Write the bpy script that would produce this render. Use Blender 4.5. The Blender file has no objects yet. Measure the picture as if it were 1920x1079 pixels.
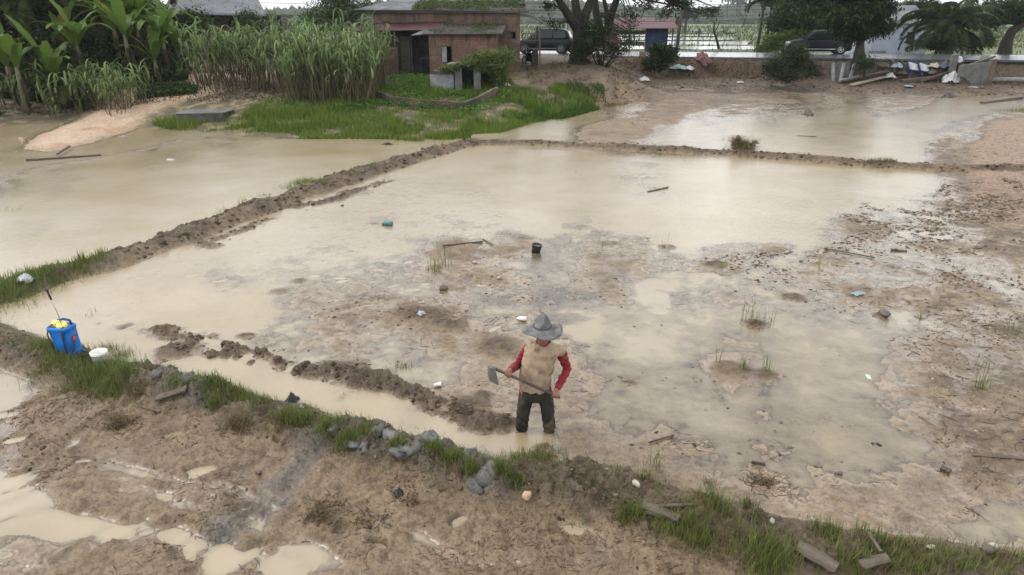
import bpy, bmesh, math, random
import numpy as np
from mathutils import Vector, Matrix, Euler
PI = math.pi
random.seed(7)
RNG = np.random.default_rng(11)
SC = bpy.context.scene
COL = SC.collection
# ------------------------------------------------------------------ camera model
F = 1280.0; PITCH = math.atan(501.5/F); H = 4.5
CP, SP = math.cos(PITCH), math.sin(PITCH)
def ray(px, py):
    a = (px-960)/F; b = (py-539.5)/F
    return (a, CP-b*SP, -SP-b*CP)
def atz(px, py, z=0.0):
    d = ray(px, py); t = (z-H)/d[2]
    return Vector((d[0]*t, d[1]*t, z))
def W(px, py, Y):
    d = ray(px, py); t = Y/d[1]
    return Vector((d[0]*t, Y, H+d[2]*t))
def proj(X, Y, Z):
    zc = Y*CP-(Z-H)*SP; yc = Y*SP+(Z-H)*CP
    return 960+F*X/zc, 539.5-F*yc/zc
# ------------------------------------------------------------------ noise
_T = np.random.default_rng(3).random((256, 256))
def vn(x, y):
    xi = np.floor(x).astype(np.int64); yi = np.floor(y).astype(np.int64)
    fx = x-xi; fy = y-yi
    fx = fx*fx*fx*(fx*(fx*6-15)+10); fy = fy*fy*fy*(fy*(fy*6-15)+10)
    a = _T[xi & 255, yi & 255]; b = _T[(xi+1) & 255, yi & 255]
    c = _T[xi & 255, (yi+1) & 255]; d = _T[(xi+1) & 255, (yi+1) & 255]
    return (a+(b-a)*fx)*(1-fy)+(c+(d-c)*fx)*fy
def fbm(x, y, o=4, s=0.0, g=0.5):
    r = 0; a = 1; t = 0; x = x+s*13.7; y = y+s*7.3
    for i in range(o):
        r = r+a*(vn(x, y)*2-1); t += a; a *= g
        x, y = x*1.62+y*1.21+5.1, y*1.62-x*1.21+1.7
    return r/t
def billow(x, y, o=4, s=0.0):
    r = 0; a = 1; t = 0; x = x+s*13.7; y = y+s*7.3
    for i in range(o):
        r = r+a*np.abs(vn(x, y)*2-1); t += a; a *= .5
        x, y = x*1.62+y*1.21+5.1, y*1.62-x*1.21+1.7
    return r/t
def ss(a, b, x):
    t = np.clip((x-a)/(b-a), 0, 1); return t*t*(3-2*t)
def pdist(X, Y, pts):
    """distance to a polyline and the position along it"""
    D = np.full(X.shape, 1e9); S = np.zeros(X.shape); L = 0
    for (ax, ay), (bx, by) in zip(pts[:-1], pts[1:]):
        dx, dy = bx-ax, by-ay; l2 = dx*dx+dy*dy; l = math.sqrt(l2)
        t = np.clip(((X-ax)*dx+(Y-ay)*dy)/l2, 0, 1)
        d = np.hypot(X-ax-t*dx, Y-ay-t*dy)
        m = d < D; D = np.where(m, d, D); S = np.where(m, L+t*l, S); L += l
    return D, S
def inpoly(X, Y, poly):
    c = np.zeros(X.shape, bool); n = len(poly)
    for i in range(n):
        x1, y1 = poly[i]; x2, y2 = poly[(i+1) % n]
        if y1 == y2: continue
        c ^= ((y1 > Y) != (y2 > Y)) & (X < (x2-x1)*(Y-y1)/(y2-y1)+x1)
    return c
def pw(pts, z=0.0):
    return [tuple(atz(a, b, z)[:2]) for a, b in pts]
# ------------------------------------------------------------------ terrain
L2 = .16                                   # water level of the field behind the far bund
BA = pw([(-250, 600), (0, 545), (60, 523), (200, 486), (330, 443), (450, 400), (560, 360), (700, 317), (800, 287), (880, 266)], .1)
BB = pw([(-400, 570), (-200, 595), (0, 630), (80, 664), (180, 690), (300, 716), (450, 757), (600, 804), (750, 846), (880, 886), (960, 902), (1080, 905),
         (1180, 932), (1300, 965), (1450, 1005), (1650, 1048), (1920, 1080), (2300, 1120)], .12)
BC = pw([(880, 266), (1000, 266), (1130, 274), (1380, 286), (1550, 300), (1700, 310), (1860, 320), (2050, 328)], .1)
BD = pw([(300, 622), (380, 638), (430, 652), (470, 660), (540, 683), (640, 698), (750, 722), (830, 758), (890, 782), (950, 790)], .04)
BD2 = pw([(385, 458), (430, 440), (500, 408), (560, 388), (620, 375), (665, 358), (720, 335)], .03)
BE = pw([(-300, 420), (0, 338), (80, 312), (160, 302), (260, 283), (340, 262)], 0)
RUTS = [(pw([(-60, 930), (60, 885), (150, 815), (230, 765), (300, 735)], .03), .07, .05), (pw([(-80, 790), (40, 770), (120, 742), (200, 700)], .03), .06, .04), (pw([(380, 1090), (470, 1000), (540, 920), (590, 860)], .03), .12, .05), (pw([(-80, 985), (80, 930), (260, 915), (420, 960), (560, 1010), (700, 1085)], .03), .08, .03), (pw([(200, 870), (330, 900), (480, 935), (620, 990)], .03), .07, .025), (pw([(640, 920), (760, 990), (900, 1060)], .03), .09, .03), (pw([(60, 1090), (200, 1000), (330, 950)], .03), .07, .03)]
CLAY = pw([(250, 690), (320, 708), (380, 722)], .25)
CLAY2 = pw([(640, 800), (700, 818), (790, 842), (870, 872), (930, 890)], .2)
CLAY3 = pw([(600, 830), (560, 880), (500, 940), (430, 990)], .05)
SAND = pw([(30, 275), (60, 250), (130, 225), (220, 205), (300, 194), (400, 184), (480, 186), (500, 200), (430, 207), (345, 215), (290, 225), (250, 240), (180, 262), (90, 280)], .12)
YCX = np.array([p[0] for p in BC]); YCY = np.array([p[1] for p in BC])
X0C = BC[0][0]
SUB = pw([(-600, 480), (-300, 520), (40, 560), (100, 590), (60, 620), (-300, 560)], 0)
FOOT = [(0, 238), (120, 226), (280, 240), (420, 250), (520, 263), (730, 263), (860, 262), (960, 250), (1010, 232), (1080, 214), (1150, 195)]
FX = np.array([atz(a, b, .1).x/atz(a, b, .1).y for a, b in FOOT]); FY = np.array([atz(a, b, .1).y for a, b in FOOT])
ROAD_Z = 2.05
def road_near(X): return 54.7-.2155*X
CT = """50 400 -6 1;200 350 -7 1;400 320 -8 1;600 300 -8 1;100 460 -7 1;300 400 -8 1;500 350 -8 1;740 285 -6 1;0 345 -.5 1.5;30 310 -3 1;0 290 -3 1
250 268 -3 1.5;420 258 -2 2;60 430 -3 1.5;150 285 -4 1;60 255 -5 1;200 295 -5 1;110 330 -2 1;300 298 -1.5 1.5
900 300 -7 1;1100 320 -7 1;1200 345 -1.6 1.5;1350 340 -8 1;1500 330 -7 1;1700 330 -5 1;1000 380 -6 1;1200 400 -6 1;1400 400 -7 1;1550 370 -4 1.5
1300 450 -5 1;1480 450 -3.5 1;850 380 -2.5 1.5;750 370 -1.6 1.5;700 430 -1 1.5;620 430 -1 1.5;600 380 -1.5 1;900 430 -2 1.5;450 460 -2.5 1;300 510 -3 1
180 560 -4 1;350 570 -5 1;450 580 -4 1;250 600 -4 1;80 590 -5 1;420 520 -.6 1.4;550 500 -.4 1.5;600 560 .8 1.5;700 520 .5 2;650 620 1 1.5;560 620 -.3 1.5
500 640 -.2 1;700 680 -.4 1;820 700 -.2 1.2;850 640 1.7 1.5;760 590 2.2 2;870 480 1.8 1.5;900 520 1.7 1.8;960 470 1.2 1.5;1010 500 -1.2 1;1050 560 -.8 1.3
920 565 -.5 1.3;1120 450 -.4 2;1200 470 1 2;1120 520 1 1.5;1250 480 -.6 1.5;1250 560 -1.8 1;1100 620 -1.5 1;1100 700 -.8 1;1200 650 -1 1;1300 700 -.6 1
1300 560 -.8 1.2;1350 490 .6 2;1450 480 0 1.5;1500 560 -.6 1.2;1350 690 1 1.5;1500 650 -.8 1;1600 650 -.8 1;1700 650 -.5 1.2;1600 560 1 2;1550 500 .7 2
1680 480 -.5 1.5;1500 750 -.7 1;1300 800 -.6 1;1200 850 -.3 1.2;1100 800 .5 1.2;1030 640 1 1.5;1600 800 -.6 1;1700 850 -.6 1;1500 880 -.2 1.2;1400 900 .7 1.5
1600 950 1 1.5;1750 930 -.2 1.2;1880 980 -1 1;1850 780 2.5 2;1800 700 1.8 2;1900 650 2 2;1800 560 1 2.5;1900 520 .4 2.5;1700 430 -.4 2.5;1620 440 1 2
1800 400 1.5 2.5;1900 380 4 2;1750 470 .6 2.5;1850 870 2 2;1900 330 14 3;1860 280 10 3;1910 240 16 2;1960 800 3 2;2100 600 5 2;2100 1000 4 3;2200 400 14 3
250 650 -4 1;400 690 -5 1;550 730 -5 1;700 770 -5 1;850 808 -5 1;960 825 -3 1;1010 815 -3 1;150 620 -4 1;900 760 1 1.5;880 735 .5 1;1060 770 .4 1;930 700 1 1.2
30 700 -1.8 1;40 740 -1.8 1;-60 720 -1 1;120 760 5 2;250 820 6 2;400 830 6 2;20 850 -1.5 1.5;100 850 1 2;-40 915 -5 1;0 940 -5 1;60 952 -4 1;120 972 -5 1;170 980 -5 1;220 990 -4 1;280 985 -3.5 1;330 1003 -4 1;380 1018 -4 1;430 1030 -5 1;500 1030 -4 1;550 1050 -4 1;480 1010 3 2;240 950 4 2;140 930 3 2;400 975 4 2;200 1035 4 2;320 1045 4 2;60 1040 -1 1.5;150 1060 3 1.5;300 1050 4 1;240 880 -1.5 1;300 920 -.2 2;380 905 -.5 2;450 920 -.8 2;300 970 3 2;200 930 4 2
520 970 -.3 2;600 930 5 2;650 980 5 2;700 1020 4 2;750 960 5 2;800 920 5 2;780 1020 -.8 1;900 950 -.4 1.5;850 1000 2 2;960 1000 4 2;940 1060 .3 2
1080 1010 -3 1;1110 1040 -2 1.5;1030 1030 3 2;1180 1000 6 2;1000 950 5 2;1250 1050 6 2;1400 1070 6 2;-200 900 3 2;-200 760 3 2;300 1150 3 2;900 1150 3 2;1500 1150 6 2
1100 215 -3 1;1180 195 -3 1;1020 240 -3 1;1130 250 3 1;1250 210 5 1;1200 235 4 2;1300 190 8 3;1400 180 8 3;1250 255 -2 1;1300 245 -4 1;1400 230 -4 1
1500 240 -6 1;1600 250 -6 1;1700 240 -5 1;1450 260 -6 1;1600 220 -5 1;1750 210 -4 1;1830 190 -4 1;1880 200 -3 1;1500 200 -.5 1;1450 210 .8 2;1520 175 -3 1
1600 185 -1.5 1;1650 200 1 1.5;1720 190 1.5 1.5;1560 160 5 2;1700 165 6 2;1850 170 1 2;1900 222 2 2;1800 250 -.5 1;1780 280 3 2;1690 285 -4 1;1350 160 12 3;1200 170 10 3
2050 230 15 3;2050 180 3 2;1560 185 .6 2;1470 190 1.5 2;1380 205 2 2;1340 225 -1 2"""
CT = np.array([[float(v) for v in q.split()] for q in CT.replace('\n', ';').split(';')])
# footprints and hollows: px, py, half length, half width, angle, depth
PITS = [(380, 884, .17, .13, .3, .09), (335, 815, .24, .10, .35, .07), (708, 1026, .12, .055, -.2, .09), (524, 832, .07, .12, .3, .09), (548, 838, .15, .06, .6, .08), (90, 838, .13, .08, .2, .08),
        (30, 826, .14, .08, .5, .07), (312, 755, .12, .07, .4, .06), (155, 866, .1, .06, .1, .05), (640, 1000, .12, .07, 1.0, .06), (455, 960, .1, .06, .2, .05), (860, 980, .14, .08, .8, .05),
        (1090, 960, .12, .07, .3, .06), (820, 900, .1, .06, 1.2, .05)]
_r = random.Random(5)
for i in range(34):
    PITS.append((_r.uniform(-150, 1250), 780+_r.random()**.8*330, _r.uniform(.06, .15), _r.uniform(.035, .07), _r.uniform(0, 3.1), _r.uniform(.008, .02)))
for i in range(60):
    PITS.append((_r.uniform(350, 950), _r.uniform(380, 640), _r.uniform(.1, .2), _r.uniform(.05, .09), _r.uniform(-.2, .9), _r.uniform(.01, .025)))
PITS = [(atz(a, b, 0).x, atz(a, b, 0).y, l, w, an, d) for a, b, l, w, an, d in PITS]
def level(X, Y):
    yc = np.interp(X, YCX, YCY)
    return np.where((X > X0C) & (Y > yc), L2, 0.0)
def terrain(X, Y, attrs=False):
    X = np.atleast_1d(np.asarray(X, float)); Y = np.atleast_1d(np.asarray(Y, float))
    L = level(X, Y)
    Yc = np.minimum(Y, 75.)
    u, v = proj(X*Yc/Y, Yc, L)
    num = np.zeros(X.shape); nua = np.zeros(X.shape); den = np.zeros(X.shape)
    # the warp breaks up the straight Voronoi-like seams of the interpolation
    uw = u+22*fbm(X*.9, Y*.9, 3, 1)*np.clip(8/Y, .25, 1)*2; vw = v+14*fbm(X*.9, Y*.9, 3, 2)*np.clip(8/Y, .2, 1)*2
    for cx, cy, h, a in CT:
        w = 1/(((uw-cx)**2+(1.6*(vw-cy))**2)**1.6+400.)
        num += w*h; nua += w*a; den += w
    h = num/den; am = nua/den
    h = h+1.5*ss(760, 900, vw)*ss(1400, 1200, u)*(h > -2.7)+.35*ss(1000, 1150, u)*(v < 900)*(h < 0)*(h > -1.3)
    film = np.clip(ss(1080, 1160, uw)*ss(1720, 1640, uw)*ss(560, 620, vw)*ss(930, 860, vw)+ss(260, 360, uw)*ss(860, 740, uw)*ss(360, 400, vw)*ss(580, 520, vw), 0, 1)*(L < .01)
    h = h-.55*film*(h < 1); am = am*(1-.4*film)
    n = fbm(X*1.1, Y*1.1, 5, 3, .6)*1.25+fbm(X*5, Y*5, 5, 4, .62)*.85
    z = L+(h+am*n*1.25)*.01
    nf = fbm(X*14, Y*14, 4, 5, .6)
    dry = ss(-1.0, 3.0, h+am*n)
    rough = ss(.9, 2.1, am)
    low = ss(.0, .4, Y*0+(v-700)/200)*(u < 1300)
    z += dry*(.004+.014*rough)*nf+dry*rough*((.022+.045*low)*(billow(X*5, Y*5, 5, 6)-.3)+.03*low*np.maximum(billow(X*12, Y*12, 3, 66)-.3, 0))
    for pts, wd, dp in RUTS:
        D, S = pdist(X, Y, pts); D = D+.09*fbm(X*2.2, Y*2.2, 3, 77)
        z += -dp*np.exp(-(D/wd)**2)*(.6+.6*fbm(S*1.5, S*0, 2, 78))+dp*.9*np.exp(-((D-wd*1.9)/(wd*.7))**2)*(.4+billow(X*7, Y*7, 3, 79))
    for px, py, l, w, an, d in PITS:
        m = (np.abs(X-px) < .5) & (np.abs(Y-py) < .5)
        if not m.any(): continue
        xx = X[m]-px; yy = Y[m]-py
        a = (xx*math.cos(an)+yy*math.sin(an))/l; b = (-xx*math.sin(an)+yy*math.cos(an))/w
        r = np.sqrt(a*a+b*b)*(1+.25*fbm(xx*9+px, yy*9, 2, 7))
        z[m] += -d*(1-ss(.55, 1.05, r))+d*.28*np.exp(-((r-1.25)/.22)**2)
    near = Y < 75
    dark = np.zeros(X.shape); clay = np.zeros(X.shape); veg = np.zeros(X.shape); sand = np.zeros(X.shape); orange = np.zeros(X.shape)
    bn = billow(X*4.5, Y*4.5, 4, 8); bn2 = billow(X*11, Y*11, 3, 9)
    wob = .18*fbm(X*1.6, Y*1.6, 3, 10)
    def bund(pts, hw, ht, sh=.5, k=1.0, dk=1.0):
        nonlocal z, dark
        D, S = pdist(X, Y, pts)
        D = D+wob*k
        p = 1-ss(hw*sh, hw*1.25, D)
        top = ht*(.8+.35*fbm(S*.9, S*0+D*.3, 2, 11))+(bn-.33)*.13*k+(billow(X*9, Y*9, 3, 20)-.3)*.11*k
        z = np.where(p > 0, z*(1-p)+np.maximum(z, L*0+top)*p, z)
        dark = np.maximum(dark, p*dk)
        return p, S, D
    pA, sA, dA = bund(BA, .46, .23, .3, .9)
    pB, sB, dB = bund(BB, .42, .20, .3, .75)
    pC, sC, dC = bund(BC, .24, .215, .35, .4)
    bund(BE, .22, .015, .2, .4, .35)
    # loose heaps of dug clods beside the channel
    D, S = pdist(X, Y, BD); D = D+wob*1.2
    p = (1-ss(.08, .30+.10*np.sin(S*2.3), D))*ss(-.42, .0, fbm(X*2.2, Y*2.2, 3, 80)+.1)
    bn3 = billow(X*8.5, Y*8.5, 4, 19)
    z = np.where(p > 0, z+p*(.008+.10*np.maximum(bn-.18, 0)*1.6+.11*np.maximum(bn3-.12, 0)+.03*bn2), z); dark = np.maximum(dark, p)
    D, S = pdist(X, Y, BD2); D = D+wob*1.4
    p = (1-ss(.10, .42, D))*ss(-.3, .15, fbm(X*1.3, Y*1.3, 3, 81)); z = np.where(p > 0, z+p*(.03+.14*np.maximum(bn3-.1, 0)), z); dark = np.maximum(dark, p)
    for pts, hw, hh in ((CLAY, .3, .06), (CLAY2, .3, .05), (CLAY3, .22, .0)):
        D, S = pdist(X, Y, pts); p = 1-ss(hw*.4, hw*1.2, D+wob)
        z += p*(hh*(.5+2.2*bn)); clay = np.maximum(clay, p*(.55+.6*fbm(X*3, Y*3, 3, 12)))
        if hh: dark = dark*(1-p*.4)
    # earth heap right of the man on the near bund
    hp = atz(1110, 905, .1); r = np.hypot((X-hp.x)/.62, (Y-hp.y)/.42)
    p = 1-ss(.3, 1.1, r+wob); z += p*(.05+.16*bn); dark = np.maximum(dark, p*.9)
    # small raised clod islands
    for cx, cy, rr, hh in ((1415, 606, .26, .09), (1375, 690, .34, .05), (1140, 455, .3, .03), (1650, 590, .16, .05), (460, 628, .2, .05), (700, 418, .2, .02), (905, 740, .2, .03),
                           (930, 650, .42, .06), (800, 585, .5, .05), (840, 610, .3, .05), (185, 605, .12, .05), (235, 610, .3, .05), (270, 620, .2, .05), (340, 655, .5, .09), (1255, 462, .3, .05),
                           (1440, 700, .25, .04), (1480, 555, .3, .04), (1340, 495, .3, .05), (640, 745, .12, .03), (880, 760, .35, .05), (940, 800, .2, .05), (1020, 838, .18, .04), (1180, 715, .1, .03), (560, 525, .2, .03), (350, 560, .3, .0), (520, 545, .2, .02)):
        q = atz(cx, cy, .02); r = np.hypot(X-q.x, (Y-q.y)*1.2)/rr
        p = 1-ss(.3, 1.15, r+wob*2.2); z += p*hh*(.25+1.5*bn); dark = np.maximum(dark, p*.75)
    # sand bar
    s_in = inpoly(X+wob*2, Y+wob*4, SAND); D, S = pdist(X, Y, SAND+[SAND[0]])
    e = np.where(s_in, 1, -1)*D; p = ss(-.35, .9, e)
    z = np.where(p > 0, z*(1-p)+np.maximum(z, .10+.06*ss(0, 2.5, e)+.02*n)*p, z); sand = p
    # rise to the house, the right bank and the road embankment
    a = X/Y
    yf = np.interp(a, FX, FY)
    Yn = road_near(X)
    tR = ss(5.0, 10.5, X)
    zl = 1.5*ss(0, 1, (Y-yf)/np.maximum(41.5-yf, 3))**.9+.06*fbm(X*.8, Y*.8, 4, 14)*ss(0, 2, Y-yf)
    zl += .45*ss(46, 50, Y)+.0
    zl += .35*np.exp(-((X-4.2)**2/9+(Y-45.5)**2/8))*1.0
    yb = Yn-1.9+.7*fbm(X*.5, X*0, 3, 15)
    bank = ss(0, 1, (Y-yb)/1.6)
    zr = .50*ss(0, 1, (Y-(yb-4.5))/4.6)+1.22*bank+bank*(1-bank)*2.6*(fbm(X*1.3, Y*1.3, 4, 16))+.14*(billow(X*1.7, Y*1.7, 3, 18)-.3)*ss(0, 1, (Y-(yb-3))/3)
    rise = zl*(1-tR)+zr*tR
    z = z+np.where(near, rise, 0)
    emb = ss(0, 1, (Y-(Yn-1.0))/1.0)
    z = np.where(emb > 0, z*(1-emb)+np.maximum(z*0+ROAD_Z-.22, 0)*emb, z)
    und = ss(29, 31, X)*ss(-1.1, -.75, Y-Yn)*(1-ss(-.2, .1, Y-Yn))        # washed-out edge under the road at the right
    z = z-und*.55
    back = ss(9.0, 12.5, Y-Yn)
    z = z*(1-back)+(1.4+.03*fbm(X*.2, Y*.2, 3, 17))*back
    z = np.where(Y > 90, 1.4-ss(90, 120, Y)*.1, z)
    if not attrs: return z
    hw = z-L
    slope = ss(1, 5, Y-yf)*(1-tR)
    banky = np.clip(tR*ss(-9, -2, Y-Yn+2*n)+ss(-.5, 2.5, X+n)*ss(27, 33, Y)*slope*.95+.55*ss(3, 9, X)*ss(28, 40, Y)*ss(-.3, .4, n)*(u < 1520), 0, 1)*(1-back)
    veg = np.clip((1-tR)*ss(0, 1.0, Y-yf)*(1-ss(0, 4, X)), 0, 1)*(1-sand)
    veg = np.maximum(veg, back)
    orange = ss(31, 33, X)*ss(-3, -.2, Y-Yn)+ss(2, 7, hw*100)*ss(1700, 1830, u+60*n)*(v > 200)*(v < 430)
    return z, dict(hw=hw, dark=dark, clay=np.clip(clay, 0, 1), veg=veg, sand=sand, orange=np.clip(orange, 0, 1), bank=banky, back=back, dry=dry, u=u, v=v, bn=bn, nf=nf, n=n, L=L, tR=tR, pA=pA, pB=pB, pC=pC)
def gz(x, y): return float(terrain([x], [y])[0])
_Ys = np.exp(np.linspace(math.log(3.2), math.log(140), 1500))
def G(px, py):
    """where the ray of a photo point meets the ground"""
    d = ray(px, py); t = _Ys/d[1]
    zz = terrain(d[0]*t, _Ys); rz = H+d[2]*t
    i = int(np.argmax(rz < np.maximum(zz, 0)))
    if rz[i] > zz[i] and zz[i] > 0: i = len(_Ys)-1
    return Vector((d[0]*t[i], _Ys[i], float(zz[i])))
# ------------------------------------------------------------------ mesh helpers
def mesh_np(name, V, Fa, n, smooth=False):
    """V (N,3), Fa (M,n) faces of n corners"""
    V = np.asarray(V, np.float32); Fa = np.asarray(Fa, np.int32)
    me = bpy.data.meshes.new(name)
    me.vertices.add(len(V)); me.vertices.foreach_set('co', V.ravel())
    me.loops.add(Fa.size); me.loops.foreach_set('vertex_index', Fa.ravel())
    me.polygons.add(len(Fa)); me.polygons.foreach_set('loop_start', np.arange(0, Fa.size, n, dtype=np.int32))
    me.polygons.foreach_set('loop_total', np.full(len(Fa), n, np.int32))
    if smooth: me.polygons.foreach_set('use_smooth', np.ones(len(Fa), bool))
    me.update(calc_edges=True); me.validate()
    return me
def attr(me, name, arr):
    a = me.attributes.new(name, 'FLOAT', 'POINT'); a.data.foreach_set('value', np.asarray(arr, np.float32))
class MB:
    """collects shapes and links them as one mesh object"""
    def __init__(s): s.v = []; s.f = []
    def add(s, v, f, M=None):
        k = len(s.v)
        for p in v:
            p = Vector(p); s.v.append(tuple(M @ p if M else p))
        s.f += [tuple(i+k for i in q) for q in f]; return s
    def box(s, c, d, M=None, taper=(1, 1), rot=None, bev=0):
        x, y, z = d[0]/2, d[1]/2, d[2]/2; tx, ty = taper
        v = [(-x, -y, -z), (x, -y, -z), (x, y, -z), (-x, y, -z), (-x*tx, -y*ty, z), (x*tx, -y*ty, z), (x*tx, y*ty, z), (-x*tx, y*ty, z)]
        R = Matrix.Translation(c) @ (Euler(rot).to_matrix().to_4x4() if rot else Matrix.Identity(4))
        if M: R = M @ R
        return s.add(v, [(0, 3, 2, 1), (4, 5, 6, 7), (0, 1, 5, 4), (1, 2, 6, 5), (2, 3, 7, 6), (3, 0, 4, 7)], R)
    def tube(s, pts, r, n=8, cap=True):
        pts = [Vector(p) for p in pts]
        if not hasattr(r, '__len__'): r = [r]*len(pts)
        k = len(s.v); up = None
        for i, p in enumerate(pts):
            t = (pts[min(i+1, len(pts)-1)]-pts[max(i-1, 0)])
            if t.length < 1e-9: t = Vector((0, 0, 1))
            t.normalize()
            if up is None: up = t.orthogonal().normalized()
            up = (up-t*up.dot(t))
            if up.length < 1e-6: up = t.orthogonal()
            up.normalize(); w = t.cross(up)
            for j in range(n):
                a = 2*PI*j/n; s.v.append(tuple(p+(up*math.cos(a)+w*math.sin(a))*r[i]))
        for i in range(len(pts)-1):
            for j in range(n):
                a = k+i*n+j; b = k+i*n+(j+1) % n; s.f.append((a, b, b+n, a+n))
        if cap: s.f.append(tuple(range(k+n-1, k-1, -1))); q = k+(len(pts)-1)*n; s.f.append(tuple(range(q, q+n)))
        return s
    def rings(s, R, cap=True):
        """R: list of rings, each a list of points of equal count"""
        k = len(s.v); n = len(R[0])
        for r in R: s.v += [tuple(p) for p in r]
        for i in range(len(R)-1):
            for j in range(n):
                a = k+i*n+j; b = k+i*n+(j+1) % n; s.f.append((a, b, b+n, a+n))
        if cap: s.f.append(tuple(range(k+n-1, k-1, -1))); q = k+(len(R)-1)*n; s.f.append(tuple(range(q, q+n)))
        return s
    def lathe(s, prof, c=(0, 0, 0), n=20, cap=True):
        return s.rings([[(c[0]+r*math.cos(2*PI*j/n), c[1]+r*math.sin(2*PI*j/n), c[2]+z) for j in range(n)] for r, z in prof], cap)
    def ball(s, c, r, n=10, m=7):
        if not hasattr(r, '__len__'): r = (r, r, r)
        return s.rings([[(c[0]+r[0]*math.sin(PI*i/m)*math.cos(2*PI*j/n), c[1]+r[1]*math.sin(PI*i/m)*math.sin(2*PI*j/n), c[2]-r[2]*math.cos(PI*i/m)) for j in range(n)] for i in range(m+1)][1:-1])
    def prism(s, poly, y0, y1, ax='y'):
        """poly in (x,z), pushed along y"""
        n = len(poly); k = len(s.v)
        for y in (y0, y1):
            for a, b in poly: s.v.append((a, y, b) if ax == 'y' else (y, a, b))
        s.f.append(tuple(range(k, k+n))); s.f.append(tuple(range(k+2*n-1, k+n-1, -1)))
        for i in range(n): s.f.append((k+i, k+n+i, k+n+(i+1) % n, k+(i+1) % n))
        return s
    def mesh(s, name, smooth=False):
        me = bpy.data.meshes.new(name); me.from_pydata(s.v, [], s.f); me.update()
        bm = bmesh.new(); bm.from_mesh(me); bmesh.ops.recalc_face_normals(bm, faces=bm.faces); bm.to_mesh(me); bm.free()
        if smooth:
            for p in me.polygons: p.use_smooth = True
        return me
    def build(s, name, m, parent=None, smooth=False, bevel=0, **k):
        return obj(name, s.mesh(name, smooth), m, parent, bevel=bevel, **k)
def obj(name, me, m=None, parent=None, bevel=0, **k):
    o = bpy.data.objects.new(name, me); COL.objects.link(o)
    if m: me.materials.append(m)
    if parent:
        o.parent = parent
    if bevel:
        b = o.modifiers.new('bevel', 'BEVEL'); b.width = bevel; b.segments = 2; b.limit_method = 'ANGLE'
    for a, b in k.items(): o[a] = b
    return o
def thing(name, label, cat, loc=(0, 0, 0), rz=0, group=None):
    o = bpy.data.objects.new(name, None); COL.objects.link(o)
    o.location = loc; o.rotation_euler = (0, 0, rz); o['label'] = label; o['category'] = cat
    if group: o['group'] = group
    o.empty_display_size = .2
    return o
def tag(o, label, cat, group=None, kind=None):
    o['label'] = label; o['category'] = cat
    if group: o['group'] = group
    if kind: o['kind'] = kind
    return o
def dup(root, loc, rz=0, sc=None, label=None):
    def cp(o, par):
        c = o.copy(); COL.objects.link(c); c.parent = par
        for ch in [q for q in COL.objects if q.parent == o]: cp(ch, c)
        return c
    r = cp(root, None); r.location = loc; r.rotation_euler = (0, 0, rz)
    if sc: r.scale = (sc, sc, sc) if not hasattr(sc, '__len__') else sc
    if label: r['label'] = label
    return r
# ------------------------------------------------------------------ foliage helpers
def rnd(n, a=0, b=1): return a+(b-a)*RNG.random(n)
def leaf_mesh(name, C, size, wid=.45, up=.5, D=None, bend=.0):
    """pointed leaves at centres C; size scalar or (N,)"""
    C = np.asarray(C, float); N = len(C)
    d = RNG.normal(size=(N, 3)); d[:, 2] *= .7
    if D is not None: d = d*.45+D
    d /= np.linalg.norm(d, axis=1)[:, None]+1e-9
    q = RNG.normal(size=(N, 3)); q[:, 2] = np.abs(q[:, 2])+up
    w = np.cross(d, q); w /= np.linalg.norm(w, axis=1)[:, None]+1e-9
    s = (np.ones(N)*size*rnd(N, .6, 1.3))[:, None]
    V = np.stack([C-d*s*.5, C+w*s*wid*.5+d*s*.05, C+d*s*.5-np.array([0, 0, 1])*s*bend, C-w*s*wid*.5+d*s*.05], 1).reshape(-1, 3)
    Fa = np.arange(4*N).reshape(-1, 4)
    return mesh_np(name, V, Fa, 4)
def blade_arrays(P, h, w, lean=.35, seg=3, droop=0.0, az=None):
    P = np.asarray(P, float); N = len(P)
    h = np.ones(N)*h; w = np.ones(N)*w
    az = rnd(N, 0, 2*PI) if az is None else az
    ld = np.stack([np.cos(az), np.sin(az), 0*az], 1); ln = rnd(N, .15, 1.0)*lean
    wa = az+PI/2+rnd(N, -.6, .6)
    wd = np.stack([np.cos(wa), np.sin(wa), 0*az], 1)
    V = []; 
    for i in range(seg+1):
        t = i/seg
        c = P+ld*(ln*h*t**1.7)[:, None]+np.array([0, 0, 1])*(h*(t-droop*t**2.6))[:, None]
        ww = (w*(1-t**1.6)*.5+w*.02)[:, None]
        V += [c-wd*ww, c+wd*ww]
    V = np.stack(V, 1); n2 = 2*(seg+1)
    f = []
    for i in range(seg): f.append([2*i, 2*i+1, 2*i+3, 2*i+2])
    f = np.array(f)[None]+(np.arange(N)*n2)[:, None, None]
    return V.reshape(-1, 3), f.reshape(-1, 4)
def blades(name, P, h, w, m, lean=.35, seg=3, droop=0., parent=None):
    V, f = blade_arrays(P, h, w, lean, seg, droop)
    return obj(name, mesh_np(name, V, f, 4), m, parent)
def clusters(n, c, r, m, spread, flat=1.0, shell=.55):
    """m leaf points round each of n centres spread through an ellipsoid"""
    d = RNG.normal(size=(n, 3)); d /= np.linalg.norm(d, axis=1)[:, None]
    rad = rnd(n, shell, 1.0)**.7
    # lobed, uneven outline
    q = c[0]*3.1+c[2]; rad = rad*(.80+.95*fbm(d[:, 0]*1.8+q, d[:, 2]*1.8+d[:, 1], 3, 70))+.09*RNG.normal(size=n)
    cc = np.array(c)+d*rad[:, None]*np.array(r)
    P = np.repeat(cc, m, 0)+RNG.normal(size=(n*m, 3))*spread*np.array([1, 1, flat])
    return P, cc
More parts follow.
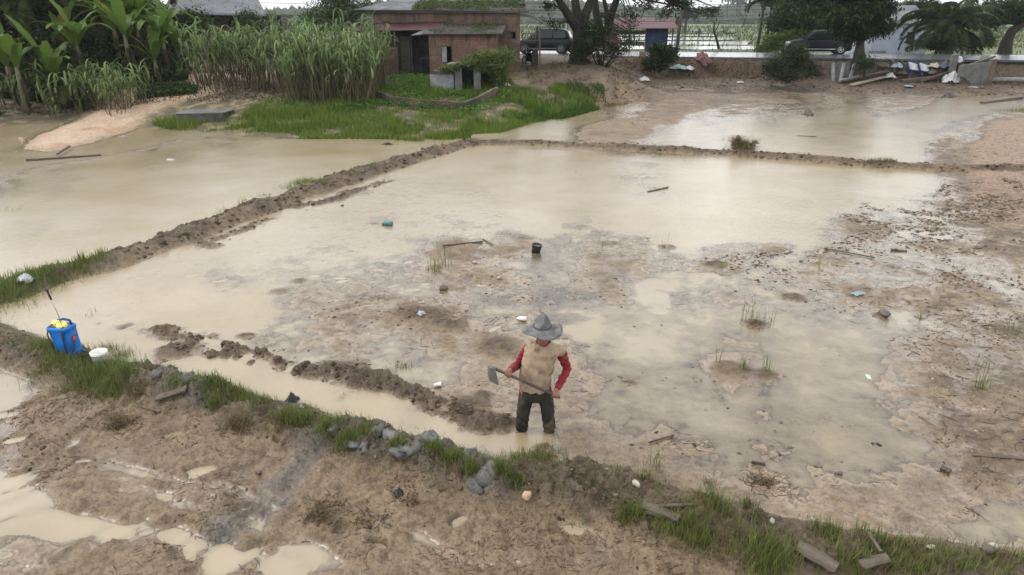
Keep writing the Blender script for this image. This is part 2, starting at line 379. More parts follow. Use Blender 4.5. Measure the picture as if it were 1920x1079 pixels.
# ------------------------------------------------------------------ materials
def newmat(name):
    m = bpy.data.materials.new(name); m.use_nodes = True; nt = m.node_tree
    for n in list(nt.nodes): nt.nodes.remove(n)
    return m, nt
def nd(nt, t, **k):
    n = nt.nodes.new(t)
    for a, b in k.items():
        if a.startswith('i_'):
            key = a[2:].replace('_', ' ')
            key = int(key) if key.isdigit() else key
            n.inputs[key].default_value = b
        else: setattr(n, a, b)
    return n
def mixc(nt, a, b, f, mode='MIX'):
    n = nd(nt, 'ShaderNodeMix', data_type='RGBA', blend_type=mode)
    for i, v in ((0, f), (6, a), (7, b)):
        if hasattr(v, 'is_linked') or hasattr(v, 'links'): nt.links.new(v, n.inputs[i])
        else: n.inputs[i].default_value = v if i == 0 else (*v[:3], 1)
    return n.outputs[2]
def ramp(nt, src, stops):
    n = nd(nt, 'ShaderNodeValToRGB'); e = n.color_ramp.elements
    while len(e) < len(stops): e.new(.5)
    for q, (p, c) in zip(e, stops):
        q.position = p; q.color = (c, c, c, 1) if not hasattr(c, '__len__') else (*c, 1)
    nt.links.new(src, n.inputs[0]); return n.outputs[0]
def noise(nt, scale, detail=4, rough=.55, vec=None, coord='Object', sc=None):
    if vec is None:
        tc = nd(nt, 'ShaderNodeTexCoord'); vec = tc.outputs[coord]
    if sc:
        mp = nd(nt, 'ShaderNodeMapping'); mp.inputs['Scale'].default_value = sc; nt.links.new(vec, mp.inputs[0]); vec = mp.outputs[0]
    n = nd(nt, 'ShaderNodeTexNoise'); n.inputs['Scale'].default_value = scale; n.inputs['Detail'].default_value = detail; n.inputs['Roughness'].default_value = rough
    nt.links.new(vec, n.inputs['Vector']); return n.outputs[0]
def bump(nt, src, strength, dist):
    b = nd(nt, 'ShaderNodeBump'); b.inputs['Strength'].default_value = strength; b.inputs['Distance'].default_value = dist
    nt.links.new(src, b.inputs['Height']); return b.outputs[0]
def out(nt, sh): o = nd(nt, 'ShaderNodeOutputMaterial'); nt.links.new(sh, o.inputs[0])
def M(name, c1, c2=None, scale=8, rough=.7, metal=0, bmp=.3, dist=.01, sc=None, c3=None, spec=.25):
    """general weathered surface"""
    m, nt = newmat(name); c2 = c2 or tuple(q*.6 for q in c1)
    f = ramp(nt, noise(nt, scale, 6, .62, sc=sc), [(.38, 0), (.62, 1)])
    col = mixc(nt, c1, c2, f)
    if c3:
        f2 = ramp(nt, noise(nt, scale*.33, 5, .6, sc=sc), [(.52, 0), (.64, 1)]); col = mixc(nt, col, c3, f2)
    p = nd(nt, 'ShaderNodeBsdfPrincipled'); nt.links.new(col, p.inputs['Base Color'])
    p.inputs['Roughness'].default_value = rough; p.inputs['Metallic'].default_value = metal; p.inputs['Specular IOR Level'].default_value = spec
    if bmp: nt.links.new(bump(nt, noise(nt, scale*4, 4, .6, sc=sc), bmp, dist), p.inputs['Normal'])
    out(nt, p.outputs[0]); return m
def leafmat(name, c1, c2, c3=None, trans=.3, rough=.5, var=2.0):
    m, nt = newmat(name)
    g = nd(nt, 'ShaderNodeNewGeometry')
    c = [(0, c1), (.6, c2)]+([(.93, c2), (1, c3)] if c3 else [(1, tuple(q*1.25 for q in c2))])
    col = ramp(nt, g.outputs['Random Per Island'], c)
    p = nd(nt, 'ShaderNodeBsdfPrincipled'); nt.links.new(col, p.inputs['Base Color']); p.inputs['Roughness'].default_value = rough
    p.inputs['Specular IOR Level'].default_value = .1
    t = nd(nt, 'ShaderNodeBsdfTranslucent'); nt.links.new(col, t.inputs[0])
    mx = nd(nt, 'ShaderNodeMixShader'); mx.inputs[0].default_value = trans
    nt.links.new(p.outputs[0], mx.inputs[1]); nt.links.new(t.outputs[0], mx.inputs[2]); out(nt, mx.outputs[0]); return m
def brickmat(name, c1, c2, mortar, stain, sc=1.0, moss=0):
    m, nt = newmat(name)
    tc = nd(nt, 'ShaderNodeTexCoord'); sp = nd(nt, 'ShaderNodeSeparateXYZ'); nt.links.new(tc.outputs['Object'], sp.inputs[0])
    ad = nd(nt, 'ShaderNodeMath', operation='ADD'); nt.links.new(sp.outputs[0], ad.inputs[0]); nt.links.new(sp.outputs[1], ad.inputs[1])
    cb = nd(nt, 'ShaderNodeCombineXYZ'); nt.links.new(ad.outputs[0], cb.inputs[0]); nt.links.new(sp.outputs[2], cb.inputs[1])
    b = nd(nt, 'ShaderNodeTexBrick'); nt.links.new(cb.outputs[0], b.inputs[0])
    b.inputs['Color1'].default_value = (*c1, 1); b.inputs['Color2'].default_value = (*c2, 1); b.inputs['Mortar'].default_value = (*mortar, 1)
    b.inputs['Scale'].default_value = 1; b.inputs['Brick Width'].default_value = .24*sc; b.inputs['Row Height'].default_value = .1*sc
    b.inputs['Mortar Size'].default_value = .014*sc; b.inputs['Mortar Smooth'].default_value = .3
    col = mixc(nt, b.outputs[0], (.6, .6, .6), ramp(nt, noise(nt, 14, 4), [(.4, 0), (.6, .5)]), 'MULTIPLY')
    st = ramp(nt, noise(nt, .8, 6, .65, sc=(1, 1, .8)), [(.42, 0), (.62, .85)])
    col = mixc(nt, col, stain, st)
    col = mixc(nt, col, tuple(min(1, q*1.5) for q in c1), ramp(nt, noise(nt, .7, 4, .6, sc=(1, 1, 2.5)), [(.52, 0), (.62, .5)]))
    st2 = ramp(nt, noise(nt, 1.6, 5, .7, sc=(2.5, 2.5, .35)), [(.5, 0), (.66, .75)])
    col = mixc(nt, col, tuple(q*.45 for q in stain), st2)
    p = nd(nt, 'ShaderNodeBsdfPrincipled'); nt.links.new(col, p.inputs['Base Color']); p.inputs['Roughness'].default_value = .85
    nt.links.new(bump(nt, b.outputs[1], -.5, .02), p.inputs['Normal'])
    out(nt, p.outputs[0]); return m
def corrugated(name, c1, c2, c3=None, pitch=.1, rough=.45, metal=.2, stain_scale=.9):
    m, nt = newmat(name)
    col = mixc(nt, c1, c2, ramp(nt, noise(nt, stain_scale, 6, .65), [(.42, 0), (.6, 1)]))
    if c3: col = mixc(nt, col, c3, ramp(nt, noise(nt, stain_scale*.8, 6, .7, sc=(1.3, .7, 1)), [(.53, 0), (.62, 1)]))
    col = mixc(nt, col, (.45, .42, .4), ramp(nt, noise(nt, 7, 5, .7, sc=(3, .4, 1)), [(.5, 0), (.62, .6)]), 'MULTIPLY')
    p = nd(nt, 'ShaderNodeBsdfPrincipled'); nt.links.new(col, p.inputs['Base Color']); p.inputs['Roughness'].default_value = rough; p.inputs['Metallic'].default_value = metal
    out(nt, p.outputs[0]); return m

def ground_mat():
    m, nt = newmat('mud')
    A = lambda n: nd(nt, 'ShaderNodeAttribute', attribute_name=n).outputs['Fac']
    C = lambda n: nd(nt, 'ShaderNodeAttribute', attribute_name=n).outputs['Color']
    col = C('albedo')
    n1 = noise(nt, 3.0, 8, .65); n2 = noise(nt, 45, 5, .7); n3 = noise(nt, 160, 3, .6)
    col = mixc(nt, col, (.62, .58, .55), ramp(nt, n1, [(.44, 0), (.66, .6)]), 'MULTIPLY')
    col = mixc(nt, col, (.42, .37, .33), ramp(nt, n2, [(.5, 0), (.64, .85)]), 'MULTIPLY')
    col = mixc(nt, col, (.5, .45, .4), ramp(nt, noise(nt, 11, 7, .75), [(.47, 0), (.6, .85)]), 'MULTIPLY')
    # sparse dark crumbs
    v = nd(nt, 'ShaderNodeTexVoronoi'); v.inputs['Scale'].default_value = 16; v.inputs['Randomness'].default_value = 1
    tc = nd(nt, 'ShaderNodeTexCoord'); nt.links.new(tc.outputs['Object'], v.inputs['Vector'])
    crumb = ramp(nt, v.outputs['Distance'], [(.05, 1), (.13, 0)])
    cm = nd(nt, 'ShaderNodeMath', operation='MULTIPLY'); nt.links.new(crumb, cm.inputs[0])
    gate = ramp(nt, noise(nt, 1.3, 5, .7), [(.46, 0), (.56, .8)]); nt.links.new(gate, cm.inputs[1])
    cm2 = nd(nt, 'ShaderNodeMath', operation='MULTIPLY'); nt.links.new(cm.outputs[0], cm2.inputs[0]); nt.links.new(A('crumb'), cm2.inputs[1])
    col = mixc(nt, col, (.06, .045, .032), cm2.outputs[0])
    p = nd(nt, 'ShaderNodeBsdfPrincipled'); nt.links.new(col, p.inputs['Base Color'])
    nt.links.new(A('rough'), p.inputs['Roughness']); p.inputs['Specular IOR Level'].default_value = .5
    ad = nd(nt, 'ShaderNodeMath', operation='MULTIPLY_ADD'); nt.links.new(n3, ad.inputs[0]); ad.inputs[1].default_value = .35; nt.links.new(n2, ad.inputs[2])
    b = nd(nt, 'ShaderNodeBump'); b.inputs['Distance'].default_value = .045; nt.links.new(ad.outputs[0], b.inputs['Height']); nt.links.new(A('bmp'), b.inputs['Strength'])
    nt.links.new(b.outputs[0], p.inputs['Normal'])
    out(nt, p.outputs[0]); return m
def water_mat():
    m, nt = newmat('muddy_water')
    dep = nd(nt, 'ShaderNodeAttribute', attribute_name='depth').outputs['Fac']
    tc = nd(nt, 'ShaderNodeTexCoord')
    murk = mixc(nt, (.295, .242, .165), (.255, .20, .118), ramp(nt, noise(nt, .35, 4, .5), [(.4, 0), (.6, 1)]))
    # fine rain-pocked surface: dimples and small capillary ripples
    r1 = noise(nt, 9, 3, .5); r2 = noise(nt, 38, 3, .55)
    v = nd(nt, 'ShaderNodeTexVoronoi'); v.inputs['Scale'].default_value = 7; nt.links.new(tc.outputs['Object'], v.inputs['Vector'])
    sn = nd(nt, 'ShaderNodeMath', operation='MULTIPLY'); nt.links.new(v.outputs['Distance'], sn.inputs[0]); sn.inputs[1].default_value = 75
    si = nd(nt, 'ShaderNodeMath', operation='SINE'); nt.links.new(sn.outputs[0], si.inputs[0])
    fa = ramp(nt, v.outputs['Distance'], [(.0, 1), (.42, 0)])
    rg = nd(nt, 'ShaderNodeMath', operation='MULTIPLY'); nt.links.new(si.outputs[0], rg.inputs[0]); nt.links.new(fa, rg.inputs[1])
    a1 = nd(nt, 'ShaderNodeMath', operation='MULTIPLY_ADD'); nt.links.new(rg.outputs[0], a1.inputs[0]); a1.inputs[1].default_value = .12; nt.links.new(r2, a1.inputs[2])
    a2 = nd(nt, 'ShaderNodeMath', operation='MULTIPLY_ADD'); nt.links.new(r1, a2.inputs[0]); a2.inputs[1].default_value = 1.6; nt.links.new(a1.outputs[0], a2.inputs[2])
    bn = bump(nt, a2.outputs[0], .55, .007)
    dif = nd(nt, 'ShaderNodeBsdfDiffuse'); nt.links.new(murk, dif.inputs[0])
    tr = nd(nt, 'ShaderNodeBsdfTransparent'); tr.inputs[0].default_value = (.97, .95, .90, 1)
    cl = ramp(nt, dep, [(0, 0), (.06, .3), (.3, .8), (1, .97)])
    m1 = nd(nt, 'ShaderNodeMixShader'); nt.links.new(cl, m1.inputs[0]); nt.links.new(tr.outputs[0], m1.inputs[1]); nt.links.new(dif.outputs[0], m1.inputs[2])
    gl = nd(nt, 'ShaderNodeBsdfGlossy'); gl.inputs['Roughness'].default_value = .16; nt.links.new(bn, gl.inputs['Normal'])
    fr = nd(nt, 'ShaderNodeFresnel'); fr.inputs['IOR'].default_value = 1.58; nt.links.new(bn, fr.inputs['Normal'])
    m2 = nd(nt, 'ShaderNodeMixShader'); nt.links.new(fr.outputs[0], m2.inputs[0]); nt.links.new(m1.outputs[0], m2.inputs[1]); nt.links.new(gl.outputs[0], m2.inputs[2])
    out(nt, m2.outputs[0]); return m
# ------------------------------------------------------------------ ground and water
def build_ground():
    ys = [2.6]
    while ys[-1] < 64: ys.append(ys[-1]*1.0036)
    while ys[-1] < 2400: ys.append(ys[-1]*1.03)
    ys = np.array(ys); s = np.linspace(-1.12, 1.12, 1000)
    Yg, Sg = np.meshgrid(ys, s, indexing='ij'); Xg = Yg*Sg
    X = Xg.ravel(); Y = Yg.ravel(); z = np.empty(X.size); at = {}
    for i in range(0, X.size, 120000):
        zz, aa = terrain(X[i:i+120000], Y[i:i+120000], True); z[i:i+120000] = zz
        for k, v in aa.items(): at.setdefault(k, []).append(v)
    at = {k: np.concatenate(v) for k, v in at.items()}
    nr, nc = Yg.shape
    I = np.arange(nr*nc).reshape(nr, nc)
    Fa = np.stack([I[:-1, :-1], I[:-1, 1:], I[1:, 1:], I[1:, :-1]], -1).reshape(-1, 4)
    me = mesh_np('ground', np.stack([X, Y, z], 1), Fa, 4, True)
    # true colours of the soils
    hw = at['hw']
    def lerp(c, d, f): return c*(1-f[:, None])+np.array(d)*f[:, None]
    c = np.tile(np.array([.200, .150, .098]), (X.size, 1))
    f = ss(-.25, .35, fbm(X*.7, Y*.7, 4, 21)); c = lerp(c, (.235, .182, .124), f)
    f = ss(.05, .5, fbm(X*2.3, Y*2.3, 4, 22)); c = lerp(c, (.125, .086, .050), f*.8)
    nn = fbm(X*3, Y*3, 4, 23)
    c = lerp(c, (.190, .138, .090), ss(700, 860, at['v']-.0*at['u'])*ss(1250, 1000, at['u'])*(.55+.4*nn)*(1-at['clay']))
    right = ss(1500, 1800, at['u'])*ss(-.15, .35, nn+.15)*(at['dry'])
    c = lerp(c, (.095, .065, .038), right*.8)
    c = c*1.24*np.array([1.02, .97, .86])
    c = lerp(c, (.46, .34, .24), at['sand'])
    c = lerp(c, (.40, .23, .125), at['sand']*ss(.05, .4, fbm(X*.5, Y*.5, 2, 24)+.35*ss(-11, -7, X)))
    c = lerp(c, (.34, .225, .145), at['orange']*.8)
    dk = np.clip(at['dark']*(1.05+.5*nn), 0, 1)*np.clip(ss(0, .04, hw), 0, 1)
    c = lerp(c, (.085, .062, .042), dk*.8*(.45+.55*ss(-.35, .1, fbm(X*2.1, Y*2.1, 4, 30))))
    c = lerp(c, (.19, .145, .10), dk*ss(.1, .5, fbm(X*7, Y*7, 3, 25))*.7)
    c = lerp(c, (.15, .152, .148), at['clay']*.85)
    c = lerp(c, (.060, .043, .028), np.clip(at['bank'], 0, 1)*.9)
    c = lerp(c, (.105, .060, .036), np.clip(at['bank'], 0, 1)*ss(-.1, .4, fbm(X*.9, Y*.9, 4, 26))*.8)
    c = lerp(c, (.06, .062, .03), at['veg']*(1-.5*at['bank'])*.85*ss(-.5, .1, nn))
    # thin clear water over ochre silt behind the farmer, and the wetter right edge of the flat
    cz = np.zeros(X.shape)
    for cx, cy, rx, ry in ((1010, 500, 42, 30), (1050, 560, 80, 26), (925, 562, 55, 14), (1060, 600, 60, 14), (1140, 520, 30, 26)):
        cz = np.maximum(cz, 1-ss(.5, 1.15, np.hypot((at['u']-cx)/rx, (at['v']-cy)/ry)+.5*nn))
    c = lerp(c, (.15, .10, .038), cz*.85)
    far = ss(60, 75, Y)
    c = lerp(c, (.085, .115, .04), far); c = lerp(c, (.13, .15, .06), far*ss(-.2, .3, fbm(X*.03, Y*.12, 4, 27)))
    c = lerp(c, (.07, .11, .035), far*ss(0, .4, fbm(X*.02+4, Y*.1, 4, 28)))
    c = c*(1-.2*ss(.002, .012, hw)*(at['tR']*0+1)*(at['veg'] < .1)*(at['sand'] < .1))[:, None]
    wet = np.exp(-np.maximum(hw, 0)/.04)*(1-at['veg'])
    c = c*(1-.26*wet[:, None])
    a = me.color_attributes.new('albedo', 'FLOAT_COLOR', 'POINT')
    a.data.foreach_set('color', np.concatenate([c, np.ones((len(c), 1))], 1).astype(np.float32).ravel())
    rough = .24+.42*ss(.001, .025, hw)+.15*at['dark']
    rough = np.where(at['veg'] > .3, .9, rough); rough = np.maximum(rough, .85*ss(.3, .8, at['bank']))
    attr(me, 'rough', np.clip(rough, .2, .95))
    attr(me, 'bmp', np.clip(.05+.5*ss(0, .04, hw)+.35*at['dark'], 0, .8))
    attr(me, 'crumb', np.clip(.35*at['dry']+ss(1450, 1700, at['u'])*.8, 0, 1)*(1-at['veg'])*(Y < 48))
    g = obj('ground', me, ground_mat()); g['kind'] = 'structure'
    # water: the same grid at its level, kept where the ground lies below it
    d = np.where(hw < .0, -hw, 0); under = (hw < .006) & (at['veg'] < .9) & (Y < 49)
    keep = under[Fa].any(1) & (at['L'][Fa].min(1) == at['L'][Fa].max(1))
    Fk = Fa[keep]; ids = np.unique(Fk); mp = np.zeros(X.size, np.int64); mp[ids] = np.arange(len(ids))
    wm = mesh_np('water', np.stack([X[ids], Y[ids], at['L'][ids]], 1), mp[Fk], 4, True)
    attr(wm, 'depth', np.clip(d[ids]/.05*(1-.75*cz[ids]), 0, 1))
    w = obj('paddy_water', wm, water_mat()); w['kind'] = 'structure'
build_ground()
# ------------------------------------------------------------------ camera, light, air
cam_d = bpy.data.cameras.new('camera'); cam = bpy.data.objects.new('camera', cam_d); COL.objects.link(cam)
cam_d.sensor_width = 36; cam_d.lens = F/1920*36; cam_d.clip_end = 6000; cam_d.clip_start = .05
cam.location = (0, 0, H); cam.rotation_euler = (PI/2-PITCH, 0, 0); SC.camera = cam
w = bpy.data.worlds.new('World'); SC.world = w; w.use_nodes = True; nt = w.node_tree
for n in list(nt.nodes): nt.nodes.remove(n)
sky = nd(nt, 'ShaderNodeTexSky', sky_type='NISHITA', sun_disc=False, sun_elevation=math.radians(54), sun_rotation=math.radians(-83), air_density=1.0, dust_density=4.0)
hs = nd(nt, 'ShaderNodeHueSaturation'); hs.inputs['Saturation'].default_value = .3; nt.links.new(sky.outputs[0], hs.inputs['Color'])
b1 = nd(nt, 'ShaderNodeBackground'); nt.links.new(hs.outputs[0], b1.inputs[0]); b1.inputs[1].default_value = .05
# the overcast deck: soft uneven cloud
tc = nd(nt, 'ShaderNodeTexCoord')
cl = noise(nt, 2.2, 5, .55, vec=tc.outputs['Generated'], sc=(1, 1, 3))
cc = ramp(nt, cl, [(.3, (.70, .73, .76)), (.7, (.90, .91, .92))])
# bright thin cloud all round, dimmer at the very horizon and straight overhead
sx = nd(nt, 'ShaderNodeSeparateXYZ'); nt.links.new(tc.outputs['Generated'], sx.inputs[0])
gr = nd(nt, 'ShaderNodeValToRGB'); nt.links.new(sx.outputs[2], gr.inputs[0]); e = gr.color_ramp.elements; e.new(.12); e.new(.45)
for q, (p_, v_) in zip(e, ((0, .42), (.10, .95), (.5, .88), (1, .58))): q.position = p_; q.color = (v_, v_, v_, 1)
gm = nd(nt, 'ShaderNodeMath', operation='MULTIPLY'); gm.inputs[1].default_value = 2.05; nt.links.new(gr.outputs[0], gm.inputs[0])
b2 = nd(nt, 'ShaderNodeBackground'); nt.links.new(gm.outputs[0], b2.inputs[1]); nt.links.new(cc, b2.inputs[0]); 
ad = nd(nt, 'ShaderNodeAddShader'); nt.links.new(b1.outputs[0], ad.inputs[0]); nt.links.new(b2.outputs[0], ad.inputs[1])
o = nd(nt, 'ShaderNodeOutputWorld'); nt.links.new(ad.outputs[0], o.inputs[0])
sd = bpy.data.lights.new('sun', 'SUN'); sd.energy = 1.4; sd.angle = math.radians(16); sd.color = (1, .96, .9)
so = bpy.data.objects.new('sun', sd); COL.objects.link(so)
so.rotation_euler = (math.radians(36), 0, math.radians(-97))
SC.view_settings.view_transform = 'Standard'; SC.view_settings.look = 'None'; SC.view_settings.exposure = .28; SC.view_settings.gamma = 1
# ------------------------------------------------------------------ the man
def remeshed(mb, vox, name, smooth=8, fac=.5, disp=None):
    me = mb.mesh('tmp'); o = bpy.data.objects.new('tmp', me); COL.objects.link(o)
    r = o.modifiers.new('r', 'REMESH'); r.mode = 'VOXEL'; r.voxel_size = vox
    s = o.modifiers.new('s', 'SMOOTH'); s.iterations = smooth; s.factor = fac
    dg = bpy.context.evaluated_depsgraph_get(); m2 = bpy.data.meshes.new_from_object(o.evaluated_get(dg)); m2.name = name
    bpy.data.objects.remove(o)
    if disp:
        n = len(m2.vertices); co = np.empty(n*3, np.float32); m2.vertices.foreach_get('co', co)
        no = np.array([v.normal[:] for v in m2.vertices]); co = co.reshape(-1, 3)
        co = co+no*disp(co)[:, None]; m2.vertices.foreach_set('co', co.astype(np.float32).ravel()); m2.update()
    for p in m2.polygons: p.use_smooth = True
    m2.materials.clear(); return m2
def limb(mb, pts, n=14):
    """tapered limb through (point, radius) with rounded joints"""
    P = [Vector(p) for p, r in pts]; R = [r for p, r in pts]
    for i in range(len(P)-1):
        k = max(3, int((P[i+1]-P[i]).length/.02))
        seg = [P[i].lerp(P[i+1], j/k) for j in range(k+1)]
        mb.tube(seg, [R[i]+(R[i+1]-R[i])*j/k for j in range(k+1)], n)
    for p, r in zip(P, R): mb.ball(p, r*.99, n, 9)
OM = Vector((.27, 6.92, 0))
def mp_(px, py, Y): return W(px, py, Y)-OM
skin_m = M('skin', (.22, .10, .06), (.16, .07, .045), 30, .5, bmp=.1, dist=.002)
tan_m = M('faded_tan_cotton', (.33, .25, .172), (.26, .19, .128), 9, .9, bmp=.35, dist=.006, c3=(.11, .075, .045))
red_m = M('red_cotton', (.20, .012, .02), (.13, .009, .015), 12, .8, bmp=.3, dist=.004, c3=(.15, .04, .03))
trou_m = M('muddy_dark_trousers', (.013, .013, .011), (.028, .024, .016), 7, .8, bmp=.4, dist=.008, c3=(.10, .072, .038))
felt_m = M('grey_felt', (.135, .133, .13), (.075, .074, .073), 14, .95, bmp=.6, dist=.006, c3=(.19, .18, .165))
iron_m = M('worn_iron', (.10, .105, .09), (.17, .16, .13), 12, .5, metal=.3, bmp=.2)
wood_dark = M('dark_wood', (.045, .035, .03), (.09, .07, .05), 10, .6, sc=(1, 1, .1))
man = thing('person', 'farmer in wide grey hat, tan shirt with red sleeves, standing in mud holding a hoe', 'person', OM)
# joints
shL = mp_(992, 651, 6.92); elL = mp_(972, 683, 7.0); wrL = mp_(956, 695, 6.74)
shR = mp_(1050, 656, 6.92); elR = mp_(1064, 692, 7.0); wrR = mp_(1043, 733, 6.74)
hA = mp_(924, 690, 6.60); hB = mp_(1049, 746, 6.70)
gripL = hA.lerp(hB, (951-924)/125); gripR = hA.lerp(hB, (1040-924)/125)
neck = mp_(1018, 645, 6.90); head = mp_(1017, 628, 6.80)+Vector((0, 0, -.045))
hipL = Vector((-.10, 0, .50)); hipR = Vector((.115, 0, .50))
kneeL = Vector((-.15, -.05, .13)); kneeR = Vector((.165, -.07, .10))
ankL = Vector((-.165, .03, -.30)); ankR = Vector((.175, .02, -.32))
body = MB()
TR = [(.50, 0.0, .165, .11, 0), (.60, .0, .155, .10, 0), (.72, .01, .15, .10, -.01), (.86, .03, .165, .11, -.02), (.98, .06, .185, .11, -.02), (1.06, .075, .175, .10, -.01), (1.10, .08, .13, .08, -.01)]
def rings(T, n=28, ex=0, fold=0):
    R = []
    for z, cx, a, b, cy in T:
        R.append([(cx+(a+ex)*math.copysign(abs(math.cos(t))**.85, math.cos(t)), cy+(b+ex)*math.copysign(abs(math.sin(t))**.85, math.sin(t)), z) for t in [2*PI*j/n for j in range(n)]])
    return R
body.rings(rings(TR))
limb(body, [(neck+Vector((0, .02, -.05)), .065), (neck, .058), (head+Vector((0, .03, -.02)), .06)])
hd = head+Vector((0, .02, .05))
body.ball(hd, (.077, .098, .115), 20, 14)
body.ball(hd+Vector((0, -.055, -.065)), (.05, .045, .05), 14, 9)           # jaw
nose = hd+Vector((0, -.10, -.012)); limb(body, [(nose+Vector((0, .012, .03)), .009), (nose+Vector((0, -.012, -.008)), .014)], 8)
for s in (-1, 1):
    body.ball(nose+Vector((s*.012, .004, -.01)), .009, 8, 6)
    body.ball(hd+Vector((s*.078, .008, -.015)), (.012, .02, .03), 10, 7)   # ears
body.ball(hd+Vector((0, -.092, -.055)), (.024, .012, .006), 10, 6); body.ball(hd+Vector((0, -.09, -.067)), (.021, .013, .008), 10, 6)
limb(body, [(shL, .052), (elL, .038), (elL.lerp(wrL, .35), .038), (wrL, .026)]); limb(body, [(shR, .052), (elR, .038), (elR.lerp(wrR, .35), .038), (wrR, .026)])
limb(body, [(hipL, .085), (kneeL, .055), (kneeL.lerp(ankL, .3), .055), (ankL, .036), (ankL+Vector((0, -.02, -.05)), .04), (ankL+Vector((0, -.16, -.07)), .03)])
limb(body, [(hipR, .085), (kneeR, .055), (kneeR.lerp(ankR, .3), .055), (ankR, .036), (ankR+Vector((0, -.02, -.05)), .04), (ankR+Vector((.02, -.16, -.07)), .03)])
def grasp(mb, c, ax, wrist, side):
    """palm and five fingers closed round a handle through c along ax"""
    ax = ax.normalized(); to = (wrist-c); to -= ax*to.dot(ax); to.normalize(); w = ax.cross(to)
    rh = .016
    kn = []
    for i in range(4):
        s = (i-1.5)*.021*side; r = (.0095, .0098, .0092, .008)[i]; rr = rh+r*.8; tot = (4.3, 4.5, 4.3, 3.9)[i]
        k0 = c+ax*s+(to*math.cos(.5)+w*math.sin(.5))*(rr+.012); kn.append(k0)
        pts = [(k0, r*1.12)]
        for a in np.linspace(.9, tot, 6): pts.append((c+ax*s+(to*math.cos(a)+w*math.sin(a))*rr, r*(1-.05*a)))
        limb(mb, pts, 8)
    for k in kn: limb(mb, [(wrist, .022), (wrist.lerp(k, .5), .017), (k, .0115)], 10)
    t0 = wrist.lerp(kn[0], .35)+ax*(-side)*.012
    rr = rh+.010
    limb(mb, [(t0, .015), (c+ax*(-side)*.034+(to*math.cos(-.7)+w*math.sin(-.7))*rr*1.2, .0115), (c+ax*(-side)*.028+(to*math.cos(-1.7)+w*math.sin(-1.7))*rr, .0105), (c+ax*(-side)*.016+(to*math.cos(-2.5)+w*math.sin(-2.5))*rr, .009)], 8)
axh = hB-hA
# the hand sits between wrist and handle
grasp(body, gripL, axh, wrL, -1); grasp(body, gripR, axh, wrR, 1)
ob = obj('body', remeshed(body, .0055, 'body', 3, .4), skin_m, man)
em_ = M('eye_white', (.6, .58, .55), (.05, .03, .02), 60, .3)
for s in (-1, 1): ey = MB(); ey.ball(hd+Vector((s*.031, -.078, .008)), .0115, 10, 7); ey.build('eye', em_, ob, True)
hr = MB(); hr.ball(hd+Vector((0, .012, .018)), (.081, .098, .11), 18, 12)
hm = remeshed(hr, .008, 'hair', 2)
bm = bmesh.new(); bm.from_mesh(hm)
bmesh.ops.delete(bm, geom=[v for v in bm.verts if v.co.z < hd.z+.02 and v.co.y < hd.y+.0], context='VERTS'); bm.to_mesh(hm); bm.free()
obj('hair', hm, M('black_hair', (.012, .01, .009), (.02, .017, .014), 60, .6), man)
# trousers
tr = MB()
tr.rings(rings([(.40, .01, .15, .115, 0), (.46, .005, .175, .13, 0), (.56, 0, .175, .125, 0), (.64, 0, .165, .115, 0)]))
for s, hp, kn, an in ((-1, hipL, kneeL, ankL), (1, hipR, kneeR, ankR)):
    limb(tr, [(hp+Vector((s*-.005, 0, -.03)), .098), (hp.lerp(kn, .5), .083), (kn, .071), (kn.lerp(an, .35), .066), (kn.lerp(an, .5), .068), (kn.lerp(an, .75), .06)], 18)
def fold1(co):
    a = np.arctan2(co[:, 1], np.abs(co[:, 0])-.14)
    return .010*fbm(a*1.6+co[:, 0]*4, co[:, 2]*9, 3, 31)+.006*np.sin(co[:, 2]*70+3*np.sin(a*2))*ss(.35, .0, co[:, 2])
obj('trousers', remeshed(tr, .011, 'trousers', 3, .5, fold1), trou_m, man)
# shirt: loose tan body, separate red sleeves
sh = MB()
sh.rings(rings([(.535, .0, .178, .125, -.01), (.58, .0, .183, .13, -.01), (.68, .0, .182, .128, -.015), (.80, .015, .186, .128, -.02), (.92, .04, .198, .13, -.02), (1.02, .065, .212, .125, -.015), (1.07, .075, .20, .112, -.01), (1.115, .078, .14, .09, -.01), (1.145, .08, .085, .075, -.015)]))
limb(sh, [(shL+Vector((.03, 0, .0)), .072), (shL+Vector((-.005, 0, -.02)), .066)]); limb(sh, [(shR+Vector((-.03, 0, 0)), .074), (shR+Vector((.004, 0, -.025)), .068)])
def fold2(co):
    a = np.arctan2(co[:, 1], co[:, 0])
    v = .011*fbm(a*3.2+co[:, 2]*1.2, co[:, 2]*3.4, 3, 32)*ss(1.12, .8, co[:, 2])*1.4
    v += .006*np.sin(a*7+4*co[:, 2]+2*fbm(a*2, co[:, 2]*3, 2, 35))*ss(.9, .55, co[:, 2])+.008*np.abs(np.sin(co[:, 0]*16+co[:, 2]*22))*ss(.25, .0, np.abs(co[:, 2]-.78))-.004
    v += .010*fbm(co[:, 0]*11+co[:, 2]*6, co[:, 2]*9-co[:, 0]*7, 3, 33); return v
obj('shirt', remeshed(sh, .009, 'shirt', 4, .5, fold2), tan_m, man)
cl = MB()
cl.rings([[(.08+.074*math.cos(t)*k, -.018+.068*math.sin(t)*k, z+.012*math.sin(t)) for t in [2*PI*j/24 for j in range(24)]] for z, k in ((1.128, 1.13), (1.15, 1.12), (1.156, .98), (1.145, .9))], False)
cl.build('collar', red_m, man, True)
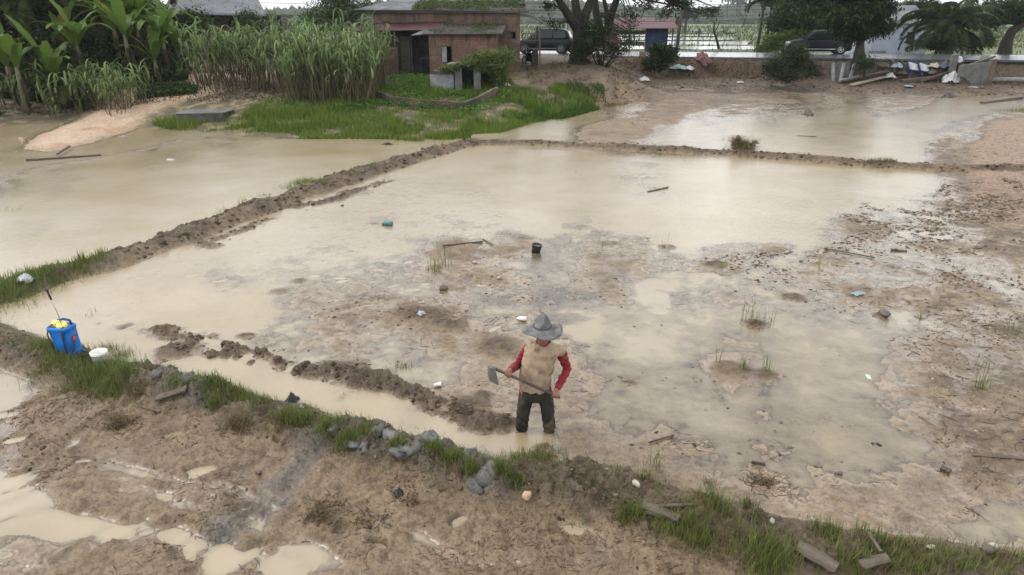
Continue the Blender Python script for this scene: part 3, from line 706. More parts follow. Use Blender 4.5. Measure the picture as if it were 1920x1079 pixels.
for S, E_, Wr, nm in ((shL, elL, wrL, 'l'), (shR, elR, wrR, 'r')):
    sl = MB(); s = -1 if nm == 'l' else 1
    limb(sl, [(S.lerp(E_, .12), .061), (S.lerp(E_, .55), .055), (E_, .050), (E_.lerp(Wr, .5), .046), (E_.lerp(Wr, .88), .037)], 16)
    d = (Wr-E_).normalized()
    def fold3(co, E_=E_): return .0045*np.sin(co[:, 2]*95+co[:, 0]*60)+.006*fbm(co[:, 0]*14, co[:, 2]*14+co[:, 1]*8, 3, 34)
    obj('sleeve', remeshed(sl, .008, 'sleeve', 3, .5, fold3), red_m, man)
# washed-out lettering on the chest
def lettering(txt, size, m, name, parent, place, ext=.0008, spacing=1.0, shear=0):
    cu = bpy.data.curves.new('t', 'FONT'); cu.body = txt; cu.size = size; cu.extrude = ext; cu.align_x = 'CENTER'; cu.space_character = spacing; cu.shear = shear
    o = bpy.data.objects.new('t', cu); COL.objects.link(o)
    dg = bpy.context.evaluated_depsgraph_get(); me = bpy.data.meshes.new_from_object(o.evaluated_get(dg)); bpy.data.objects.remove(o)
    bm = bmesh.new(); bm.from_mesh(me); bmesh.ops.subdivide_edges(bm, edges=[e for e in bm.edges if e.calc_length() > size*.12], cuts=3, use_grid_fill=False); 
    for v in bm.verts: v.co = place(v.co)
    bm.to_mesh(me); bm.free(); me.name = name; me.materials.clear()
    return obj(name, me, m, parent)
bpy.context.view_layer.update()
shirt = [c for c in man.children if c.name.startswith('shirt')][0]
def on_chest(co):
    x = .045+co.x; z = .965+co.y
    ok, loc, no, i = shirt.ray_cast(Vector((x, -1, z)), Vector((0, 1, 0)))
    return (loc if ok else Vector((x, -.15, z)))+Vector((0, -.0035+co.z, 0))
lettering('VUZ', .062, M('faded_red_print', (.36, .16, .10), (.38, .22, .15), 30, .9), 'chest_print', shirt, on_chest, spacing=1.25)
# hat
hat = MB(); hc = hd+Vector((0, .0, .072)); n = 48
def brim(r, t):
    f = max(0, (r-.09)/.135)
    return (hc.x+r*math.cos(t)*1.0, hc.y+r*math.sin(t)*1.0, hc.z-.035*f**1.6+f*(.018*math.sin(2*t+.6)+.010*math.sin(3*t+1)+.006*math.sin(5*t)))
up = [(.222, 1), (.20, 1), (.16, 1), (.125, 1), (.10, 1)]
R = [[Vector(brim(r, 2*PI*j/n))+Vector((0, 0, -.005)) for j in range(n)] for r in (.088, .13, .18, .222)]
R += [[Vector(brim(r, 2*PI*j/n))+Vector((0, 0, .003)) for j in range(n)] for r in (.225, .18, .13, .098)]
for r, z in ((.093, .02), (.088, .05), (.078, .085), (.062, .12), (.042, .148), (.02, .163), (.004, .166)):
    R.append([(hc.x+r*math.cos(2*PI*j/n)*(1+.04*math.sin(2*PI*j/n*3)), hc.y+r*math.sin(2*PI*j/n), hc.z+z+.006*math.sin(2*PI*j/n*2+1)*(1-z/.17)) for j in range(n)])
hat.rings(R); ho = hat.build('hat', felt_m, man, True)
hb = MB(); hb.rings([[(hc.x+r*math.cos(2*PI*j/n)*(1+.04*math.sin(2*PI*j/n*3)), hc.y+r*math.sin(2*PI*j/n), hc.z+z) for j in range(n)] for r, z in ((.101, .006), (.0985, .028))], False)
hb.build('hat_band', M('dark_felt_band', (.07, .07, .075)), ho, True)
# hoe in his hands
hoe = thing('hoe', 'long-handled hoe with broad iron blade held across by the farmer', 'hoe', OM+gripL)
q = -gripL
handle = MB(); handle.tube([hA+q, hA.lerp(hB, .5)+q+Vector((0, 0, .004)), hB+q], [.0165, .017, .0165], 12); handle.build('handle', wood_dark, hoe, True)
bl = MB(); top = hA+q+Vector((0, 0, .012)); ax = axh.normalized()
side = Vector((.72, -.69, 0)).normalized(); nrm = side.cross(Vector((0, 0, 1)))
Rr = []
for i in range(7):
    t = i/6; c = top+Vector((-.01, 0, -.215*t))+nrm*(.035*t*t)*-1; ww = .05+.024*min(1, t*2.2)
    if t > .85: ww *= .93
    Rr.append([c-side*ww+nrm*.003, c-side*ww*.3+nrm*.006, c+side*ww*.3+nrm*.006, c+side*ww+nrm*.003, c+side*ww-nrm*.001, c+side*ww*.3+nrm*.0, c-side*ww*.3+nrm*.0, c-side*ww-nrm*.001])
bl.rings(Rr); bl.build('blade', iron_m, hoe, bevel=.001)
so_ = MB(); so_.tube([top+ax*-.03+Vector((0, 0, -.012)), top+ax*.035+Vector((0, 0, -.014))], [.026, .023], 12); so_.build('socket', iron_m, hoe, True)
# ------------------------------------------------------------------ sprayer and bucket on the near bund
blue = M('blue_plastic', (.008, .15, .50), (.006, .10, .36), 6, .4, bmp=.05, c3=(.06, .14, .26))
yel = M('yellow_plastic', (.75, .66, .16), (.6, .5, .12), 8, .4, bmp=.05)
black = M('black_rubber', (.014, .014, .016), (.03, .028, .026), 10, .6, bmp=.1)
white_p = M('white_plastic', (.72, .71, .67), (.55, .52, .46), 7, .4, bmp=.05)
p0 = atz(131, 652, .26); p0.z = gz(p0.x, p0.y)-.01
spr = thing('knapsack_sprayer', 'blue knapsack sprayer with two yellow caps and an upright lance', 'sprayer', p0, math.radians(-14))
spr.rotation_euler = (math.radians(3), math.radians(-4), math.radians(-14))
tk = MB(); sec = []
def rr(a, b, z, n=32, e=.45, cy=0): return [(a*math.copysign(abs(math.cos(t))**e, math.cos(t)), cy+b*math.copysign(abs(math.sin(t))**e, math.sin(t)), z) for t in [2*PI*j/n for j in range(n)]]
for a, b, z in ((.13, .085, .0), (.15, .10, .012), (.152, .10, .07), (.142, .092, .085), (.15, .10, .11), (.158, .102, .24), (.165, .105, .36), (.168, .107, .385), (.176, .112, .392), (.178, .113, .425), (.172, .108, .435), (.165, .1, .44), (.16, .095, .425)): sec.append(rr(a, b, z))
tk.rings(sec); tank = tk.build('tank', blue, spr, True)
ba = MB(); ba.prism([(-.15, -.015), (.15, -.015), (.14, .02), (.06, .03), (-.06, .03), (-.14, .02)], -.105, .105); ba.build('base', blue, spr, bevel=.006)
for x, y, r, hh in ((.055, -.03, .068, .04), (-.10, .03, .055, .045)):
    cp = MB(); cp.lathe([(r*.92, .42), (r, .428), (r, .45+hh*.3), (r*.93, .44+hh), (r*.4, .447+hh), (.004, .448+hh)], (x, y, 0), 24); cp.build('cap', yel, spr, True)
ha = MB(); ha.tube([(-.11, .06, .43), (-.10, .07, .485), (0, .075, .5), (.10, .07, .485), (.12, .06, .43)], .016, 8); ha.build('carrying_handle', M('navy_plastic', (.01, .04, .16)), spr, True)
ln = MB(); ln.tube([(.10, -.08, .25), (.09, -.05, .60), (.05, -.035, .86)], .0065, 8); lo = ln.build('lance', M('steel', (.35, .35, .35), metal=.8, rough=.35), spr, True)
lt = MB(); lt.tube([(.05, -.035, .84), (.045, -.033, .88), (.03, -.028, .97)], [.011, .015, .013], 8); lt.ball((.028, -.027, .975), .018); lt.build('lance_tip', black, lo, True)
for s, xx in ((-1, -.125), (1, .11)):
    st = MB(); pts = [(xx*.9, .0, .47), (xx, -.09, .44), (xx*1.08, -.122, .36), (xx*1.0, -.135, .22), (xx*.92, -.14, .12), (xx*.8, -.115, .04)]
    P = [Vector(p) for p in pts]
    for a, b in zip(P[:-1], P[1:]):
        d = (b-a).normalized(); sd_ = Vector((1, .25*s, 0)).normalized()*.014; nn = d.cross(sd_).normalized()*.003
        st.rings([[p+sd_+nn, p+sd_-nn, p-sd_-nn, p-sd_+nn] for p in (a, b)])
    st.build('shoulder_strap', black, spr)
lv = MB(); lv.tube([(.165, .03, .28), (.185, -.03, .25), (.20, -.10, .16), (.20, -.13, .10)], [.012, .012, .014, .012], 8); lvo = lv.build('pump_lever', black, spr, True)
rg = MB(); rg.tube([(.176, -.01, .29), (.19, -.045, .235)], [.022, .018], 10); rg.build('red_grip', M('red_plastic', (.45, .05, .03)), lvo, True)
hs_ = MB(); hs_.tube([(.12, .06, .03), (.22, .05, -.0), (.30, .0, .0), (.28, -.10, .02), (.16, -.16, .03), (.02, -.17, .03), (.10, -.2, .02), (.26, -.19, .02)], .009, 8); hs_.build('hose', black, spr, True)
p1 = atz(186, 666, .27); p1.z = gz(p1.x, p1.y)-.005
bk = thing('bucket', 'small white plastic paint bucket with worn print beside the blue sprayer', 'bucket', p1, .3)
bm_ = MB(); bm_.lathe([(.080, 0), (.086, .004), (.098, .155), (.106, .158), (.108, .166), (.104, .172), (.107, .176), (.108, .19), (.104, .193), (.098, .188), (.084, .02), (.002, .018)], n=36); bko = bm_.build('pail', white_p, bk, True)
def onb(co):
    a = -1.75+co.x/.094; z = .075+co.y; r = .0875+z*.068
    return Vector(((r+co.z+.0012)*math.cos(a), (r+co.z+.0012)*math.sin(a), z))
def patch(name, x0, x1, z0, z1, m):
    mb = MB(); n = 8; k = 0
    A = [[tuple(onb(Vector((x0+(x1-x0)*i/n, z-.075, e)))) for i in range(n+1)] for z in (z0, z1) for e in (.0, .001)]
    mb.rings([A[0]+A[0][::-1][:0]]) if 0 else None
    v = A[0]+A[2]; f = [(i, i+1, n+1+i+1, n+1+i) for i in range(n)]; mb.add(v, f); return mb.build(name, m, bk)
patch('red_label', -.06, -.015, .045, .085, M('red_ink', (.42, .03, .04), (.6, .3, .28), 60, .5))
for i in range(7): patch('print_line', .012+.011*i, .018+.011*i, .035+.01*(i % 2), .115-.012*(i % 3), M('green_ink', (.10, .26, .26), (.5, .52, .5), 80, .5) if i == 0 else bpy.data.materials['green_ink'])
for i in range(6): patch('print_mark', -.06+.022*i, -.048+.022*i, .135, .148, M('dark_ink', (.10, .05, .10), (.5, .3, .35), 80, .5) if i == 0 else bpy.data.materials['dark_ink'])
# ------------------------------------------------------------------ grass and ground debris
g_bright = leafmat('bright_grass', (.05, .072, .016), (.135, .18, .045), (.26, .21, .11), .35)
g_lawn = leafmat('lawn_grass', (.045, .075, .012), (.125, .185, .03), (.22, .19, .07), .35)
g_mid = leafmat('meadow_grass', (.03, .06, .012), (.075, .13, .03), (.16, .14, .07), .3)
g_dry = leafmat('dry_grass', (.05, .035, .02), (.13, .095, .05), (.2, .15, .09), .1, .8)
def scatter_poly(poly, n, lo=None):
    poly = [tuple(p[:2]) for p in poly]; xs = [p[0] for p in poly]; ys = [p[1] for p in poly]
    out_ = np.zeros((0, 2))
    while len(out_) < n:
        k = n*3; P = np.stack([rnd(k, min(xs), max(xs)), rnd(k, min(ys), max(ys))], 1)
        P = P[inpoly(P[:, 0], P[:, 1], poly)]
        if lo: P = P[lo(P[:, 0], P[:, 1]) > rnd(len(P))]
        out_ = np.concatenate([out_, P])
    out_ = out_[:n]
    return np.concatenate([out_, terrain(out_[:, 0], out_[:, 1])[:, None]-.005], 1)
def stuff(o, label, cat): return tag(o, label, cat, kind='stuff')
def gp(pts): return [G(a, b) for a, b in pts]
MEAD = gp([(285, 236), (330, 222), (440, 222), (500, 190), (640, 178), (700, 150), (720, 120), (940, 150), (975, 165), (1060, 168), (1135, 168), (1130, 200), (1060, 214), (1000, 234), (940, 252), (860, 262), (800, 268), (720, 262), (600, 262), (520, 262), (430, 246), (330, 246)])
def dens1(x, y): return .06+.94*ss(-.12, .22, fbm(x*.6, y*.8, 4, 41)+.10*ss(27, 33, y))
P = scatter_poly(MEAD, 60000, dens1)
tall = .13+.20*ss(-.2, .4, fbm(P[:, 0]*.5, P[:, 1]*.5, 3, 42))
stuff(blades('meadow_grass', P, tall*rnd(len(P), .4, 1.5), .022, g_lawn, .7), 'bright green wet grass spreading in front of the brick house', 'grass')
# leafy low growth on the slope beside the house and in the walled bed
HERB = gp([(500, 205), (560, 185), (660, 150), (725, 128), (800, 150), (930, 160), (960, 185), (900, 215), (720, 205), (640, 215)])
P = scatter_poly(HERB, 16000); P[:, 2] += rnd(len(P), .02, .38)*ss(-.4, .3, fbm(P[:, 0], P[:, 1], 3, 43))
stuff(obj('ground_herbs', leaf_mesh('ground_herbs', P, .11, .6, .8), leafmat('herb_leaves', (.025, .07, .012), (.08, .17, .03), (.16, .2, .05))), 'low leafy weeds on the slope in front of the brick house', 'weeds')
DK = gp([(950, 165), (1130, 160), (1150, 200), (1060, 225), (980, 232), (940, 210)])
DKP = scatter_poly(DK, 12000, lambda x, y: ss(-.2, .3, fbm(x*.8, y*.8, 3, 44)))
stuff(blades('dark_slope_grass', DKP, .20*rnd(len(DKP), .3, 1.4), .02, leafmat('dark_grass', (.02, .045, .01), (.05, .10, .02), (.12, .11, .05)), .5), 'darker rough grass on the slope below the big tree', 'grass')  # rough grass in a darker green than the lawn
# grass along the earth bunds
def along(pts, a, b, n, wid, off=0):
    pts = [Vector((p[0], p[1])) for p in pts]; L = [0]
    for p, q in zip(pts[:-1], pts[1:]): L.append(L[-1]+(q-p).length)
    S = rnd(n, a, b); S = np.sort(S); out_ = np.zeros((n, 2)); X = [p.x for p in pts]; Y = [p.y for p in pts]
    out_[:, 0] = np.interp(S, L, X); out_[:, 1] = np.interp(S, L, Y)
    dx = np.interp(S+.1, L, X)-out_[:, 0]; dy = np.interp(S+.1, L, Y)-out_[:, 1]; l = np.hypot(dx, dy)+1e-6
    o = RNG.normal(size=n)*wid+off
    out_[:, 0] -= dy/l*o; out_[:, 1] += dx/l*o
    return np.concatenate([out_, terrain(out_[:, 0], out_[:, 1])[:, None]-.005], 1)
def spread(px0, py0, rpx, n):
    """points of a tuft round a photo point"""
    c = G(px0, py0); r = rpx*math.hypot(c.x, c.y)/1280
    P = np.stack([c.x+RNG.normal(size=n)*r, c.y+RNG.normal(size=n)*r*.8], 1)
    return np.concatenate([P, terrain(P[:, 0], P[:, 1])[:, None]-.005], 1)
# near bund tufts: px, py, spread px, blades, height
T = [(100, 650, 16, 500, .13), (130, 672, 22, 500, .12), (165, 690, 20, 360, .12), (205, 655, 10, 160, .13), (195, 700, 26, 500, .13), (225, 668, 14, 260, .13), (150, 720, 20, 300, .13), (210, 735, 18, 360, .14),
     (235, 705, 16, 300, .12), (90, 690, 20, 240, .12), (330, 722, 14, 160, .11), (390, 715, 20, 330, .12), (420, 730, 22, 400, .12), (460, 740, 18, 260, .11), (405, 760, 8, 150, .15), (490, 755, 12, 160, .1),
     (540, 785, 16, 350, .14), (570, 790, 12, 240, .15), (620, 815, 18, 380, .13), (650, 830, 14, 300, .13), (690, 815, 14, 180, .11), (745, 832, 12, 200, .13), (815, 848, 12, 240, .14), (850, 865, 14, 300, .14),
     (880, 885, 12, 200, .13), (940, 880, 12, 200, .13), (980, 862, 20, 260, .09), (1020, 858, 22, 260, .09), (965, 905, 14, 160, .11), (1180, 965, 16, 260, .13), (1230, 875, 10, 26, .3), (1210, 900, 8, 60, .16), (1245, 990, 22, 460, .14),
     (1290, 1010, 24, 560, .14), (1340, 940, 18, 330, .18), (1350, 965, 16, 260, .15), (1330, 1020, 22, 460, .13), (1400, 950, 10, 150, .16), (1430, 1040, 26, 900, .2), (1450, 1075, 24, 500, .2), (1420, 975, 14, 130, .1), (1390, 1000, 22, 260, .11), (1560, 1005, 16, 260, .13),
     (1540, 990, 12, 160, .11), (1590, 1050, 20, 360, .15), (1650, 1010, 16, 220, .13), (1680, 1030, 20, 360, .13), (1740, 1050, 24, 460, .12), (1800, 1060, 24, 420, .11), (1870, 1068, 24, 380, .11), (1700, 1070, 26, 460, .13), (1610, 1075, 20, 300, .15), (1500, 1030, 20, 200, .1),
     (1620, 1000, 12, 120, .14), (1925, 1060, 22, 300, .12), (1280, 950, 12, 120, .12), (1300, 980, 14, 160, .11)]
def tufts(name, T, m, w, label, lean=.55):
    V = []; Fc = []; k = 0
    for px, py, r, n, h in T:
        if px > 1180 and py > 930 and n > 100: n = int(n*.42); r *= 1.15
        P = spread(px, py, r, n); v, f = blade_arrays(P, h*rnd(n, .45, 1.25), w, lean); V.append(v); Fc.append(f+k); k += len(v)
    return stuff(obj(name, mesh_np(name, np.concatenate(V), np.concatenate(Fc), 4), m), label, 'grass')
tufts('bund_grass', T, g_bright, .0062, 'fresh green grass tufts along the near earth bund')
P = along(BB, 1.5, 14.5, 5200, .24); tufts_d = blades('dry_bund_grass', P, .06*rnd(len(P), .4, 1.6), .006, g_mid, 1.3)
stuff(tufts_d, 'short olive and straw grass on the near earth bund', 'grass')
T2 = [(20, 535, 24, 420, .16), (60, 520, 20, 380, .15), (100, 512, 20, 400, .14), (150, 500, 14, 260, .13), (180, 487, 14, 200, .13), (10, 560, 20, 300, .14), (-60, 560, 40, 500, .15), (40, 548, 18, 240, .12), (155, 490, 5, 60, .2), (190, 478, 6, 90, .16),
      (420, 398, 8, 30, .2), (455, 385, 8, 30, .2), (500, 367, 14, 120, .16), (540, 352, 12, 200, .18), (560, 345, 10, 200, .22), (575, 340, 8, 160, .18), (600, 342, 12, 140, .15), (660, 322, 8, 60, .13), (700, 310, 8, 60, .13), (60, 575, 14, 60, .1), (20, 395, 14, 80, .1),
      (1395, 283, 10, 60, .2), (1300, 280, 10, 60, .1), (1240, 278, 14, 90, .1), (1640, 302, 10, 160, .12), (1665, 303, 6, 120, .14), (1500, 293, 10, 60, .1), (1130, 272, 14, 80, .1), (1060, 268, 10, 60, .1), (870, 262, 20, 160, .12), (840, 268, 16, 120, .12), (1900, 210, 16, 260, .18), (1925, 208, 16, 260, .18)]
tufts('far_bund_grass', T2, g_bright, .010, 'green grass growing on the diagonal and far bunds')
T3 = [(825, 497, 14, 26, .35), (835, 480, 6, 10, .5), (820, 507, 10, 60, .12), (1405, 600, 10, 22, .36), (1440, 605, 6, 10, .3), (1348, 680, 3, 5, .42), (1395, 690, 4, 16, .22), (1440, 695, 6, 14, .26), (1130, 462, 4, 4, .45), (1075, 455, 3, 3, .2), (1240, 468, 3, 4, .3), (1355, 500, 4, 6, .2),
      (1535, 505, 4, 4, .25), (1840, 730, 5, 22, .26), (1900, 625, 6, 10, .25), (1850, 690, 6, 8, .2), (1745, 430, 5, 10, .2), (1720, 600, 4, 5, .2), (292, 880, 3, 5, .1), (755, 690, 10, 60, .07), (1095, 330, 6, 8, .2), (1085, 325, 5, 5, .25), (1255, 455, 2, 2, .4), (175, 590, 14, 14, .16), (310, 770, 4, 8, .1)]
tufts('sprouting_blades', T3, g_bright, .009, 'sparse upright grass blades sprouting from the wet mud', .35)
T4 = [(255, 740, 12, 120, .15), (230, 800, 12, 150, .14), (215, 790, 14, 90, .14), (440, 790, 12, 140, .14), (455, 800, 12, 90, .12), (640, 740, 20, 160, .06), (600, 960, 12, 90, .1), (615, 970, 14, 60, .1), (1430, 905, 6, 40, .09), (1440, 910, 8, 40, .06), (1330, 910, 10, 60, .06), (825, 600, 12, 60, .07), (780, 590, 12, 60, .07), (1415, 610, 9, 90, .08),
      (1385, 265, 12, 260, .25), (1400, 285, 14, 200, .2), (1375, 280, 12, 150, .2), (530, 800, 12, 60, .12), (300, 690, 12, 60, .08), (700, 720, 40, 200, .04), (1690, 1050, 20, 120, .08), (1260, 960, 22, 160, .08), (1330, 1000, 30, 260, .08), (1540, 1020, 34, 260, .08), (1740, 1050, 34, 260, .08)]
tufts('dead_grass', T4, g_dry, .006, 'brown dead grass stalks matted on the mud', 2.2)
tufts('withered_grass', [(a, b+3, r*1.15, int(n*.4), h*.8) for a, b, r, n, h in T if n > 50], g_dry, .0055, 'withered straw blades among the green tufts of the near bund', 1.4)
# clods, crumbs and stones: uncountable
def ico(n=1):
    bm = bmesh.new(); bmesh.ops.create_icosphere(bm, subdivisions=n, radius=1); v = np.array([q.co[:] for q in bm.verts]); f = np.array([[q.index for q in p.verts] for p in bm.faces]); bm.free(); return v, f
IV, IF = ico(1); IV2, IF2 = ico(2)
def lumps(name, P, s, m, flat=.6, fine=False, rough=.5):
    V0, F0 = (IV2, IF2) if fine else (IV, IF)
    N = len(P); n = len(V0)
    V = V0[None]*(1+rough*RNG.normal(size=(N, n, 1))*(.45 if not fine else .22))
    V = V*np.stack([rnd(N, .7, 1.5), rnd(N, .6, 1.1), rnd(N, .4, .9)*flat*1.3], 1)[:, None, :]
    a = rnd(N, 0, 2*PI); c, d = np.cos(a), np.sin(a)
    x = V[..., 0]*c[:, None]-V[..., 1]*d[:, None]; y = V[..., 0]*d[:, None]+V[..., 1]*c[:, None]
    V = np.stack([x, y, V[..., 2]], -1)*np.broadcast_to(np.asarray(s, float).reshape(-1, 1, 1), (N, 1, 1))+P[:, None, :]
    return obj(name, mesh_np(name, V.reshape(-1, 3), (F0[None]+np.arange(N)[:, None, None]*n).reshape(-1, 3), 3, fine), m)
clod_m = leafmat('dark_clods', (.03, .022, .015), (.10, .073, .048), (.16, .12, .085), 0, .75)
clay_m = M('grey_clay', (.105, .105, .10), (.06, .056, .05), 9, .3, bmp=.8, dist=.02, c3=(.14, .14, .135))
peb_m = leafmat('pebbles', (.09, .065, .045), (.22, .165, .11), (.36, .31, .25), 0, .6)
def par(n, lo=.4, p=2.2): return lo+(1-lo)*rnd(n)**p
P = np.concatenate([along(BD2, 0, 12, 500, .3), along(BD, .0, 6.2, 2000, .24), along(BB, 1.8, 5.5, 500, .26), along(BB, 5.5, 14.5, 1600, .24), along(BA, 4, 26, 2600, .40), along(BC, 0, 25, 1200, .2)])
P[:, 2] -= .012; s = par(len(P), .2)*.046*np.clip(P[:, 1]/9, .8, 1.5)
stuff(lumps('mud_clods', P, s, clod_m, .7, True, 1.1), 'dark lumpy clods dug out along the bunds and channel', 'clods')
P = np.concatenate([along(CLAY, 0, 1.4, 14, .09), along(CLAY2, 0, 2.6, 34, .10)]); P[:, 2] -= .045; stuff(lumps('clay_lumps', P, par(len(P), .5, 1.2)*.13, clay_m, .65, True, .9), 'smooth grey-blue clay lumps plastered on the near bund', 'clay')
RB = [atz(a, b) for a, b in [(1560, 400), (1700, 350), (1900, 340), (2000, 420), (2060, 1050), (1930, 1070), (1800, 980), (1720, 800), (1760, 700), (1640, 620), (1480, 560), (1330, 520), (1350, 480), (1550, 460), (1620, 430)]]
def densr(x, y): return ss(-.15, .3, fbm(x*.9, y*.9, 4, 45))
P = scatter_poly(RB, 9500, densr); s = par(len(P), .25, 3)*.030*np.clip(P[:, 1]/9, .6, 1.9)
stuff(lumps('dark_crumbs', P, s, clod_m, .5), 'dark crumbs of earth and rotten leaves over the right mud flat', 'debris')
P = scatter_poly([atz(a, b) for a, b in [(1700, 600), (2000, 560), (2100, 1060), (1900, 1060), (1760, 860)]], 1500, densr)
Pb = along(BB, 9.5, 16, 380, .4); Pc = scatter_poly([atz(a, b, .3) for a, b in [(1700, 260), (1900, 230), (1990, 420), (1740, 400)]], 1300)
P = np.concatenate([P, Pb, Pc]); s = par(len(P), .25, 3)*.028*np.clip(P[:, 1]/8, .6, 2)
stuff(lumps('gravel', P, s, peb_m, .6), 'scattered pale and brown gravel along the right side', 'gravel')
MID = [atz(a, b) for a, b in [(560, 480), (860, 420), (1280, 440), (1500, 560), (1700, 700), (1720, 900), (1500, 930), (1150, 850), (1080, 760), (900, 740), (640, 680), (540, 560)]]
P = scatter_poly(MID, 3200, lambda x, y: .06+ss(.0, .4, fbm(x*.8, y*.8, 4, 46))); s = par(len(P), .2, 4)*.035
stuff(lumps('mud_crumbs', P, s, clod_m, .5), 'small dark crumbs lying across the middle mud flat', 'debris')
LOW = [atz(a, b) for a, b in [(-200, 760), (200, 720), (560, 830), (900, 920), (1200, 960), (1300, 1090), (-300, 1100)]]
P = scatter_poly(LOW, 3600, lambda x, y: ss(-.1, .4, fbm(x*.9, y*.9, 4, 47))); s = par(len(P), .2, 4)*.020
s = s*1.25
stuff(lumps('foreground_crumbs', P, s, clod_m, .5), 'small dark crumbs on the trampled foreground mud', 'debris')
# twigs and rotten stalks
def twigs(name, P, L0, L1, w, m, label):
    N = len(P); V = []; f = []
    a = rnd(N, 0, 2*PI); L = rnd(N, L0, L1); cu = RNG.normal(size=N)*.25
    d = np.stack([np.cos(a), np.sin(a), 0*a], 1); q = np.stack([-np.sin(a), np.cos(a), 0*a], 1)
    rows = []
    for t in (-.5, -.17, .17, .5):
        c = P+d*(L*t)[:, None]+q*(cu*L*(t*t-.1))[:, None]; c[:, 2] = P[:, 2]+w+np.abs(cu)*L*.12*(t+.5)
        ww = w*(1-.6*(t+.5))
        rows += [c+q*ww, c+np.array([0, 0, 1])*ww*1.2, c-q*ww]
    V = np.stack(rows, 1); k = 3; ff = []
    for i in range(3):
        for j in range(3): ff.append([i*3+j, i*3+(j+1) % 3, (i+1)*3+(j+1) % 3, (i+1)*3+j])
    return stuff(obj(name, mesh_np(name, V.reshape(-1, 3), (np.array(ff)[None]+np.arange(N)[:, None, None]*12).reshape(-1, 4), 4), m), label, 'twigs')
twig_m = leafmat('rotten_stalks', (.03, .022, .015), (.09, .065, .042), (.2, .15, .1), 0, .8)
twigs('foreground_twigs', scatter_poly(LOW, 2000, lambda x, y: ss(-.05, .4, fbm(x*1.2, y*1.2, 3, 48))), .04, .17, .0034, twig_m, 'thin rotten stalks scattered over the foreground mud')
for i, (px, py, r, n, L) in enumerate(((610, 955, 26, 130, .13), (1420, 905, 16, 50, .1), (700, 975, 24, 60, .12), (225, 800, 22, 90, .12), (450, 795, 22, 90, .12), (770, 940, 20, 40, .12), (900, 600, 60, 70, .14), (1330, 930, 24, 60, .12), (1440, 910, 26, 60, .12), (1290, 830, 26, 30, .14), (660, 760, 30, 60, .1), (100, 890, 24, 40, .12), (870, 760, 24, 50, .1))):
    twigs('stalk_heap', spread(px, py, r, n), L*.4, L*1.4, .0042, twig_m, ['heap of dark stalks in the middle of the foreground', 'dark stalks on the mud above the ribbed board', 'scatter of stalks right of the foreground heap', 'stalks round the withered tuft at lower left', 'stalks round the second withered tuft', 'few stalks near the black scrap', 'stalks spread behind the farmer', 'stalks by the right bund grass', 'stalks right of the bund grass', 'stalks around the dark stick by the farmer', 'stalks on the dug ridge', 'stalks by the left puddle', 'stalks beside the dug ridge end'][i])
twigs('mud_flat_twigs', scatter_poly(MID, 900, lambda x, y: ss(.0, .45, fbm(x*.8, y*.8, 3, 49))), .05, .22, .0035, twig_m, 'thin rotten stalks lying on the middle mud flat')
twigs('right_twigs', scatter_poly(RB, 1300), .04, .26, .005, twig_m, 'dark rotten stalks strewn over the right mud flat')
# ------------------------------------------------------------------ single pieces lying about
plank_m = M('weathered_wood', (.115, .098, .076), (.065, .052, .038), 10, .85, sc=(.15, 1, 1), bmp=.5, c3=(.06, .05, .035))
darkw = M('wet_dark_wood', (.05, .038, .028), (.09, .07, .05), 12, .6, bmp=.4)
def plank(px, py, px2, py2, wd, th, name, label, m=plank_m, tilt=0, lift=0, cat='plank'):
    a = G(px, py); b = G(px2, py2); c = (a+b)/2; L = (b-a).length
    mb = MB(); n = 8; R = []
    rg = random.Random(px+py)
    for i in range(n+1):
        x = -L/2+L*i/n; w1 = wd/2*(1+rg.uniform(-.12, .12)); w2 = wd/2*(1+rg.uniform(-.12, .12)); dz = rg.uniform(-.1, .1)*th
        R.append([(x, -w1, 0+dz), (x, w2, 0+dz), (x, w2*.95, th+dz), (x, 0, th*1.1+dz), (x, -w1*.95, th+dz)])
    mb.rings(R)
    o = mb.build(name, m); o.location = c+Vector((0, 0, .012+lift))
    o.rotation_euler = (tilt, -math.atan2(b.z-a.z, (b.xy-a.xy).length), math.atan2(b.y-a.y, b.x-a.x)); return tag(o, label, cat)
plank(296, 755, 352, 737, .11, .025, 'wooden_board', 'short weathered grey board lying askew on the mud below the near bund', tilt=.35, lift=.03)
plank(268, 766, 300, 775, .03, .012, 'wood_splinter', 'small pale splinter of wood beside the short weathered board', cat='wood scrap')
plank(1204, 955, 1272, 982, .09, .02, 'wooden_board', 'split grey board half sunk in grass behind another, right of the earth heap', tilt=.2, lift=.03)
plank(1212, 966, 1262, 978, .05, .02, 'wooden_board', 'narrow split board under the larger grey board in the grass', tilt=-.2, lift=.01)
plank(1200, 955, 1300, 950, .035, .02, 'wooden_stick', 'straight pale stick lying above the split boards in the grass', cat='stick')
plank(1493, 1035, 1566, 1080, .12, .02, 'wooden_board', 'dark ribbed board at the bottom edge in the grass', tilt=.45, lift=.05)
plank(1610, 1072, 1662, 1058, .09, .02, 'wooden_board', 'pale grey board end at the bottom edge beneath the upright stake', tilt=.3, lift=.05)
plank(1625, 1015, 1648, 1050, .025, .02, 'wooden_stake', 'slim grey stake leaning above the pale board at the bottom edge', cat='stake', lift=.06)
plank(1216, 833, 1262, 820, .016, .016, 'stick', 'dark stick lying in shallow water right of the farmer', darkw, cat='stick')
plank(1215, 361, 1252, 353, .05, .04, 'floating_stick', 'dark thick stick floating in the upper part of the main paddy', darkw, cat='stick')
plank(830, 464, 905, 456, .03, .03, 'long_stick', 'long thin stick lying left of the black pot', darkw, cat='stick')
plank(905, 450, 925, 462, .02, .02, 'short_stick', 'short stick crossing the end of the long thin stick', darkw, cat='stick')
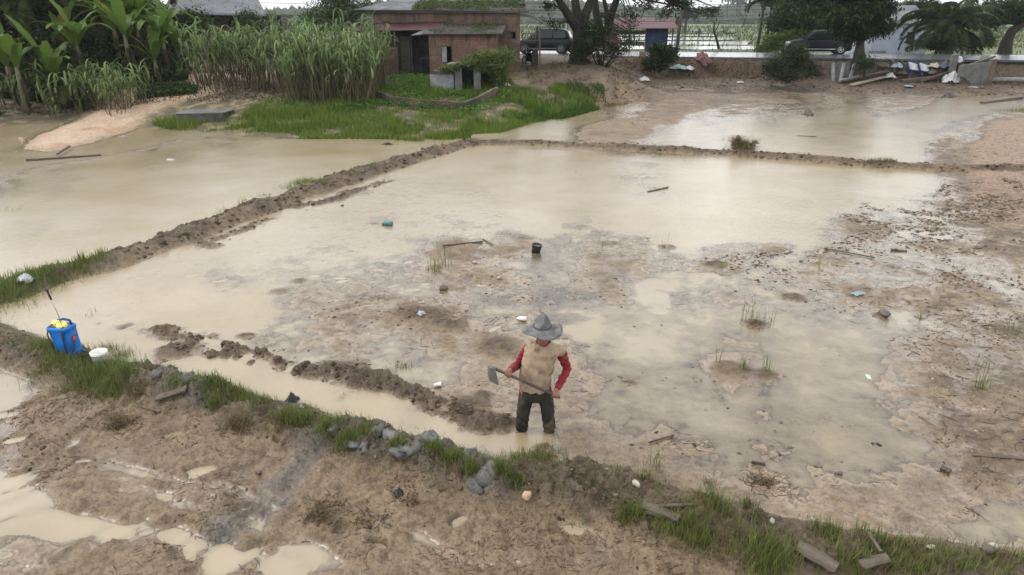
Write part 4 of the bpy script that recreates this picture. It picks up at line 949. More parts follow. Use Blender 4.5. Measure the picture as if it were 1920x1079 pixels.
plank(1822, 858, 1960, 868, .012, .012, 'thin_pole', 'long thin dark rod lying near the right edge', darkw, cat='rod')
plank(1408, 872, 1434, 876, .03, .03, 'wood_chunk', 'dark bent chunk of wood in the shallow mud, lower right', darkw, cat='wood scrap')
plank(1765, 880, 1782, 888, .05, .03, 'wood_chunk', 'small black angular wood chunk near the lower right edge', darkw, cat='wood scrap', tilt=.5)
plank(50, 303, 190, 293, .10, .09, 'driftwood', 'long dark branch stranded in the left paddy', darkw, cat='branch')
plank(108, 295, 132, 280, .05, .05, 'driftwood', 'short upright fork of branch stranded in the left paddy', darkw, cat='branch', lift=.1)
plank(1495, 258, 1530, 260, .06, .06, 'floating_branch', 'thin branch floating in the far right paddy', darkw, cat='branch')
plank(1840, 196, 1915, 186, .25, .12, 'mud_log', 'dark log lying at the water edge, far right', darkw, cat='log')
plank(1545, 468, 1640, 486, .03, .02, 'dark_stalk', 'long rotten stem on the right mud flat', darkw, cat='stem')
plank(1670, 471, 1700, 473, .05, .03, 'bark_strip', 'dark strip of bark in the reflecting puddle, right', darkw, cat='bark')
def lump(px, py, r, m, name, label, cat, fl=(1, .8, .6), lift=.3, seed=1, z=None):
    rg = np.random.default_rng(seed); V = IV2*(1+.14*rg.normal(size=(len(IV2), 1)))*np.array(fl)*r
    c = G(px, py); o = obj(name, mesh_np(name, V, IF2, 3, True), m); o.location = c+Vector((0, 0, r*fl[2]*lift)); o.rotation_euler.z = seed*1.3
    return tag(o, label, cat)
stone_p = M('pinkish_stone', (.45, .30, .20), (.33, .22, .15), 20, .7); stone_g = M('pale_stone', (.36, .34, .28), (.22, .2, .16), 14, .7); stone_d = M('dark_stone', (.07, .055, .045), (.12, .095, .075), 14, .6)
lump(988, 936, .055, stone_p, 'stone', 'pinkish broken stone on the near bund right of the farmer', 'stone', (1, .7, .9), .6, 3)
lump(1192, 910, .04, stone_g, 'stone', 'smooth pale oval stone right of the dark earth heap', 'stone', (1.3, .8, .7), .6, 4)
lump(832, 544, .075, stone_d, 'coconut_husk', 'round dark brown husk on the mud left of the middle', 'husk', (1.1, .9, .8), .5, 5)
lump(1658, 590, .10, stone_d, 'husk', 'dark oval husk lying on the right mud flat', 'husk', (1.3, .8, .5), .5, 6)
lump(80, 842, .035, stone_d, 'stone', 'round dark stone at the edge of a puddle, left foreground', 'stone', (1, 1, .9), .5, 7)
lump(1850, 1035, .05, stone_d, 'stone', 'black wet stone in the bottom right corner', 'stone', (1, .9, .8), .5, 8)
lump(1862, 1026, .035, stone_g, 'stone', 'pale stone touching the black stone in the bottom right corner', 'stone', (1.2, .9, .6), .5, 9)
lump(1575, 890, .03, stone_d, 'stone', 'brown stone standing in the shallow mud, lower right', 'stone', (.9, .8, .8), .5, 10)
lump(1745, 1030, .035, stone_g, 'stone', 'pale flat stone in grass at the bottom right', 'stone', (1.2, .8, .5), .5, 12)
lump(1447, 982, .035, stone_g, 'wood_block', 'pale stub of wood in grass on the near bund', 'wood scrap', (.7, .6, 1.2), .5, 13)
lump(890, 494, .05, stone_g, 'shell', 'pale shell on the mud left of the black pot', 'shell', (1.2, .9, .6), .5, 14)
lump(936, 523, .05, stone_g, 'stone', 'small pale stone in the middle of the mud flat', 'stone', (1, .8, .7), .5, 15)
def bag(px, py, size, m, name, label, cat, h=.35, seed=1, lift=0, asp=1.0):
    """crumpled sheet or bag"""
    rg = np.random.default_rng(seed); n = 15; u = np.linspace(-1, 1, n); U, Vv = np.meshgrid(u, u); r = np.hypot(U, Vv)
    c = G(px, py)
    x = U*size*(1+.2*fbm(U*1.5+seed, Vv*1.5, 2, seed)); y = Vv*size*asp*(1+.25*fbm(U*1.5, Vv*1.5+seed, 2, seed+3))
    z = size*h*(np.clip(1-r**2*.8, 0, 1)*(.7+1.1*np.abs(fbm(U*2.1, Vv*2.1, 3, seed+5)))+.3*fbm(U*5, Vv*5, 2, seed+6))
    z = np.maximum(z, .0)+.006
    I = np.arange(n*n).reshape(n, n); Fa = np.stack([I[:-1, :-1], I[:-1, 1:], I[1:, 1:], I[1:, :-1]], -1).reshape(-1, 4)
    a = seed*1.1; X = x*math.cos(a)-y*math.sin(a); Y = x*math.sin(a)+y*math.cos(a)
    o = obj(name, mesh_np(name, np.stack([X.ravel(), Y.ravel(), z.ravel()], 1), Fa, 4, True), m); o.location = c+Vector((0, 0, lift))
    sd_ = o.modifiers.new('t', 'SOLIDIFY'); sd_.thickness = .004; return tag(o, label, cat)
pl_w = M('white_film', (.40, .41, .41), (.24, .24, .24), 12, .35, bmp=.4); pl_b = M('blue_film', (.14, .25, .29), (.24, .27, .28), 8, .35, bmp=.4); pl_k = M('black_film', (.012, .012, .013), (.03, .03, .03), 12, .35, bmp=.5)
pl_p = M('pink_sheet', (.17, .075, .08), (.10, .055, .055), 5, .6); pl_t = M('teal_plastic', (.02, .10, .10), (.05, .15, .14), 9, .4); pl_y = M('yellow_film', (.6, .55, .14), (.4, .38, .1), 10, .5)
bag(48, 528, .13, pl_w, 'plastic_bag', 'torn grey and white plastic bag on the grassy left bund', 'plastic bag', .9, 3)
bag(155, 487, .09, pl_y, 'yellow_wrapper', 'crumpled yellow wrapper on the diagonal bund', 'wrapper', .9, 4)
bag(790, 590, .06, pl_w, 'plastic_scrap', 'small white plastic scrap among dead grass left of the farmer', 'plastic scrap', .8, 5)
bag(1610, 552, .12, pl_b, 'plastic_packet', 'flat pale blue plastic packet on the right mud flat', 'packet', .35, 6, asp=.5)
bag(1628, 707, .07, M('pale_green_leaf', (.35, .48, .35), (.5, .55, .48), 20, .5), 'leaf', 'pale green leaf floating on the right shallows', 'leaf', .3, 7, asp=.4)
bag(747, 930, .05, pl_k, 'plastic_scrap', 'black crumpled plastic scrap on the foreground mud', 'plastic scrap', 1.2, 8)
bag(548, 752, .085, pl_k, 'plastic_bag', 'black crumpled bag in grass on the near bund', 'plastic bag', 1.3, 9)
bag(566, 766, .03, pl_w, 'plastic_scrap', 'tiny white scrap against the black bag on the near bund', 'plastic scrap', 1.2, 10)
bag(320, 300, .22, pl_w, 'floating_litter', 'white litter floating in the left paddy', 'litter', .2, 11, asp=.4)
bag(942, 162, .45, stone_g, 'metal_sheet', 'pale curved sheet lying beside the overgrown outhouse', 'sheet', .35, 12, asp=.5)
bag(1207, 152, .40, pl_w, 'rag', 'dirty white rag at the foot of the road bank', 'rag', .5, 13)
bag(1270, 134, .60, pl_b, 'plastic_sheet', 'pale blue plastic sheeting dumped on the road bank', 'plastic sheet', .5, 14, asp=.5)
bag(1292, 136, .40, pl_w, 'plastic_sheet', 'white plastic sheeting beside the blue sheeting on the bank', 'plastic sheet', .5, 15)
po = bag(1318, 121, .65, pl_p, 'tarpaulin', 'faded pink tarpaulin propped on the bank roots', 'tarpaulin', .7, 16, asp=.5); po.rotation_euler = (.7, -.35, 0); po.location.z += .25
bag(1387, 157, .25, pl_w, 'plastic_scrap', 'white plastic scrap on the brown slope near the bank', 'plastic scrap', .4, 17, asp=.5)
bag(960, 116, .5, pl_w, 'rubbish', 'white rubbish heap beside the brick gate post', 'rubbish', .4, 18, asp=.5)
bag(1515, 217, .25, stone_d, 'sunken_basket', 'dark basket half sunk in the far right paddy', 'basket', 1.0, 19, asp=.6)
bag(725, 272, .25, pl_k, 'mesh_bag', 'black rotting netting on the bank of the left paddy', 'netting', .5, 20, asp=.5)
# white bottle, cup, green bottle, black pot
def bottle(px, py, L, r, m, name, label, cat, rz, tilt=.0, capm=None):
    c = G(px, py); t = thing(name, label, cat, c+Vector((0, 0, r*.8)), rz); t.rotation_euler = (0, PI/2+tilt, rz)
    mb = MB(); mb.lathe([(.01, -L*.5), (r*.9, -L*.5), (r, -L*.45), (r, L*.2), (r*.85, L*.3), (r*.4, L*.4), (r*.38, L*.47)], n=16); mb.build('bottle_body', m, t, True)
    cb = MB(); cb.lathe([(r*.44, L*.44), (r*.44, L*.52), (.002, L*.52)], n=12); cb.build('bottle_cap', capm or m, t, True); return t
bottle(978, 601, .17, .034, white_p, 'white_bottle', 'white plastic bottle lying on the mud behind the farmer', 'bottle', 2.6, .15)
bottle(726, 423, .26, .06, pl_t, 'teal_bottle', 'dark teal bottle lying in the shallow water, upper left', 'bottle', 2.8, .1)
cpt = thing('white_cup', 'small white cup lying on the dug clods left of the farmer', 'cup', G(821, 726)+Vector((0, 0, .03)), 0); cpt.rotation_euler = (0, 1.4, .1)
mb = MB(); mb.lathe([(.002, -.05), (.024, -.05), (.031, .04), (.033, .045), (.029, .045), (.022, -.045)], n=18); mb.build('cup_wall', white_p, cpt, True)
pot = thing('black_pot', 'black nursery pot standing in shallow brown water in the middle', 'pot', G(1004, 474)+Vector((0, 0, -.01)), .4); pot.rotation_euler = (.12, .15, .4)
mb = MB(); mb.lathe([(.002, 0), (.085, 0), (.10, .12), (.105, .17), (.115, .172), (.115, .19), (.10, .19), (.088, .05), (.002, .05)], n=20); mb.build('pot_wall', pl_k, pot, True)
mb = MB(); mb.ball((0, 0, .12), (.09, .09, .05), 12, 6); mb.build('soil', stone_d, pot, True)
# ------------------------------------------------------------------ road, buildings, bank
asph = M('wet_asphalt', (.06, .064, .07), (.045, .048, .052), 2.5, .22, bmp=.1, sc=(.2, 1, 1)); 
mb = MB(); xs = [-90, -40, -10, 5, 12, 18, 24, 29, 31, 34, 38, 60, 110]
k = 0; v = []; f = []
N = 200; XS = np.linspace(-90, 110, N)
for i, x in enumerate(XS):
    yn = road_near(x)+.10*float(fbm(np.array([x*1.3]), np.array([0.5]), 3, 51)[0]); yf_ = road_near(x)+8.6
    v += [(x, yn, ROAD_Z-.16), (x, yn, ROAD_Z-.02), (x, (yn+yf_)/2, ROAD_Z+.05), (x, yf_, ROAD_Z-.02), (x, yf_, ROAD_Z-.5)]
for i in range(N-1):
    for j in range(4): a = i*5+j; f.append((a, a+1, a+6, a+5))
mb.add(v, f); o = mb.build('road', asph); o['kind'] = 'structure'
brick = brickmat('red_brick', (.135, .074, .047), (.088, .05, .033), (.12, .092, .07), (.04, .032, .02), 1.5)
brick2 = brickmat('fresh_brick', (.16, .084, .055), (.105, .057, .039), (.16, .115, .09), (.08, .047, .032), 1.3)
brick_moss = brickmat('mossy_brick', (.10, .06, .038), (.06, .042, .026), (.07, .06, .042), (.025, .03, .014))
conc = M('stained_concrete', (.13, .13, .125), (.08, .08, .074), 2.5, .85, bmp=.3, c3=(.08, .085, .07)); conc_w = M('pale_concrete', (.24, .245, .25), (.14, .145, .145), 2.2, .85, c3=(.15, .15, .13))
dark_in = M('dark_interior', (.02, .018, .016), (.03, .027, .024), 2, .9); plaster = M('old_plaster', (.17, .18, .19), (.11, .115, .12), 1.5, .9, c3=(.07, .07, .06))  # near-black for unlit interiors, their shade put into the colour; cabinet shares it
tin = corrugated('weathered_tin', (.12, .125, .135), (.05, .05, .05), (.03, .03, .022), rough=.6, metal=0); tin_red = corrugated('red_tin', (.075, .02, .028), (.045, .018, .02), (.03, .026, .022), rough=.6, metal=0); tin_pink = corrugated('faded_red_tin', (.10, .038, .052), (.075, .036, .046), (.065, .065, .07), rough=.6, metal=0, stain_scale=.35)
tin_thatch = corrugated('mossy_tin', (.036, .028, .022), (.022, .022, .013), (.06, .05, .04), stain_scale=1.6, rough=.85, metal=0)
wood_g = M('grey_planks', (.10, .086, .072), (.055, .045, .036), 5, .9, sc=(.2, .2, 4), c3=(.05, .045, .035))
post_m = M('dark_post', (.05, .042, .035), (.09, .08, .065), 8, .85)
def roof_sheet(name, A, B, C, D, m, par, pitch=.13, amp=.022, th=.02, sag=.03, nv=8):
    """corrugated sheet over corners A B (low edge) C D (high edge)"""
    A, B, C, D = map(Vector, (A, B, C, D)); n = max(6, int((B-A).length/pitch)*4); v = []; rg = random.Random(int(A.x*10)+int(A.y))
    nrm = (B-A).cross(D-A).normalized()
    off = [rg.uniform(-.05, .08) for _ in range(n//24+2)]
    for s in (0, -th):
        for j in range(nv+1):
            t = j/nv
            for i in range(n+1):
                u = i/n; p = (A.lerp(B, u)).lerp(D.lerp(C, u), t); sh_ = off[i//24]
                if j == 0: p = p-(D-A).normalized()*(sh_ if s == 0 or 1 else 0)
                v.append(p+nrm*(amp*math.sin(i*PI/2)+s-sag*math.sin(PI*u)*math.sin(PI*t)+sh_*.25))
    f = []; q = (n+1)*(nv+1)
    for j in range(nv):
        for i in range(n): a = j*(n+1)+i; f.append((a, a+1, a+n+2, a+n+1)); f.append((q+a, q+a+n+1, q+a+n+2, q+a+1))
    for i in range(n): f.append((i, q+i, q+i+1, i+1)); a = nv*(n+1)+i; f.append((a, a+1, q+a+1, q+a))
    for j in range(nv): a = j*(n+1); f.append((a, a+n+1, q+a+n+1, q+a)); a += n; f.append((a, q+a, q+a+n+1, a+n+1))
    return MB().add(v, f).build(name, m, par, True)
def wall(name, x0, x1, y, z0, z1, th, m, par, holes=(), axis='x'):
    """straight wall with rectangular openings (a0,a1,b0,b1)"""
    mb = MB(); xs_ = sorted({x0, x1, *[h[0] for h in holes], *[h[1] for h in holes]}); zs = sorted({z0, z1, *[h[2] for h in holes], *[h[3] for h in holes]})
    bm = bmesh.new(); vt = {}
    def V(i, j, k):
        if (i, j, k) not in vt:
            a, z = xs_[i], zs[j]; vt[(i, j, k)] = bm.verts.new((a, y+k*th, z) if axis == 'x' else (y+k*th, a, z))
        return vt[(i, j, k)]
    solid = lambda i, j: 0 <= i < len(xs_)-1 and 0 <= j < len(zs)-1 and not any(h[0] <= (xs_[i]+xs_[i+1])/2 <= h[1] and h[2] <= (zs[j]+zs[j+1])/2 <= h[3] for h in holes)
    for i in range(len(xs_)-1):
        for j in range(len(zs)-1):
            if not solid(i, j): continue
            for k in (0, 1): bm.faces.new([V(i, j, k), V(i+1, j, k), V(i+1, j+1, k), V(i, j+1, k)])
            for di, dj, e in ((-1, 0, ((i, j), (i, j+1))), (1, 0, ((i+1, j), (i+1, j+1))), (0, -1, ((i, j), (i+1, j))), (0, 1, ((i, j+1), (i+1, j+1)))):
                if not solid(i+di, j+dj): (a, b), (c, d) = e; bm.faces.new([V(a, b, 0), V(c, d, 0), V(c, d, 1), V(a, b, 1)])
    bmesh.ops.recalc_face_normals(bm, faces=bm.faces); me = bpy.data.meshes.new(name); bm.to_mesh(me); bm.free(); return obj(name, me, m, par)
# ---- brick house: local frame, x right, y away, origin at the foot of the front right corner
HX, HY, HZ = .47, 42.0, 1.35
house = thing('brick_house', 'old flat-fronted brick house with rusty mossy roof and red tin porch roof', 'house', (HX, HY, HZ))
Lw = 8.44; Hh = 3.64
wall('wall', -Lw, 0, 0, -.3, Hh, .16, brick, house, [(-7.0, -4.55, .0, 2.5), (-.76, -.22, 2.10, 2.56)])
wall('side_wall', .162, 7.0, -.14, -.3, Hh-.02, .14, brick, house, axis='y')
wall('side_wall', .162, 7.0, -Lw, -.3, Hh-.02, .14, brick, house, axis='y')
wall('back_wall', -Lw, 0, 7.0, -.3, Hh-.3, .14, brick, house)
mb = MB(); mb.box((-5.6, 2.2, .95), (4.0, .1, 2.9)); mb.build('inner_wall', plaster, house)
mb = MB(); mb.box((-Lw/2, 3.6, -.06), (Lw-.4, 6.4, .1)); mb.build('floor', conc, house)
mb = MB(); mb.box((-Lw/2, 3.6, Hh-.25), (Lw-.4, 6.4, .08)); mb.build('ceiling', dark_in, house)
fw = MB(); [fw.box((x, .06, 2.33), (.05, .12, .46)) for x in (-.735, -.245)]; [fw.box((-.49, .06, z), (.44, .12, .05)) for z in (2.125, 2.535)]
wn = fw.build('window', wood_g, house); mb = MB(); mb.box((-.60, .10, 2.33), (.20, .02, .36)); mb.build('shutter', wood_g, wn); mb = MB(); mb.box((-.46, .05, 2.33), (.03, .04, .36)); mb.build('mullion', wood_g, wn)
mb = MB(); mb.box((-.78, .9, 2.2), (1.2, .04, 1.4)); mb.build('room_shade_sheet', dark_in, house)  # near-black sheet, shade of the unlit room put into its colour
# main roof, shallow pitch up to the back, left half bare tin and right half overgrown
roof_sheet('roof', (-Lw-1.0, -.32, Hh-.02), (.35, -.32, Hh+.06), (.25, 4.2, Hh+.62), (-Lw+.4, 4.2, Hh+.62), tin_thatch, house)
roof_sheet('roof_tin', (-Lw-.95, -.36, Hh+.03), (-Lw+2.4, -.36, Hh+.04), (-Lw+2.6, 4.2, Hh+.69), (-Lw+.6, 4.2, Hh+.68), tin, house)
roof_sheet('eaves_sheet', (.0, 1.2, Hh+.42), (1.45, 1.2, Hh+.36), (1.45, 3.2, Hh+.52), (-.2, 3.2, Hh+.6), tin_thatch, house)
mb = MB(); mb.box((-Lw/2, -.20, Hh-.06), (Lw+1.0, .06, .10)); mb.build('fascia', post_m, house)
P = np.stack([rnd(9000, -6.2, .3), rnd(9000, -.3, 4.1), rnd(9000, 0, 1)], 1); keep = fbm(P[:, 0]*1.1, P[:, 1]*1.1, 3, 52) > -.15; P = P[keep]; P[:, 2] = Hh+.05+(P[:, 1]+.3)*.13+P[:, 2]**2*.20
obj('moss_and_ferns', leaf_mesh('moss', P, .10, .5, .8), leafmat('roof_moss', (.025, .04, .012), (.06, .09, .025), (.1, .09, .05), .15, .8), house)['kind'] = 'stuff'
# red lean-to porch on the left
roof_sheet('porch_roof', (-9.75, -1.55, 2.58), (-4.3, -1.55, 2.66), (-4.3, -.02, 3.05), (-8.9, -.02, 2.98), tin_red, house)
for x in (-9.1, -7.05): mb = MB(); mb.box((x, -1.35, 1.2), (.09, .09, 2.75)); mb.build('porch_post', post_m, house)
wall('porch_wall', -9.2, -7.0, -1.0, -.5, 1.72, .14, brick2, house, [(-8.05, -7.98, 1.2, 1.5)])
mb = MB(); mb.box((-6.62, -.35, 1.1), (.55, .06, 2.4)); mb.build('door_leaf', post_m, house)
mb = MB(); mb.box((-6.3, -.1, 1.1), (.05, .05, 2.5)); mb.build('door_post', conc_w, house)
mb = MB(); mb.box((-5.2, -.85, -.10), (3.0, 1.5, .14)); mb.build('step', conc, house); mb = MB(); mb.box((-4.6, -1.75, -.30), (1.3, .35, .14)); mb.build('step', conc, house)
# front room
wall('front_room_wall', -5.0, -1.25, -2.6, -.35, 2.42, .14, brick2, house, [(-4.35, -3.72, .98, 1.86)])
wall('front_room_side', -2.459, -.001, -1.39, -.35, 2.42, .14, brick, house, axis='y'); wall('front_room_side', -2.459, -.001, -5.0, -.35, 2.42, .14, brick, house, axis='y')
fw = MB(); [fw.box((x, -2.55, 1.42), (.05, .12, .88)) for x in (-4.325, -3.745)]; fw.box((-4.035, -2.55, 1.835), (.53, .12, .05)); wn = fw.build('window', post_m, house)
mb = MB(); mb.box((-4.17, -2.58, 1.4), (.26, .03, .80)); mb.build('shutter', conc_w, wn)
mb = MB(); mb.box((-3.3, -1.6, 1.3), (2.6, .04, 2.0)); mb.build('room_shade_sheet', dark_in, house)  # dark sheet behind the front window in place of room shade
roof_sheet('front_room_roof', (-5.35, -2.95, 2.44), (-1.0, -2.95, 2.45), (-.75, -.02, 2.92), (-5.0, -.02, 2.95), tin_thatch, house)
roof_sheet('loose_sheet', (-5.9, -2.75, 2.38), (-4.7, -2.85, 2.47), (-4.7, -1.9, 2.70), (-5.2, -1.7, 2.70), tin, house)
P = np.stack([rnd(2600, -5.0, -1.3), rnd(2600, -2.9, 0), rnd(2600)], 1); P[:, 2] = 2.49+(P[:, 1]+2.95)*.165+P[:, 2]**2*.12; P = P[fbm(P[:, 0]*1.3, P[:, 1]*1.3, 3, 53) > 0]
obj('roof_ferns', leaf_mesh('roof_ferns', P, .09, .5, .8), bpy.data.materials['roof_moss'], house)['kind'] = 'stuff'
# side canopy for vehicles on the right
R = []
for i in range(7):
    t = i/6; x = .0+1.9*t; z = 3.42-.85*t**1.9
    R.append([(x, -.2, z+.0), (x, 5.5, z+.25), (x, 5.5, z+.22), (x, -.2, z-.03)])
mb = MB(); mb.rings(R); cr = mb.build('side_canopy', tin_thatch, house)
for y in (0, 5.2): mb = MB(); mb.box((1.15, y, 1.1), (.09, .09, 3.3)); mb.build('canopy_post', post_m, house)
mb = MB(); mb.box((.62, .0, 2.42), (1.1, .04, .06)); mb.box((.62, .0, 2.05), (1.1, .04, .05)); [mb.box((.14+.15*i, .0, 2.235), (.05, .03, .42)) for i in range(7)]; mb.build('slatted_screen', post_m, house)
# dark cabinet in the porch, brick gate post, low wall, outhouse
c = Vector((HX-5.15, HY-.72, HZ-.03)); t = thing('cabinet', 'dark old open-topped cabinet standing in the porch of the brick house', 'cabinet', c)
mb = MB(); mb.box((0, 0, .30), (1.05, .5, .6)); mb.box((-.47, 0, .85), (.08, .5, .5)); mb.box((.48, 0, .85), (.06, .5, .5)); mb.build('carcass', dark_in, t); mb = MB(); mb.box((0, 0, 1.11), (1.1, .55, .06)); mb.build('top', wood_dark, t)
q = G(1003, 124); o = MB(); o.box((0, 0, .42), (.42, .42, 1.15), taper=(.92, .92)); o = o.build('brick_post', brick_moss, None, bevel=.02); o.location = q; tag(o, 'short mossy brick gate post beside the vehicle canopy', 'gate post')
def low_wall(name, pts, h, th, m, label):
    rg = random.Random(3); R = []; P = []
    for a, b in zip(pts[:-1], pts[1:]):
        n = max(2, int((b-a).length/.25)); P += [a.lerp(b, i/n) for i in range(n)]
    P.append(pts[-1])
    for i, p in enumerate(P):
        d = (P[min(i+1, len(P)-1)]-P[max(i-1, 0)]); d.z = 0; d.normalize(); s = Vector((-d.y, d.x, 0))*th/2; hh = h*(1+.16*float(fbm(np.array([i*.2]), np.array([1.]), 3, 54)[0]))+rg.uniform(-.02, .02)
        z = p.z; R.append([(p.x-s.x, p.y-s.y, z-.3), (p.x+s.x, p.y+s.y, z-.3), (p.x+s.x, p.y+s.y, z+hh), (p.x-s.x, p.y-s.y, z+hh)])
    mb = MB(); mb.rings(R); o = mb.build(name, m); return tag(o, label, 'low wall')
LW = [G(702, 183), G(735, 196), G(790, 204), G(868, 208), G(900, 196), G(932, 180)]
low_wall('brick_planter_wall', LW, .38, .16, brick_moss, 'low crumbling mossy brick wall round a weedy bed before the house')
c = G(852, 172); c.z -= .1; Y_ = c.y
oh = thing('outhouse', 'small ruined concrete outhouse smothered by a creeper, in front of the brick house', 'outhouse', c)
s_ = 1280/(Y_*.931+1.2)   # pixels per metre there
def ox(px): return (px-852)/s_
mb = MB(); mb.box(((ox(807)+ox(851))/2, .1, .42), (ox(851)-ox(807), .12, 1.02)); mb.build('front_wall', conc_w, oh)
for a, b, h in ((854, 867, 1.45), (889, 902, 1.4)): mb = MB(); mb.box(((ox(a)+ox(b))/2, 0, h/2-.1), (ox(b)-ox(a), .25, h)); mb.build('pillar', conc, oh)
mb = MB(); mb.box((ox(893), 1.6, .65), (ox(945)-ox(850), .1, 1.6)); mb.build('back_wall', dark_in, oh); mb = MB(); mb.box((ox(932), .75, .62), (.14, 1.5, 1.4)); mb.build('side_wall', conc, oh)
mb = MB(); mb.box((ox(838), .5, 1.02), (1.35, 1.0, .16)); mb.build('lintel', wood_dark, oh)
mb = MB(); mb.box((ox(890), .7, 1.40), (ox(945)-ox(845), 1.7, .10)); mb.build('roof_slab', conc, oh)
P, _ = clusters(380, (ox(900), .4, 1.60), (1.45, 1.0, .55), 26, .14, .7, .2); P = P[(P[:, 2] > 1.3-.2*P[:, 0]) & (P[:, 2] < 1.75+.45*(P[:, 0]-ox(870)))]
P2, _ = clusters(120, (ox(935), .2, .9), (.55, .7, 1.0), 26, .14, 1, .2); P3, _ = clusters(60, (ox(845), -.1, 1.22), (.6, .6, .16), 20, .09, .7, .2)
crv = tag(obj('creeper', leaf_mesh('creeper', np.concatenate([P, P2, P3]), .12, .5, .6, bend=.3), leafmat('creeper_leaves', (.035, .055, .012), (.10, .14, .035), (.14, .15, .06))), 'dense green creeper mounded over the ruined outhouse', 'creeper'); crv.location = c
# concrete well slab on the left
c = G(387, 222); t = thing('well_cover', 'low mossy concrete well box with a pale slab on top, on the left bank', 'well', c+Vector((0, 0, -.08)), .04)
mb = MB(); mb.box((0, 0, .14), (2.1, 1.5, .44)); mb.build('well_wall', M('mossy_concrete', (.05, .05, .045), (.09, .09, .08), 5, .8, c3=(.03, .04, .02)), t, bevel=.03)
mb = MB(); mb.box((.0, 0, .385), (2.15, 1.55, .045)); mb.build('slab', M('wet_slab', (.085, .095, .10), (.17, .155, .135), 2, .4, c3=(.05, .05, .045)), t, bevel=.02)
# wooden house behind the cane
W0 = W(430, 62, 51); W0.z = 1.5
wh = thing('wooden_house', 'old grey plank house with a patched metal roof behind the cane', 'house', W0)
def wx(px, Y=51): return W(px, 60, Y).x-W0.x
wall('wall', wx(300), wx(505), 0, 0, 3.4, .1, wood_g, wh, [(wx(428), wx(448), 1.6, 3.1), (wx(465), wx(490), 1.9, 3.2)])
wall('side_wall', .102, 6, wx(505), 0, 3.38, .1, wood_g, wh, axis='y'); wall('side_wall', .102, 6, wx(300), 0, 3.38, .1, wood_g, wh, axis='y')
mb = MB(); mb.box((wx(430), 1.5, 1.7), (6.5, .05, 3.2)); mb.build('room_shade_sheet', dark_in, wh)  # sheet coloured as the shade behind the plank wall openings
tin_blue = corrugated('blue_grey_tin', (.085, .092, .105), (.055, .06, .07), (.035, .035, .037), stain_scale=1.2, rough=.6, metal=0)
roof_sheet('roof', (wx(320), -.9, 3.42), (wx(512), -.9, 3.25), (wx(455), 3.4, 4.9), (wx(300), 3.4, 5.2), tin_blue, wh, sag=.08)
roof_sheet('side_roof', (wx(282), -1.6, 3.05), (wx(345), -1.5, 3.3), (wx(325), .5, 4.1), (wx(282), .5, 3.9), tin, wh)
for p_ in (352, 410, 445): mb = MB(); mb.box((wx(p_), -.8, 1.2), (.1, .1, 2.5)); mb.build('porch_post', post_m, wh)
fn = MB(); x0 = wx(500); [fn.box((x0+.16*i, .4, .95), (.13, .03, 1.5+.12*math.sin(i*2.1))) for i in range(22)]; fo = fn.build('plank_fence', wood_g); fo.location = W0; tag(fo, 'grey upright plank fence between the plank house and the brick house', 'fence')
# roadside stall
S0 = W(1210, 92, 66); S0.z = 1.75
st = thing('roadside_stall', 'roadside stall with faded red tin roof and dark blue walls', 'stall', S0)
def sx_(px): return W(px, 70, 66).x-S0.x
wall('wall', sx_(1211), sx_(1251), 0, 0, 2.1, .08, M('navy_cloth', (.012, .03, .09), (.01, .015, .03), 3, .7, c3=(.02, .07, .17)), st)
wall('wall', .09, 2.4, sx_(1251), 0, 2.0, .08, bpy.data.materials['navy_cloth'], st, axis='y')
for p_ in (1152, 1180, 1209, 1259): mb = MB(); mb.box((sx_(p_), -.4, 1.05), (.1, .1, 2.1)); mb.build('post', post_m, st)
mb = MB(); mb.box(((sx_(1155)+sx_(1209))/2, 0, .75), (sx_(1209)-sx_(1155), .06, .35)); mb.build('rail_board', wood_g, st)
mb = MB(); mb.box(((sx_(1155)+sx_(1209))/2, 0, 1.7), (sx_(1209)-sx_(1155), .06, .35)); mb.build('upper_board', wood_g, st)
roof_sheet('roof', (sx_(1146), -.9, 2.05), (sx_(1266), -.9, 2.05), (sx_(1262), 1.2, 2.95), (sx_(1150), 1.2, 2.95), tin_pink, st)
roof_sheet('roof', (sx_(1262), 3.3, 2.05), (sx_(1150), 3.3, 2.05), (sx_(1150), 1.22, 2.94), (sx_(1262), 1.22, 2.94), tin_pink, st)
wf = M('white_wash', (.38, .39, .41), (.26, .26, .28), 3, .8); mb = MB(); mb.box((sx_(1222), -.5, .75), (.25, .3, .5)); o = mb.build('white_jerrycan', wf, None, bevel=.04); o.location = S0+Vector((0, 0, -.3)); tag(o, 'white jerrycan hanging at the blue wall of the stall', 'jerrycan')
# pale building at the right beyond the road
B0 = W(1690, 90, 66); B0.z = 1.5
bd = thing('white_building', 'weathered bluish white plaster building half hidden by palms at the right', 'building', B0)
def bx_(px): return W(px, 70, 66).x-B0.x
wm_ = M('bluish_plaster', (.36, .41, .50), (.28, .32, .38), .8, .9, c3=(.2, .21, .23))
wall('wall', bx_(1636), bx_(1740), 0, -.2, 2.7, .12, wm_, bd, [(bx_(1700), bx_(1716), 1.0, 2.0)])
wall('side_wall', .122, 7, bx_(1636), -.2, 2.7, .12, wm_, bd, axis='y'); wall('side_wall', .122, 7, bx_(1740), -.2, 2.7, .12, wm_, bd, axis='y')
mb = MB(); v = [(bx_(1632), -.3, 2.7), (bx_(1744), -.3, 2.7), (bx_(1744), 7.3, 2.7), (bx_(1632), 7.3, 2.7), (bx_(1632), 3.5, 4.3), (bx_(1744), 3.5, 4.3)]
mb.add(v, [(0, 1, 5, 4), (2, 3, 4, 5), (0, 4, 3), (1, 2, 5), (0, 3, 2, 1)]); mb.build('roof', tin, bd)
mb = MB(); mb.box((bx_(1708), .08, 1.5), (1.1, .04, 1.0)); mb.build('window', dark_in, bd)
